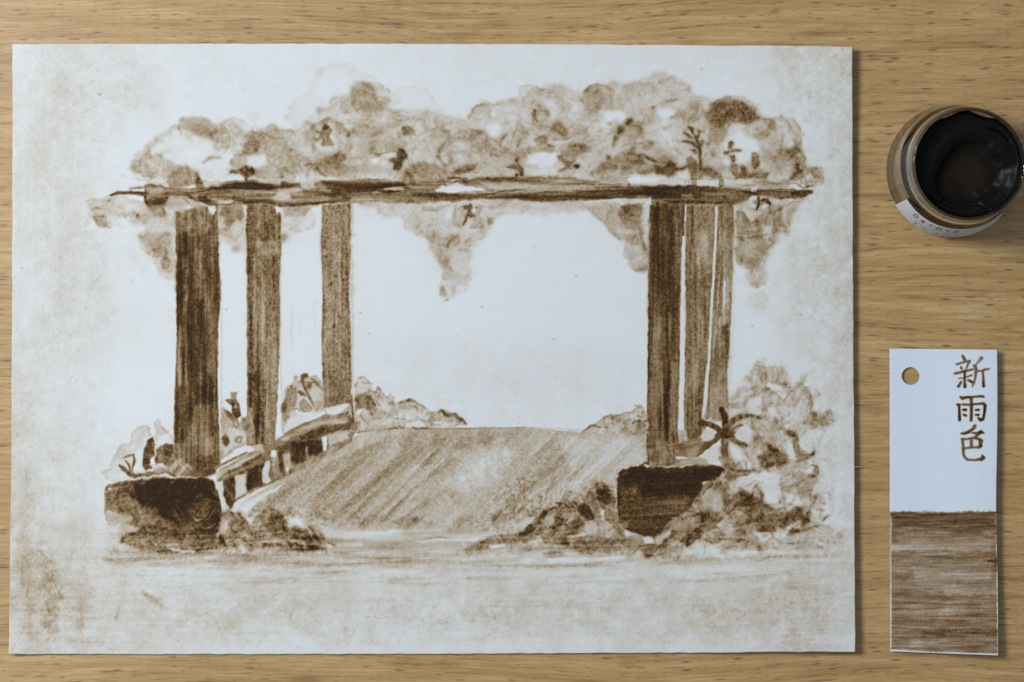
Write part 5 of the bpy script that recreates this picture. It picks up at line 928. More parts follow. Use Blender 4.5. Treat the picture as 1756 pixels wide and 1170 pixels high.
    B(1356, 745, 6, 6, .66, soft=2.4); B(1394, 778, 4, 4, .66, soft=1.6); P([(1346, 730), (1356, 728), (1358, 736), (1348, 738)], .03, soft=1.4); P([(1352, 760), (1360, 764), (1362, 780), (1368, 790), (1358, 786), (1350, 776)], .06, soft=1.8); P([(1344, 744), (1350, 750), (1346, 772), (1338, 772), (1330, 762)], .14, soft=2)
    P([(1300, 784), (1318, 774), (1336, 774), (1350, 780), (1350, 796), (1326, 802), (1306, 800)], .56, soft=3.5, warp=3, tex='brush', ta=.35); B(1330, 792, 10, 6, .72, soft=4); P([(1370, 750), (1384, 732), (1400, 740), (1402, 760), (1390, 776), (1374, 774)], .1, soft=2.5, rim=.04); P([(1384, 790), (1396, 786), (1392, 810), (1384, 814)], .05, soft=2)
    P([(1390, 816), (1396, 806), (1400, 800), (1404, 806), (1402, 818), (1392, 822)], .44, soft=1.6, rim=.06); S([(1372, 818), (1388, 818), (1402, 812)], [2, 3, 3], .36, 1.4)
    P([(1370, 820), (1390, 820), (1398, 832), (1384, 846), (1372, 844), (1366, 830)], .28, soft=2, ta=.5); P([(1404, 820), (1416, 818), (1418, 840), (1408, 844), (1400, 832)], .09, soft=1.6, rim=.06)
    P([(1302, 812), (1320, 806), (1340, 816), (1342, 840), (1336, 862), (1328, 868), (1310, 852), (1300, 832)], .06, soft=2.5, warp=2); P([(1262, 820), (1290, 812), (1304, 820), (1306, 836), (1290, 842), (1264, 836)], .14, soft=2.5, ta=.7)
    P([(1338, 820), (1350, 822), (1352, 846), (1344, 850), (1338, 838)], .22, soft=2.2, ta=.6, grain=.3); S([(1366, 832), (1372, 848), (1374, 862)], [3, 2.5, 1.5], .5, 1.2); P([(1352, 846), (1372, 850), (1376, 866), (1362, 866), (1352, 860)], .05, soft=2); P([(1388, 850), (1412, 846), (1416, 864), (1404, 874), (1390, 868)], .28, soft=3, ta=.5, grain=.3); P([(1386, 876), (1404, 876), (1404, 900), (1390, 904)], .14, soft=2.5, ta=.6)
    P([(1414, 910), (1436, 906), (1444, 916), (1438, 930), (1424, 936), (1414, 926)], .2, soft=3, ta=.6, grain=.3); B(1440, 918, 5, 5, .42, soft=2.2); P([(1402, 948), (1418, 948), (1414, 956), (1404, 956)], .22, soft=2.5)
    # dark mass
    P([(1246, 804), (1262, 808), (1270, 812), (1290, 804), (1300, 806), (1280, 816), (1256, 822), (1250, 840), (1250, 870), (1234, 880), (1226, 860), (1236, 836), (1242, 820)], .5, soft=2.6, warp=2.5, tex='brush', ta=.45); S([(1250, 804), (1270, 810), (1284, 808)], [4, 8, 4], .66, 2, 1.5)
    P([(1238, 868), (1262, 846), (1276, 840), (1292, 848), (1304, 852), (1316, 864), (1330, 876), (1350, 884), (1360, 880), (1366, 866), (1376, 870), (1382, 884), (1390, 894), (1380, 904), (1360, 896), (1344, 910), (1330, 904), (1320, 894), (1300, 900), (1282, 902), (1264, 896), (1250, 880)], .56, soft=2.4, warp=2.5, warp2=1.5, tex='brush', ta=.4, grain=.12)
    P([(1264, 850), (1278, 844), (1296, 856), (1300, 868), (1280, 868), (1268, 864)], .72, soft=3, warp=2, tex='brush', ta=.25); P([(1262, 872), (1282, 870), (1290, 884), (1276, 896), (1260, 888)], .36, soft=3, ta=.5, grain=.2); P([(1300, 880), (1312, 878), (1310, 892), (1304, 892)], .76, soft=2); S([(1304, 844), (1306, 862)], [2, 6], .58, 1.5); S([(1338, 872), (1340, 884)], [3, 5], .48, 1.5); S([(1345, 854), (1346, 880)], [5, 7], .42, 1.6); P([(1366, 868), (1378, 870), (1376, 886), (1366, 882)], .62, soft=2.2)
    S([(1320, 872), (1332, 884)], [7, 8], .68, 2.6); P([(1296, 900), (1320, 896), (1330, 906), (1322, 914), (1298, 914)], .56, soft=2, warp=2, rim=.04); P([(1298, 914), (1320, 912), (1340, 926), (1320, 928), (1300, 928)], .1, soft=2.2); P([(1346, 900), (1376, 892), (1374, 902), (1352, 910)], .18, soft=1.8); S([(1350, 918), (1366, 912), (1384, 908), (1402, 902)], [4, 7, 6, 4], .6, 1.6, 1.2); S([(1384, 880), (1386, 896)], [4, 4], .66, 1.6); P([(1318, 924), (1352, 914), (1346, 922), (1320, 932)], .16, soft=2)
    P([(1348, 936), (1370, 926), (1386, 920), (1380, 938), (1364, 944), (1350, 944)], .2, soft=2, ta=.5, rim=.05); S([(1318, 908), (1326, 918)], [3, 2], .7, 1.3); P([(1220, 900), (1260, 900), (1300, 906), (1298, 930), (1280, 932), (1262, 926), (1240, 928), (1224, 920)], .28, soft=3, ta=.5)
    P([(1264, 926), (1280, 926), (1292, 938), (1306, 940), (1304, 946), (1286, 940), (1268, 932)], .5, soft=1.8, ta=.4); P([(1238, 934), (1260, 930), (1262, 942), (1240, 942)], .34, soft=2); B(1303, 940, 6, 5, .6, soft=2.2)
    P([(1200, 826), (1214, 828), (1226, 822), (1236, 814), (1242, 830), (1238, 856), (1220, 862), (1200, 852), (1208, 836)], .38, soft=2.2, ta=.45, tex='brush'); P([(1238, 808), (1244, 818), (1250, 826), (1236, 826), (1234, 818)], .2, soft=1.6); P([(1204, 826), (1218, 826), (1208, 832), (1204, 832)], .16, soft=1.3)
    P([(1196, 856), (1206, 836), (1230, 842), (1226, 858), (1204, 870), (1186, 882), (1178, 880)], .38, soft=1.7, tex='d', ta=.5); P([(1222, 850), (1238, 846), (1242, 860), (1240, 882), (1232, 876), (1222, 866)], .18, soft=1.8, ta=.5, grain=.3)
    P([(1150, 904), (1164, 892), (1180, 886), (1202, 884), (1202, 896), (1188, 908), (1172, 914), (1152, 912)], .32, soft=1.6, rim=.08, ta=.3); P([(1154, 888), (1174, 880), (1176, 886), (1160, 894), (1154, 898)], .15, soft=1.4, rim=.05); S([(1160, 894), (1180, 886), (1204, 880)], [2, 4, 6], .66, 1.5, 1.2)
    P([(1200, 884), (1220, 872), (1234, 880), (1240, 896), (1230, 912), (1210, 914), (1200, 904)], .54, soft=2.6, warp=2.5, tex='brush', ta=.45); P([(1128, 922), (1150, 908), (1168, 914), (1186, 910), (1204, 902), (1200, 916), (1184, 930), (1176, 940), (1160, 930), (1136, 942), (1110, 942)], .46, soft=1.8, warp=2.2, tex='d', ta=.45)
    P([(1176, 926), (1196, 906), (1208, 900), (1204, 920), (1184, 934), (1176, 940)], .62, soft=2, ta=.3); P([(1124, 926), (1150, 908), (1150, 914), (1134, 930), (1128, 936)], .14, soft=1.6, tex='d'); S([(1126, 940), (1144, 924), (1160, 914)], [2, 2, 2], .62, 1.2); B(1122, 920, 3, 3, .74, soft=1.6); S([(1086, 948), (1100, 936), (1120, 934)], [3, 4, 4], .6, 1.5)
    P([(1100, 940), (1118, 936), (1124, 948), (1116, 956), (1104, 956)], .48, soft=2.5, ta=.4); P([(1130, 940), (1160, 934), (1172, 946), (1160, 960), (1134, 956)], .27, soft=2.5, ta=.5, grain=.3); P([(1210, 912), (1230, 906), (1240, 918), (1232, 930), (1222, 932), (1208, 924)], .4, soft=2, ta=.5); S([(1208, 930), (1208, 950)], [2.5, 1.5], .38, 1.4); S([(1206, 924), (1222, 932), (1234, 924)], [2, 3, 2], .62, 1.2)
    P([(1228, 900), (1246, 888), (1260, 900), (1262, 918), (1250, 922), (1240, 908)], .14, soft=2, ta=.4); S([(1254, 882), (1262, 896), (1268, 908)], [1.5, 3, 1.5], .1, 1.2, mode='set'); S([(1262, 896), (1272, 912)], [2, 2], .56, 1.3)
    P([(1176, 940), (1200, 930), (1210, 936), (1230, 934), (1262, 944), (1300, 950), (1260, 958), (1200, 956), (1170, 952)], .08, soft=3, warp=2)
    scatter((1260, 640, 1420, 800), 60, .05, .18, (2, 7), 'brush'); scatter((1120, 820, 1410, 945), 120, .06, .24, (2, 7), 'brush')
    P([(1408, 820), (1420, 816), (1422, 900), (1414, 900)], .05, soft=2)
    S([(1426, 840), (1424, 900)], [5, 5], .06, 3, mode='add')

    for _ in range(110):                                  # long bristle streaks along the beam
        x = rng.uniform(290, 1330); L = rng.uniform(30, 150); yb = np.interp(x, [290, 560, 700, 900, 1100, 1330], [334, 328, 330, 326, 332, 332]); y = yb + rng.uniform(-16, 15)
        if p.D[int(y - p.y0), int(min(x + L / 2, 1380) - p.x0)] < .12: continue
        S([(x, y), (x + L / 2, y + rng.uniform(-2, 2)), (min(x + L, 1388), y - rng.uniform(-3, 4))], [.5, rng.uniform(1, 3), .5], rng.choice([-.22, .2, .28]), 1, 1, tex='lh', ta=.5, mode='add')
    for x0, x1, y0, y1, n in [(304, 372, 370, 800, 60), (426, 478, 356, 756, 34), (556, 600, 360, 700, 14), (1114, 1166, 360, 780, 46), (1179, 1214, 370, 740, 30), (1228, 1250, 370, 650, 16)]:
        for _ in range(n):
            x = rng.uniform(x0, x1); y = rng.uniform(y0, y1 - 60); L = rng.uniform(40, 200); ye = min(y + L, y1)
            if p.D[int(ye - p.y0), int(x - p.x0)] < .2 or p.D[int(y - p.y0), int(x - p.x0)] < .2: continue
            S([(x, y), (x + rng.uniform(-1.5, 1.5), (y + ye) / 2), (x + rng.uniform(-1, 1), ye)], [.5, rng.uniform(1, 3.4), .5], rng.choice([-.2, .16, .26]), 1, .8, tex='lv', ta=.5, mode='add')
    P([(250, 300), (340, 300), (520, 280), (700, 286), (860, 284), (1010, 290), (1100, 280), (1380, 286), (1390, 310), (1240, 306), (1080, 296), (980, 304), (700, 306), (400, 292)], .07, soft=12, warp=5, mode='add', ta=1)
    for x, y, rx, ry in [(470, 250, 26, 22), (640, 175, 26, 24), (560, 275, 40, 14), (820, 250, 30, 16), (940, 225, 34, 16), (1040, 175, 30, 14), (1080, 225, 30, 20), (1120, 270, 50, 14), (1250, 200, 44, 26), (1340, 262, 34, 24), (620, 225, 40, 20), (740, 240, 30, 20), (880, 262, 30, 12), (1190, 190, 24, 18), (1350, 300, 40, 14), (345, 225, 24, 14)]:
        B(x, y, rx, ry, .09, soft=12, warp=6, warp2=5, tex='mott', ta=1, mode='add')
    P([(1068, 856), (1110, 850), (1184, 848), (1174, 872), (1146, 898), (1112, 914), (1072, 902)], .72, soft=10, warp=5, tex='lh', ta=.2)
    S([(1240, 826), (1214, 834), (1200, 852), (1184, 876), (1160, 892), (1140, 908), (1124, 918)], [5, 6, 7, 7, 6, 6, 5], .5, 4, 2.5, tex='lic', ta=.6, mode='set')
    P([(326, 866), (366, 862), (370, 905), (340, 920), (316, 900)], .8, soft=9, warp=5, tex='lic', ta=.2)
    # ================================================================= the drag of the brush over each passage
    b4 = boxblur(boxblur(p.D, 3), 2)
    for pts in ([(150, 90), (1420, 90), (1430, 312), (1240, 308), (1060, 300), (700, 302), (560, 302), (400, 300), (330, 312), (200, 316)], [(140, 344), (302, 350), (300, 500), (140, 500)], [(376, 352), (422, 352), (422, 450), (376, 450)], [(484, 352), (550, 352), (550, 440), (484, 440)],
                [(608, 352), (1112, 350), (1110, 540), (608, 540)], [(1262, 346), (1430, 336), (1430, 600), (1262, 600)], [(1252, 600), (1450, 600), (1456, 965), (1100, 965), (1180, 880), (1240, 800)], [(370, 872), (600, 872), (600, 960), (370, 960)], [(150, 905), (1430, 905), (1440, 1010), (150, 1010)]):
        sl = p.win(pts, 4); ys_, xs_ = np.mgrid[sl[0], sl[1]].astype(np.float32); q = pip(pts, xs_ + p.x0, ys_ + p.y0).astype(np.float32)
        q = boxblur(q, 4) * np.clip((.52 - p.D[sl]) / .18, 0, 1) * np.clip(.78 + .35 * p.T['wash'][sl], .35, .95)
        p.D[sl] = p.D[sl] * (1 - q) + b4[sl] * q
    keep = p.D.copy()
    for it in LOG:                                        # the small touches put on last stay crisp over the softened wash
        if it[0] == 'P' and it[2] < .1 and it[1][0][1] < 500: continue
        if it[0] == 'P': p.poly(it[1], it[2], **{**it[3], 'soft': max(1.1, it[3].get('soft', 1.4) * .9)})
        else: p.stroke(it[1], it[2], it[3], *it[4], **it[5])
    p.D = .25 * keep + .75 * p.D
    B(1243, 744, 9, 9, .86, soft=2, ta=.1); B(1254, 743, 6, 6, .78, soft=1.8)
    Mo = p.mound
    for a_ in [(826, 192, 22, 14, .3, -110), (868, 184, 22, 12, .22, -90), (930, 172, 44, 22, .2, -100), (1034, 176, 38, 30, .34, -130), (1096, 160, 34, 20, .2, -100), (1150, 156, 34, 26, .16, -80), (1185, 190, 26, 18, .24, 60), (810, 246, 32, 26, .32, -60), (745, 240, 30, 26, .2, 20),
               (856, 244, 22, 26, .24, 100), (895, 226, 14, 34, .28, 180), (942, 204, 30, 24, .26, -170), (968, 226, 30, 14, .36, 90), (1000, 246, 44, 14, .3, 100), (1060, 232, 40, 20, .3, 20), (1084, 262, 30, 16, .34, -80), (1130, 280, 34, 18, .36, 60), (640, 168, 28, 26, .22, -60), (612, 200, 44, 26, .14, -120),
               (560, 236, 40, 32, .26, -90), (566, 236, 34, 30, .22, 10), (610, 262, 34, 12, .24, 60), (660, 254, 34, 12, .26, 80), (700, 222, 34, 20, .22, -70), (470, 256, 44, 34, .22, -80), (440, 246, 28, 20, .24, -120), (500, 282, 30, 20, .2, 20), (330, 226, 40, 26, .22, -90), (372, 240, 20, 30, .26, 0), (404, 224, 26, 22, .16, -80),
               (262, 286, 40, 18, .24, 150), (310, 306, 30, 14, .26, -90), (736, 300, 40, 20, .24, -90), (800, 276, 34, 20, .2, 90), (1250, 200, 50, 34, .26, -60), (1292, 244, 54, 40, .24, 10), (1342, 240, 34, 40, .26, 0), (1358, 280, 26, 30, .3, 20), (1330, 216, 26, 16, .28, -30), (1396, 304, 20, 16, .3, 0), (1240, 240, 26, 34, .24, 180),
               (200, 366, 46, 24, .2, 160), (270, 420, 34, 24, .24, 130), (284, 452, 16, 20, .24, 60), (398, 380, 22, 34, .24, 120), (510, 372, 30, 26, .18, 60), (760, 400, 30, 24, .24, 120), (800, 380, 40, 34, .16, 60), (770, 450, 18, 40, .2, 160), (790, 480, 16, 26, .14, 60), (1074, 380, 34, 30, .24, 130), (1092, 440, 22, 28, .26, 110), (1300, 380, 40, 30, .26, 60), (1290, 430, 30, 34, .26, 160), (1330, 392, 26, 26, .24, 20), (1298, 470, 20, 22, .22, 90),
               (1366, 684, 26, 30, .22, -40), (1350, 716, 40, 24, .16, 60), (1270, 880, 40, 22, .3, 90), (1180, 900, 34, 16, .34, 60), (1240, 906, 30, 20, .3, 90), (1300, 912, 34, 22, .26, 100), (1360, 916, 40, 18, .28, 80), (1120, 936, 30, 16, .34, 60), (1230, 880, 24, 30, .3, 0),
               (400, 900, 24, 26, .3, -90), (464, 900, 30, 26, .3, -80), (524, 922, 34, 18, .34, -60), (960, 890, 30, 26, .28, -140), (1000, 880, 26, 30, .3, -90), (1034, 860, 18, 36, .3, -80), (920, 910, 34, 14, .34, 120), (636, 690, 24, 20, .34, -80), (690, 706, 34, 18, .24, -90), (760, 716, 34, 12, .26, -70), (1070, 726, 34, 18, .28, -100)]:
        a_ = a_[:4] + (a_[4] * .78,) + a_[5:]; Mo(*a_, rot=rng.uniform(-25, 25), fall=rng.uniform(4, 9))
    for _ in range(150):
        x, y = rng.uniform(240, 1390), rng.uniform(150, 300)
        if p.D[int(y - p.y0), int(x - p.x0)] < .1: continue
        rx = rng.uniform(8, 24); Mo(x, y, rx, rx * rng.uniform(.45, .9), rng.uniform(.05, .15), rng.uniform(0, 360), rot=rng.uniform(-40, 40), fall=rng.uniform(2.5, 6))
    for _ in range(240):                                  # blades and pointed leaves of the bush on the right
        x, y = rng.uniform(1255, 1415), rng.uniform(660, 940)
        if p.D[int(y - p.y0), int(x - p.x0)] < .09 or math.hypot(x - 1244, y - 744) < 46: continue
        a = math.radians(rng.choice([-50, -65, -110, -130, 20, -20]) + rng.uniform(-14, 14)); L = rng.uniform(7, 20); w_ = rng.uniform(2.5, 6)
        bend = rng.uniform(-3, 3); mx, my = x + L * .45 * math.cos(a) - bend * math.sin(a), y + L * .45 * math.sin(a) + bend * math.cos(a)
        S([(x, y), (mx, my), (x + L * math.cos(a), y + L * math.sin(a))], [w_ * .5, w_, .6], rng.choice([-.10, .12, .2, .26]) * (1 if y > 800 else .7), 1.3, 1, mode='add', ta=.6)
    for _ in range(24):
        x, y = rng.uniform(1290, 1420), rng.uniform(650, 940)
        if p.D[int(y - p.y0), int(x - p.x0)] < .1: continue
        rx = rng.uniform(6, 18); Mo(x, y, rx, rx * rng.uniform(.4, .8), rng.uniform(.1, .28), rng.uniform(0, 360), rot=rng.uniform(-60, 60), fall=rng.uniform(2, 5))
    def drag(pts, tex, amt, bloom=0, grain=.08, soft=5):
        P(pts, amt, soft=soft, warp=2, tex=tex, mode='tex', rim=bloom, grain=grain)
    drag([(150, 100), (1410, 100), (1410, 312), (1240, 314), (1060, 306), (700, 308), (560, 306), (400, 306), (330, 316), (150, 316)], 'lic', .26, .07)
    drag([(140, 350), (300, 352), (300, 500), (140, 500)], 'lic', .3, .09); drag([(376, 350), (422, 350), (422, 440), (376, 440)], 'lic', .3, .06); drag([(484, 350), (548, 350), (548, 430), (484, 430)], 'lic', .3, .06)
    drag([(608, 350), (1112, 346), (1110, 530), (608, 530)], 'lic', .32, .07); drag([(1262, 344), (1420, 336), (1420, 560), (1262, 560)], 'lic', .42, .08)
    drag([(150, 700), (298, 700), (298, 822), (150, 826)], 'lic', .3, .06); drag([(376, 660), (422, 660), (422, 770), (376, 800)], 'lic', .28, .05); drag([(484, 636), (554, 636), (556, 712), (484, 745)], 'lic', .28, .05)
    drag([(608, 636), (810, 690), (812, 733), (608, 742)], 'lic', .45, .08, soft=2); drag([(995, 742), (1040, 690), (1112, 688), (1112, 748)], 'lic', .45, .08, soft=2)
    drag([(300, 356), (376, 352), (380, 500), (374, 640), (380, 806), (296, 806)], 'lv', .30, soft=2); drag([(423, 350), (483, 350), (481, 560), (470, 766), (423, 766)], 'lv', .26, soft=2); drag([(552, 350), (606, 350), (608, 712), (554, 712)], 'lv', .16, grain=.14, soft=2)
    drag([(423, 350), (483, 350), (481, 560), (470, 766), (423, 766)], 'mott', .14, soft=2); drag([(552, 350), (606, 350), (608, 712), (554, 712)], 'mott', .14, soft=2)
    drag([(1112, 345), (1176, 345), (1168, 798), (1110, 798)], 'lv', .30, soft=2); drag([(1176, 345), (1262, 345), (1250, 725), (1205, 745), (1170, 760)], 'lv', .30, grain=.14, soft=2)
    drag([(190, 300), (1400, 300), (1396, 345), (1262, 352), (720, 352), (280, 354), (190, 342)], 'lh', .34, soft=4)
    drag([(410, 880), (610, 742), (1000, 740), (1110, 752), (1060, 806), (960, 905), (700, 914), (500, 900)], 'ld', .15, grain=.12, soft=5)
    drag([(150, 905), (1430, 915), (1440, 1000), (150, 1000)], 'lh', .40, soft=14)
    drag([(366, 822), (380, 800), (470, 766), (556, 716), (602, 708), (608, 742), (560, 778), (470, 830), (396, 878)], 'lic', .22, soft=3)
    drag([(176, 820), (376, 818), (376, 950), (176, 950)], 'lic', .3, soft=3); drag([(1056, 800), (1250, 796), (1180, 880), (1120, 920), (1060, 910)], 'lh', .14, soft=3)
    drag([(370, 870), (570, 870), (570, 950), (370, 950)], 'lic', .5, .12, soft=4); drag([(860, 820), (1058, 820), (1090, 950), (780, 955)], 'lic', .34, .10, soft=4)
    drag([(1250, 600), (1440, 600), (1450, 960), (1100, 960), (1180, 880), (1240, 800)], 'lic', .42, .11, soft=4)
    drag([(16, 940), (1470, 960), (1470, 1125), (16, 1125)], 'lh', .22, .0, .12, soft=14); drag([(16, 70), (250, 70), (200, 950), (16, 950)], 'lv', .12, 0, .08, soft=20); drag([(1330, 70), (1470, 70), (1470, 960), (1430, 960)], 'mott', .25, 0, .1, soft=20)
    b1 = boxblur(p.D, 1); b3 = boxblur(boxblur(p.D, 3), 3)
    m = np.clip(-.1 + .6 * p.T['wash'] + .25 * p.T['mott'], 0, .55) * ((yy < 560) | (yy > 860) | (xx > 1240)) * (1 - np.clip(p.D * 1.6 - .5, 0, 1))
    p.D = (.8 * p.D + .2 * b1) * (1 - m) + b3 * m + .5 * (p.D - b1) * m
    p.D = p.D * (1 + .06 * p.T['grain']) + .04 * p.T['grain'] * np.clip(p.D, 0, .3)
    p.D = np.clip(p.D, 0, 1.02).astype(np.float32)
    return p

# ================================================================ table
me = bpy.data.meshes.new('table_top')
import bmesh
bm = bmesh.new()
r = bmesh.ops.create_cube(bm, size=1)
for v in bm.verts:
    v.co = Vector((v.co.x * 1.3, v.co.y * .9, v.co.z * .024 - .012))
bm.to_mesh(me); bm.free(); me.materials.append(M_wood)
table = put(bpy.data.objects.new('table_top', me), kind='structure')

# ================================================================ the painting
def bil(corners, u, v):                                  # corners TL TR BR BL
    (ax, ay), (bx, by), (cx, cy), (dx, dy) = corners
    return (ax * (1 - u) * (1 - v) + bx * u * (1 - v) + cx * u * v + dx * (1 - u) * v,
            ay * (1 - u) * (1 - v) + by * u * (1 - v) + cy * u * v + dy * (1 - u) * v)

def sstep(a, b, x):
    t = np.clip((x - a) / (b - a), 0, 1); return t * t * (3 - 2 * t)

def sheet_z(x, y):                                       # the sheet is not quite flat: right edge and foot lift off the table
    z = .00045 + .0021 * sstep(1130, 1470, x) * (.92 + .12 * np.sin(y / 130.0)) + .0008 * sstep(1320, 1470, x) * sstep(260, 60, y)
    z = z + .0007 * sstep(940, 1130, y) * (.35 + .65 * sstep(150, 700, x)) + .0002 * np.sin(x / 170.0 + 1) * np.sin(y / 150.0)
    z = z + .0012 * sstep(90, 10, x) * sstep(1020, 1125, y)
    return z

def persp(x, y, z):                                      # plan position of a point that is seen at photo position x, y but lies z above the table
    k = 1 - z / H
    return CX + (x - CX) * k, CY + (y - CY) * k

pt = paint_sheet()
STEP = 1.22
nx, ny = int(1445 / STEP), int(1045 / STEP)
uu, vv = np.meshgrid(np.linspace(0, 1, nx + 1), np.linspace(0, 1, ny + 1))
gx, gy = bil([(21.5, 76), (1461.5, 80), (1467, 1117.5), (15.5, 1122)], uu, vv)
gx = gx + 2.2 * np.sin(np.pi * vv) * (1 - uu) - .6 * np.sin(np.pi * vv) * uu
gy = gy - 2.5 * np.sin(np.pi * uu) * (1 - vv) + 1.6 * np.sin(np.pi * uu) * vv
rs = np.random.default_rng(3)
rag = np.interp(np.arange(nx + 1), np.arange(0, nx + 30, 14), rs.uniform(-.7, .7, len(np.arange(0, nx + 30, 14))))
gy = gy + rag[None, :] * (np.clip(1 - vv * 60, 0, 1) + np.clip(1 - (1 - vv) * 60, 0, 1))
rag = np.interp(np.arange(ny + 1), np.arange(0, ny + 30, 17), rs.uniform(-.7, .7, len(np.arange(0, ny + 30, 17))))
gx = gx + rag[:, None] * (np.clip(1 - uu * 60, 0, 1) + np.clip(1 - (1 - uu) * 60, 0, 1))
# torn nick near the upper left corner
gy = gy + 3.0 * np.exp(-((gx - 44) / 3.5) ** 2) * np.clip(1 - vv * 200, 0, 1)
# sample pigment
def sample(p, x, y):
    fx = np.clip(x - p.x0 - .5, 0, p.w - 1.01); fy = np.clip(y - p.y0 - .5, 0, p.h - 1.01)
    ix, iy = fx.astype(int), fy.astype(int); tx, ty = fx - ix, fy - iy
    D = p.D
    return (D[iy, ix] * (1 - tx) + D[iy, ix + 1] * tx) * (1 - ty) + (D[iy + 1, ix] * (1 - tx) + D[iy + 1, ix + 1] * tx) * ty
pig = sample(pt, gx, gy)
zz = sheet_z(gx, gy)
wx_, wy_ = persp(gx, gy, zz)
V = np.stack([(wx_ - CX) * U, (CY - wy_) * U, zz], -1).reshape(-1, 3)
cxq = (gx[:-1, :-1] + gx[1:, 1:]) / 2; cyq = (gy[:-1, :-1] + gy[1:, 1:]) / 2

REG = [   # (part name, outline, label); later outlines win
    ('painted_ground', [(176, 940), (380, 944), (560, 905), (880, 915), (1060, 940), (1420, 938), (1415, 968), (1000, 978), (500, 990), (180, 975)], None),
    ('painted_foliage', [(247, 262), (286, 226), (326, 202), (386, 204), (430, 226), (500, 224), (488, 188), (530, 160), (548, 118), (600, 106), (650, 150), (735, 153), (764, 200), (800, 203), (824, 178), (956, 144), (1000, 158), (1118, 124), (1190, 160), (1262, 170), (1312, 200), (1350, 204), (1380, 260), (1408, 300), (1396, 322), (1200, 314), (1000, 306), (700, 306), (560, 306), (400, 308), (340, 316), (240, 300), (222, 284)], 'cloud of pale leaves and flowers painted on the pergola roof'),
    ('painted_foliage', [(150, 344), (248, 342), (302, 360), (302, 480), (280, 478), (236, 408), (176, 390), (160, 374)], 'pale leaves painted hanging at the left end of the pergola beam'),
    ('painted_foliage', [(374, 350), (424, 350), (422, 430), (400, 436), (374, 410)], None),
    ('painted_foliage', [(482, 352), (544, 354), (514, 394), (484, 420)], None),
    ('painted_foliage', [(616, 350), (860, 345), (846, 390), (812, 430), (800, 492), (770, 520), (754, 512), (760, 470), (730, 408), (694, 392), (690, 374), (640, 362)], 'vine painted hanging in a point from the middle of the beam'),
    ('painted_foliage', [(1006, 352), (1112, 350), (1112, 468), (1090, 464), (1070, 420), (1042, 396)], None),
    ('painted_foliage', [(1262, 350), (1380, 342), (1350, 398), (1300, 492), (1284, 466), (1260, 440)], None),
    ('painted_shrub', [(174, 812), (212, 760), (254, 729), (276, 720), (300, 760), (302, 818), (198, 828)], None),
    ('painted_shrub', [(378, 690), (400, 672), (424, 714), (424, 764), (378, 790)], None),
    ('painted_shrub', [(482, 690), (504, 650), (552, 652), (556, 706), (500, 738), (482, 744)], None),
    ('painted_shrub', [(609, 660), (624, 645), (670, 676), (700, 688), (770, 706), (802, 728), (700, 735), (609, 740)], None),
    ('painted_shrub', [(1000, 740), (1034, 716), (1096, 692), (1111, 712), (1111, 746), (1050, 746)], None),
    ('painted_path', [(640, 740), (800, 734), (1000, 741), (1110, 748), (1110, 796), (1060, 806), (1058, 830), (960, 905), (700, 914), (500, 896), (410, 878), (420, 862), (540, 796)], 'path painted with diagonal brush streaks'),
    ('painted_column', [(553, 350), (604, 350), (604, 712), (556, 712)], None),
    ('painted_column', [(424, 348), (482, 348), (480, 560), (470, 768), (423, 766)], None),
    ('painted_column', [(302, 356), (372, 352), (378, 500), (373, 640), (378, 804), (297, 806)], 'darkest and widest painted column, left end'),
    ('painted_column', [(1230, 352), (1259, 352), (1250, 640), (1246, 720), (1212, 720), (1218, 600)], None),
    ('painted_column', [(1177, 350), (1227, 352), (1218, 560), (1208, 740), (1174, 756)], None),
    ('painted_column', [(1114, 340), (1174, 344), (1166, 560), (1162, 745), (1166, 798), (1110, 800), (1112, 560)], None),
    ('painted_beam', [(190, 334), (250, 318), (340, 318), (400, 306), (560, 310), (700, 310), (860, 300), (1080, 312), (1240, 316), (1396, 326), (1394, 333), (1290, 342), (1262, 352), (1112, 344), (940, 347), (720, 350), (520, 353), (370, 350), (280, 352)], 'dark horizontal roof beam painted across the top of the columns'),
    ('painted_bench', [(366, 822), (376, 802), (468, 766), (556, 716), (602, 708), (608, 742), (560, 778), (470, 830), (396, 878)], 'low bench painted between the left columns'),
    ('painted_grass', [(374, 880), (404, 874), (430, 898), (460, 873), (484, 880), (494, 904), (540, 908), (562, 940), (376, 944)], None),
    ('painted_grass', [(866, 926), (930, 876), (976, 842), (1030, 824), (1056, 846), (1070, 920), (1050, 940), (900, 932)], None),
    ('painted_shrub', [(1244, 720), (1272, 664), (1300, 616), (1350, 640), (1392, 690), (1430, 708), (1428, 728), (1394, 742), (1402, 812), (1418, 822), (1418, 900), (1444, 920), (1370, 946), (1230, 936), (1110, 956), (1104, 930), (1176, 880), (1216, 830), (1240, 800)], 'tangled bush painted at the right edge'),
    ('painted_pedestal', [(181, 836), (240, 824), (340, 820), (366, 824), (380, 892), (372, 944), (260, 944), (190, 918)], None),
    ('painted_pedestal', [(1058, 826), (1068, 804), (1180, 798), (1248, 802), (1216, 830), (1176, 880), (1120, 918), (1066, 904)], None),
    ('painted_flower', [(1198, 720), (1234, 730), (1236, 700), (1246, 700), (1250, 728), (1280, 708), (1306, 714), (1304, 722), (1264, 734), (1282, 764), (1274, 770), (1252, 758), (1250, 786), (1236, 786), (1234, 760), (1198, 786), (1192, 780), (1226, 746), (1200, 732)], 'dark lily with six spreading petals painted by the right column'),
]
lab = np.zeros(cxq.shape, np.int16)
for k, (_, poly, _l) in enumerate(REG): lab[pip(poly, cxq, cyq)] = k + 1

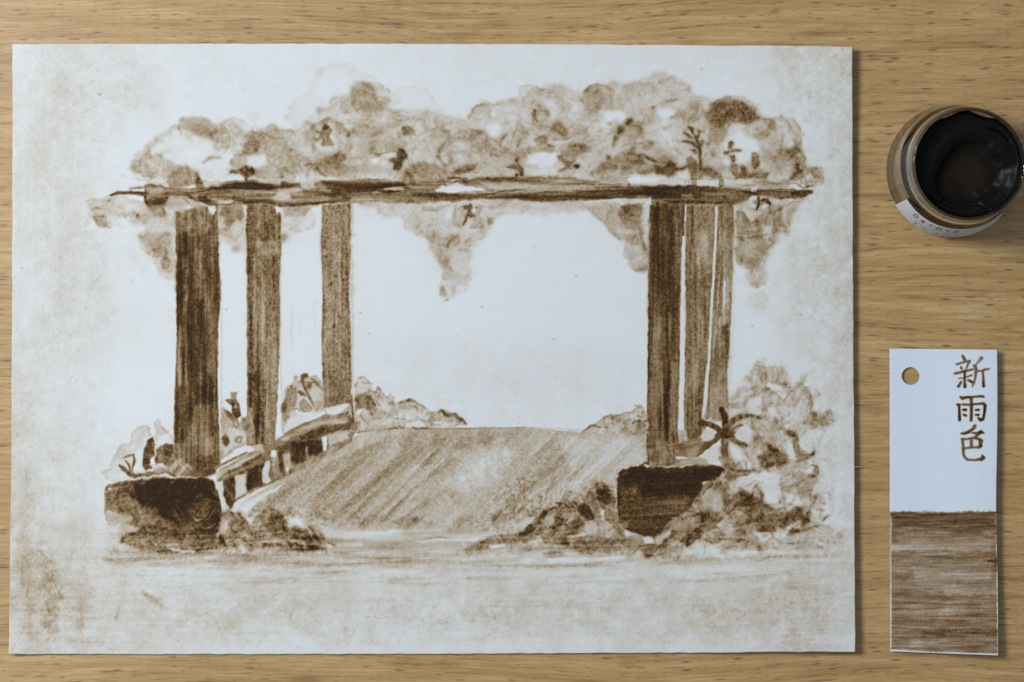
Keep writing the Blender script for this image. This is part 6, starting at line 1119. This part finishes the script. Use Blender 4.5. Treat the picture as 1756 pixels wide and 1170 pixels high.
painting = bpy.data.objects.new('sepia_painting', None); painting.location = W(742, 600)
put(painting, 'brown ink painting of a leafy pergola on a large white paper sheet', 'painting')
idx = np.arange((nx + 1) * (ny + 1)).reshape(ny + 1, nx + 1)
quads = np.stack([idx[1:, :-1], idx[1:, 1:], idx[:-1, 1:], idx[:-1, :-1]], -1)

def part_mesh(name, V, quads, attr, material, parent, extra=None, label=None):
    used = np.unique(quads); rem = np.full(len(V), -1, np.int64); rem[used] = np.arange(len(used))
    VV = V[used]; FF = rem[quads]; AA = attr[used]
    if extra is not None:
        eV, eF, eA = extra(rem, VV)
        VV = np.concatenate([VV, eV]); FF = np.concatenate([FF, eF]); AA = np.concatenate([AA, eA])
    off = np.array(parent.location); 
    me = np_mesh(name, VV - off, FF, AA, material)
    o = bpy.data.objects.new(name, me); put(o, label, parent=parent); return o

def sheet_body(rem, VV, idx=None, thick=.00022):
    """side walls and underside hung from the outline of the grid"""
    ring = np.concatenate([idx[0, :-1], idx[:-1, -1], idx[-1, :0:-1], idx[:0:-1, 0]])
    top = rem[ring]; n = len(ring); base = len(VV)
    low = VV[top] - np.array([0, 0, thick])
    j = np.arange(n); k = (j + 1) % n
    F = np.stack([top[j], top[k], base + k, base + j], -1)
    return low, F, base

flatV = V; flatA = pig.ravel()
def body(rem, VV):
    low, F, base = sheet_body(rem, VV, idx)
    sub = idx[::24, ::24]; 
    ys = list(range(0, ny + 1, 24)); xs = list(range(0, nx + 1, 24))
    if ys[-1] != ny: ys.append(ny)
    if xs[-1] != nx: xs.append(nx)
    sub = idx[np.ix_(ys, xs)]
    uV = flatV[sub.ravel()] - np.array([0, 0, .00022]); b2 = base + len(low)
    si = np.arange(sub.size).reshape(sub.shape) + b2
    F2 = np.stack([si[:-1, :-1], si[:-1, 1:], si[1:, 1:], si[1:, :-1]], -1).reshape(-1, 4)
    return np.concatenate([low, uV]), np.concatenate([F, F2]), np.zeros(len(low) + len(uV))
for k in range(len(REG) + 1):
    q = quads[lab == k]
    if not len(q): continue
    if k == 0: part_mesh('paper_sheet', V, q, flatA, M_paper, painting, body)
    else: part_mesh(REG[k - 1][0], V, q, flatA, M_paper, painting, None, REG[k - 1][2])

# ================================================================ the swatch card
SC = 2.0                                                  # card is drawn at two drawing units per photo pixel
cp = Painter(0, 0, 400, 1070, 9)
rng = cp.rng; WK = 1.22
def C(x, y): return ((x - 1520) * SC, (y - 592) * SC)
def cs(pts, w, d, soft=1.0, **k): cp.stroke([C(*q) for q in pts], [v * SC * WK for v in w], d, soft * SC * .6, .5, tex='mott', ta=.22, **k)
cp.D += .008 * cp.T['mott'] + .006
# the three brush-written characters
e = lambda X, Y: (1620 + X / 11.7, 600 + Y / 11.7)        # first character, measured on an enlargement
for pts, ww, d in [([(360, 120), (410, 215)], [3.2, 4.5], .72), ([(240, 290), (330, 262), (420, 240), (500, 225)], [3, 2.6, 2.6, 3.4], .66), ([(325, 340), (340, 375)], [2, 3.2], .72), ([(495, 235), (460, 300), (430, 390)], [4.4, 3.2, 2], .55),
                   ([(200, 475), (250, 470), (380, 435), (560, 395)], [3, 3.6, 3.2, 3], .68), ([(400, 425), (400, 560), (405, 740)], [3.4, 3.2, 4.6], .82), ([(285, 572), (370, 568), (440, 545), (540, 512)], [1.6, 2, 2, 2.6], .62),
                   ([(330, 645), (275, 735)], [3, 4], .72), ([(465, 605), (550, 650)], [2.4, 3.8], .82), ([(735, 170), (690, 230), (620, 300)], [6, 4.2, 2], .42), ([(585, 315), (615, 340), (628, 420), (615, 560), (590, 660), (550, 745)], [3, 5.4, 4.6, 3.2, 2.8, 1.6], .58),
                   ([(630, 425), (740, 425), (800, 400), (890, 385)], [2.4, 2.6, 3.4, 2.6], .62), ([(765, 430), (775, 560), (780, 730)], [3.4, 3.2, 4.2], .7), ([(778, 650), (782, 725)], [2.6, 4.2], .92)]:
    cs([e(*q) for q in pts], ww, d, 1.0)
e = lambda X, Y: (1620 + X / 9.0, 670 + Y / 9.0)          # second and third characters
for pts, ww, d in [([(240, 95), (275, 120), (330, 105), (450, 98), (560, 85), (600, 95)], [2.4, 4.6, 3.2, 2.6, 3.4, 3], .92), ([(195, 215), (240, 215)], [3.4, 3], .9), ([(222, 220), (226, 340), (230, 455)], [3.6, 3.4, 4.2], .92), ([(410, 120), (412, 220), (412, 340), (410, 455)], [4.4, 4.2, 4, 4.6], .8),
                   ([(280, 215), (400, 220), (520, 205), (600, 200), (625, 235)], [2.8, 2.6, 2.8, 4.4, 4.6], .8), ([(625, 235), (615, 330), (595, 440), (555, 455), (520, 425)], [4.6, 3.6, 3.8, 4.4, 3], .93), ([(285, 298), (325, 300)], [3, 4.4], .96), ([(285, 370), (325, 385)], [2.4, 3.6], .96), ([(475, 302), (525, 298)], [2.4, 3.2], .96), ([(475, 372), (520, 376)], [2.4, 3.4], .96),
                   ([(465, 550), (440, 590), (360, 640), (250, 665)], [5.4, 4.4, 4.2, 2.4], .62), ([(380, 640), (300, 668), (250, 662)], [3.4, 3, 1.8], .9), ([(420, 655), (500, 655), (560, 635), (600, 652)], [2, 3, 4.4, 2.4], .8), ([(560, 640), (500, 690), (455, 730)], [5, 4, 3], .72), ([(540, 640), (600, 652)], [3.6, 2], .94),
                   ([(260, 745), (330, 750), (450, 728), (540, 755), (575, 780)], [2.6, 3, 3.6, 4, 4], .66), ([(275, 750), (285, 860), (290, 980), (310, 1030)], [4, 4, 4, 3.6], .62), ([(410, 760), (412, 850)], [4.2, 4.6], .62), ([(555, 775), (550, 860), (520, 880)], [6, 5, 3], .72), ([(290, 895), (400, 880), (540, 870)], [3.2, 3, 3], .62),
                   ([(300, 1020), (350, 1065), (450, 1075), (540, 1060), (600, 1035)], [3, 3.4, 3, 4, 5], .62), ([(580, 1000), (590, 1040), (560, 1068)], [2.6, 6, 4], .86), ([(565, 820), (560, 860)], [3, 3.6], .9)]:
    cs([e(*q) for q in pts], ww, d, 1.0)
WK = 1
# brushed block of colour on the lower half
sw = [C(*q) for q in [(1526.5, 879), (1560, 878), (1590, 880), (1620, 878.5), (1660, 879), (1708, 878.5), (1708, 940), (1709, 1000), (1710.5, 1121), (1600, 1118), (1527.5, 1113.5), (1527, 1000)]]
cp.poly(sw, .46, soft=1.5, warp=1, tex='h', ta=.42, grain=.25)
for y0, y1, d, x0, x1 in [(880, 888, .66, 1528, 1708), (886, 893, .40, 1550, 1706), (893, 908, .5, 1600, 1708), (908, 918, .44, 1530, 1708), (918, 926, .34, 1540, 1700), (926, 934, .24, 1540, 1708), (935, 944, .16, 1527, 1620), (934, 946, .2, 1620, 1700), (948, 956, .44, 1530, 1708), (956, 966, .4, 1560, 1708), (966, 980, .3, 1528, 1700), (980, 996, .2, 1570, 1700), (996, 1012, .27, 1530, 1640),
                          (1008, 1020, .18, 1620, 1708), (1022, 1030, .45, 1570, 1709), (1030, 1046, .38, 1560, 1708), (1046, 1054, .28, 1530, 1640), (1056, 1066, .48, 1620, 1709), (1064, 1078, .42, 1530, 1709), (1078, 1092, .56, 1580, 1709), (1092, 1100, .44, 1540, 1690), (1100, 1110, .26, 1560, 1660), (1106, 1112, .42, 1690, 1710)]:
    cp.poly([C(x0, y0), C(x1, y0 - 1), C(x1, y1), C(x0, y1 + 1)], d * .85 + .12, soft=8, warp=4, warp2=3, tex='h', ta=.45, grain=.25)
for _ in range(900):
    x = rng.uniform(1527, 1700); y = rng.uniform(882, 1110); L = rng.uniform(8, 50); dd = rng.choice([1, -1]) * rng.uniform(.04, .16)
    if x + L > 1708: L = 1708 - x
    cs([(x, y), (x + L / 2, y + rng.uniform(-.8, .8)), (x + L, y + rng.uniform(-1, 1))], [.3, rng.uniform(.4, 1.1), .3], dd, .6, mode='add')
cp.poly([C(1528, 880), C(1708, 880), C(1708, 908), C(1640, 912), C(1580, 904), C(1528, 906)], .66, soft=9, warp=3, warp2=6, tex='lh', ta=.3)
cs([(1527, 880), (1560, 881), (1600, 883), (1640, 882), (1708, 879.5)], [1.6, 2.6, 3.6, 2.6, 3], .8, 1.2)
cs([(1530, 884), (1552, 888), (1580, 886), (1600, 890), (1690, 886)], [3, 5, 2.6, 3, 2], .62, 1.6)
cs([(1694, 962), (1707, 962)], [4, 8], .72, 2.4); cs([(1707, 958), (1708, 980)], [4, 3], .74, 1.4); cs([(1700, 916), (1708, 914)], [5, 6], .52, 2.4)
cs([(1528, 884), (1528, 940), (1528.5, 1110)], [1.6, 1.6, 1.8], .08, 1.0, mode='set'); cp.poly([C(1528, 934), C(1560, 937), C(1556, 943), C(1528, 945)], .2, soft=5, warp=2, tex='h', ta=.4)
cs([(1530, 1117), (1600, 1120), (1660, 1122.5), (1711, 1124)], [2.6, 2.8, 3, 3.4], .02, .7, mode='set')
cp.poly(sw, .2, soft=2, tex='lh', mode='tex', grain=.1); cp.D = np.clip(boxblur(cp.D, 1), 0, 1)

def card_z(x, y):
    return .0011 + .0016 * sstep(1560, 1712, x) + .0009 * sstep(980, 1124, y) * (.4 + .6 * sstep(1540, 1710, x)) + .00012 * np.sin(y / 60.0)
cnx, cny = 184, 522
u2, v2 = np.meshgrid(np.linspace(0, 1, cnx + 1), np.linspace(0, 1, cny + 1))
hx, hy = bil([(1526, 598), (1710, 600), (1711, 1124), (1526.5, 1117)], u2, v2)
hx = hx - 1.6 * np.exp(-((v2 - .52) / .2) ** 2) * u2 + .5 * np.sin(v2 * 9) * u2
HXc, HYc, HR = 1561.2, 645.0, 15.2
dx, dy = hx - HXc, hy - HYc; rr = np.hypot(dx, dy) + 1e-6
near = np.abs(rr - HR) < .75
hx = np.where(near, HXc + dx / rr * HR, hx); hy = np.where(near, HYc + dy / rr * HR, hy)
cz = card_z(hx, hy)
cpx, cpy = persp(hx, hy, cz)
CV = np.stack([(cpx - CX) * U, (CY - cpy) * U, cz], -1).reshape(-1, 3)
class _S: pass
ci = _S(); ci.D = cp.D; ci.x0 = ci.y0 = 0; ci.w = cp.w; ci.h = cp.h
cA = sample(ci, (hx - 1520) * SC, (hy - 592) * SC).ravel()
ccx = (hx[:-1, :-1] + hx[1:, 1:]) / 2; ccy = (hy[:-1, :-1] + hy[1:, 1:]) / 2
clab = np.zeros(ccx.shape, np.int16)
clab[(ccx > 1632) & (ccx < 1702) & (ccy > 606) & (ccy < 668)] = 1
clab[(ccx > 1632) & (ccx < 1702) & (ccy > 672) & (ccy < 726)] = 2
clab[(ccx > 1632) & (ccx < 1702) & (ccy > 727) & (ccy < 796)] = 3
clab[ccy > 878.6] = 4
hole = np.hypot(ccx - HXc, ccy - HYc) < HR - .1
cidx = np.arange((cnx + 1) * (cny + 1)).reshape(cny + 1, cnx + 1)
cq = np.stack([cidx[1:, :-1], cidx[1:, 1:], cidx[:-1, 1:], cidx[:-1, :-1]], -1)
card = bpy.data.objects.new('swatch_card', None); card.location = W(1618, 860)
put(card, 'narrow white card with a punched hole, three brushed Chinese characters and a brown swatch', 'card')
CT = .00045
def card_body(rem, VV):
    low, F, base = sheet_body(rem, VV, cidx, CT)
    # wall of the punched hole: edges between removed and kept quads
    hv = []; 
    H_ = hole
    for (r_, c_) in np.argwhere(H_):
        for dr, dc, a, b_ in ((-1, 0, (0, 0), (0, 1)), (1, 0, (1, 1), (1, 0)), (0, -1, (1, 0), (0, 0)), (0, 1, (0, 1), (1, 1))):
            if not H_[r_ + dr, c_ + dc]: hv.append((cidx[r_ + a[0], c_ + a[1]], cidx[r_ + b_[0], c_ + b_[1]]))
    hv = np.array(hv); uq = np.unique(hv); m_ = {int(v): i for i, v in enumerate(uq)}
    hb = base + len(low); hl = VV[rem[uq]] - np.array([0, 0, CT])
    HF = np.array([[rem[a], rem[b_], hb + m_[int(b_)], hb + m_[int(a)]] for a, b_ in hv])
    # underside
    keep = ~hole; keepq = cq[keep]; un = np.unique(keepq); r2 = np.full(len(CV), -1, np.int64); ub = hb + len(hl); r2[un] = np.arange(len(un)) + ub
    uV = CV[un] - np.array([0, 0, CT])
    UF = r2[keepq][:, ::-1]
    return np.concatenate([low, hl, uV]), np.concatenate([F, HF, UF]), np.zeros(len(low) + len(hl) + len(uV))
# the stock owns every quad of the border so that its walls find their vertices
for k, nm, lb in [(0, 'card_stock', None), (1, 'written_character', 'topmost brushed character on the card'), (2, 'written_character', 'middle brushed character on the card'), (3, 'written_character', 'lowest brushed character on the card'), (4, 'ink_swatch', 'streaky brown block on the lower half')]:
    sel = (clab == k) & ~hole
    q = cq[sel]
    if k == 0:
        # walls need the whole outline: give the stock all verts of the outline
        used = np.unique(np.concatenate([q.ravel(), cidx[0], cidx[-1], cidx[:, 0], cidx[:, -1]]))
        rem = np.full(len(CV), -1, np.int64); rem[used] = np.arange(len(used)); VV = CV[used]
        eV, eF, eA = card_body(rem, VV)
        me = np_mesh(nm, np.concatenate([VV, eV]) - np.array(card.location), np.concatenate([rem[q], eF]), np.concatenate([cA[used], eA]), M_card)
        put(bpy.data.objects.new(nm, me), parent=card)
    else: part_mesh(nm, CV, q, cA, M_card, card, None, lb)

# ================================================================ the ink jar
JX, JY = 1631.5, 293.0
jar = bpy.data.objects.new('ink_jar', None); jar.location = W(JX, JY)
put(jar, 'round clear glass jar of dried black ink with a white label, no lid', 'jar')
def lathe(name, prof, seg, material, parent, wob=None, closed=False):
    n = len(prof); th = np.linspace(0, 2 * np.pi, seg, endpoint=False)
    R = np.array([p_[0] for p_ in prof])[:, None]; Z = np.array([p_[1] for p_ in prof])[:, None]
    X = R * np.cos(th)[None, :]; Y = R * np.sin(th)[None, :]; ZZ = Z + 0 * th[None, :]
    if wob is not None: ZZ = ZZ + wob(R, Z, th[None, :])
    V = np.stack([X, Y, ZZ], -1).reshape(-1, 3) * U
    i = np.arange(n * seg).reshape(n, seg); j = np.roll(i, -1, 1)
    F = np.stack([i[:-1], j[:-1], j[1:], i[1:]], -1).reshape(-1, 4)
    if closed: F = np.concatenate([F, np.stack([i[-1], j[-1], j[0], i[0]], -1)])
    me = np_mesh(name, V, F, None, material); o = bpy.data.objects.new(name, me); put(o, parent=parent); return o
glass_prof = [(.3, 2), (60, 1), (104, 1), (110, 3), (113, 8), (113.5, 16), (112, 28), (109.5, 50), (106.5, 74), (102.5, 96), (98, 106), (95.5, 112), (95, 118),
              (98.5, 121), (99.2, 124), (97.4, 128), (95, 131), (95, 136), (97.6, 139), (98.2, 142), (96.6, 146), (94.6, 149), (94.4, 156), (96.6, 159), (97.2, 162), (95.8, 166), (94, 169),
              (94, 182), (93.6, 187), (92.2, 190), (90.4, 190.5), (89, 188.5), (88.4, 184), (88.6, 150), (89, 112), (93, 98), (98, 80), (101, 50), (103, 28), (101, 20), (92, 15), (60, 13), (.3, 13)]
lathe('glass_body', glass_prof, 160, M_glass, jar)
# dried ink filling it, with a crater worn by the brush, cracks and a torn rim
nr, ns = 150, 300
rad = np.linspace(0, 1, nr)[:, None]; th = np.linspace(0, 2 * np.pi, ns, endpoint=False)[None, :]
edge = 87.9 + .15 * np.sin(9 * th + 1) + .15 * np.sin(23 * th)
def bump(t0, wd): 
    d_ = (th - t0 + np.pi) % (2 * np.pi) - np.pi; return np.exp(-(d_ / wd) ** 4)
edge = edge - 5.5 * bump(math.radians(74), .2) - 2.5 * bump(math.radians(112), .12) - 1.2 * bump(math.radians(52), .05)
IR = rad * edge; IX = IR * np.cos(th); IY = IR * np.sin(th)
fr = np.random.default_rng(11)
nz = fbm(fr, (260, 260), 60, octv=4); nf = fbm(fr, (260, 260), 14, octv=3)
def look(n, x, y):
    fx = np.clip(130 + x, 0, 258.9); fy = np.clip(130 + y, 0, 258.9); ix = fx.astype(int); iy = fy.astype(int); a = fx - ix; b_ = fy - iy
    return (n[iy, ix] * (1 - a) + n[iy, ix + 1] * a) * (1 - b_) + (n[iy + 1, ix] * (1 - a) + n[iy + 1, ix + 1] * a) * b_
wxx = IX + 4 * look(nz, IX, IY); wyy = IY + 2 * look(nf, IY, IX)
cdx, cdy = wxx - 6, wyy + 14; cr = np.hypot(cdx, cdy); ca = np.arctan2(cdy, cdx)
crim = 54 + 5 * np.sin(ca * 2 + .6) + 4 * np.sin(ca * 3 + 2.2) - 6 * np.exp(-((ca - .75) / .35) ** 2)
t = np.clip((crim - cr) / 34 + .5, 0, 1); t = t * t * (3 - 2 * t)
z = 172 - 16 * t + 1.0 * np.exp(-((cr - crim - 3) / 4.5) ** 2)
z = z - 3 * np.exp(-((cr - crim - 24) / 13) ** 2) * np.exp(-((ca - 2.2) / .6) ** 2)
z = z + 1.2 * look(nz, IX, IY) + .15 * look(nf, IX, IY) + 12 * np.clip((rad - .93) / .07, 0, 1) ** 2
# cracks
def crack(pts, depth, wd):
    global z
    d2 = np.full(IX.shape, 1e9)
    for (ax, ay), (bx, by) in zip(pts[:-1], pts[1:]):
        ex, ey = bx - ax, by - ay; tt = np.clip(((wxx - ax) * ex + (wyy - ay) * ey) / (ex * ex + ey * ey), 0, 1)
        d2 = np.minimum(d2, np.hypot(wxx - ax - tt * ex, wyy - ay - tt * ey))
    z = z - depth * np.exp(-(d2 / wd) ** 2)
crack([(34, 62), (54, 54), (70, 40)], 4, 1.6); crack([(64, 60), (74, 44)], 3, 1.3); crack([(-60, -54), (-20, -72), (18, -64), (40, -78)], 2.5, 1.6)
IZ = z
ink_p = np.clip(.15 + .85 * t * np.exp(-((cr) / 44) ** 2) + .1 * look(nf, IX, IY), 0, 1)
# side skirt down inside the glass
skr = np.concatenate([IX, IX[-1:] * .995, IX[-1:] * .995], 0); sky_ = np.concatenate([IY, IY[-1:] * .995, IY[-1:] * .995], 0)
skz = np.concatenate([IZ, IZ[-1:] - 30, np.full((1, ns), 30.0)], 0); ska = np.concatenate([ink_p, ink_p[-1:] * 0, ink_p[-1:] * 0], 0)
IV = np.stack([skr, sky_, skz], -1).reshape(-1, 3) * U
ii = np.arange((nr + 2) * ns).reshape(nr + 2, ns); jj = np.roll(ii, -1, 1)
IF = np.stack([ii[1:], jj[1:], jj[:-1], ii[:-1]], -1).reshape(-1, 4)
ink = put(bpy.data.objects.new('dried_ink', np_mesh('dried_ink', IV, IF, ska.ravel(), M_ink)), parent=jar)
# label wrapped round the lower left of the wall
lp = Painter(0, 0, 620, 110, 21)
DIG = {'0': [[(0, 0), (4, -1), (8, 0), (9, 7), (8, 14), (4, 15), (0, 14), (-1, 7), (0, 0)]], '1': [[(1, 3), (5, 0), (5, 15)]], '4': [[(6, 15), (6, 0), (-1, 10), (9, 10)]]}
for k, ch in enumerate('041010'):
    for st in DIG[ch]: lp.stroke([(96 + k * 48 + x * 2.2, 16 + y * 1.5) for x, y in st], 6.0, 1.0, 1.5, .5)
for st in [[(130, 60), (150, 92)], [(150, 62), (132, 94)], [(166, 64), (176, 78)], [(196, 62), (184, 92)], [(190, 74), (212, 90)], [(262, 70), (256, 88)], [(262, 70), (268, 84)], [(300, 66), (300, 90)], [(314, 68), (330, 88)], [(360, 72), (372, 86)], [(372, 72), (358, 88)]]:
    lp.stroke(st, 4.5, .75, 1.5, 1)
lp.D = np.clip(boxblur(lp.D, 1) + .02 * lp.T['mott'], 0, 1)
lr, lc = 24, 160
a0, a1 = math.radians(-149), math.radians(-46)
prof_z = np.array([p_[1] for p_ in glass_prof[3:10]]); prof_r = np.array([p_[0] for p_ in glass_prof[3:10]])
tv = np.linspace(0, 1, lr)[:, None]; ta_ = np.linspace(0, 1, lc)[None, :]
LZ = 92 - tv * (92 - 9) + 0 * ta_; LR = np.interp(LZ, prof_z, prof_r) + .7; LA = a0 + (a1 - a0) * ta_ + 0 * tv
lv = np.stack([LR * np.cos(LA), LR * np.sin(LA), LZ], -1).reshape(-1, 3) * U
ti = np.arange(lr * lc).reshape(lr, lc)
LF = np.stack([ti[1:, :-1], ti[1:, 1:], ti[:-1, 1:], ti[:-1, :-1]], -1).reshape(-1, 4)
lA = lp.D[np.clip((tv * 109 + 0 * ta_).astype(int), 0, 109), np.clip((ta_ * 619 + 0 * tv).astype(int), 0, 619)].ravel()
lab_o = put(bpy.data.objects.new('paper_label', np_mesh('paper_label', lv, LF, lA, M_label)), 'white printed label on the lower left of the jar wall', parent=jar)
md = lab_o.modifiers.new('thickness', 'SOLIDIFY'); md.thickness = .00009; md.offset = 1

# ================================================================ a stray fibre at the right edge of the sheet
cu = bpy.data.curves.new('fibre', 'CURVE'); cu.dimensions = '3D'; cu.bevel_depth = .00011; cu.bevel_resolution = 2
sp = cu.splines.new('POLY'); pts = [(1462, 801, .0019), (1467, 800, .0019), (1472, 800.6, .0014), (1477, 801, .0006)]
sp.points.add(len(pts) - 1)
for q, (x, y, zf) in zip(sp.points, pts): q.co = (*W(x, y)[:2], zf, 1)
cu.materials.append(M_fibre)
tmp = bpy.data.objects.new('t', cu); sc.collection.objects.link(tmp)
dg = bpy.context.evaluated_depsgraph_get(); fm = bpy.data.meshes.new_from_object(tmp.evaluated_get(dg)); bpy.data.objects.remove(tmp)
put(bpy.data.objects.new('paper_fibre', fm), 'tiny white fibre poking out from the right edge of the painting', 'fibre')
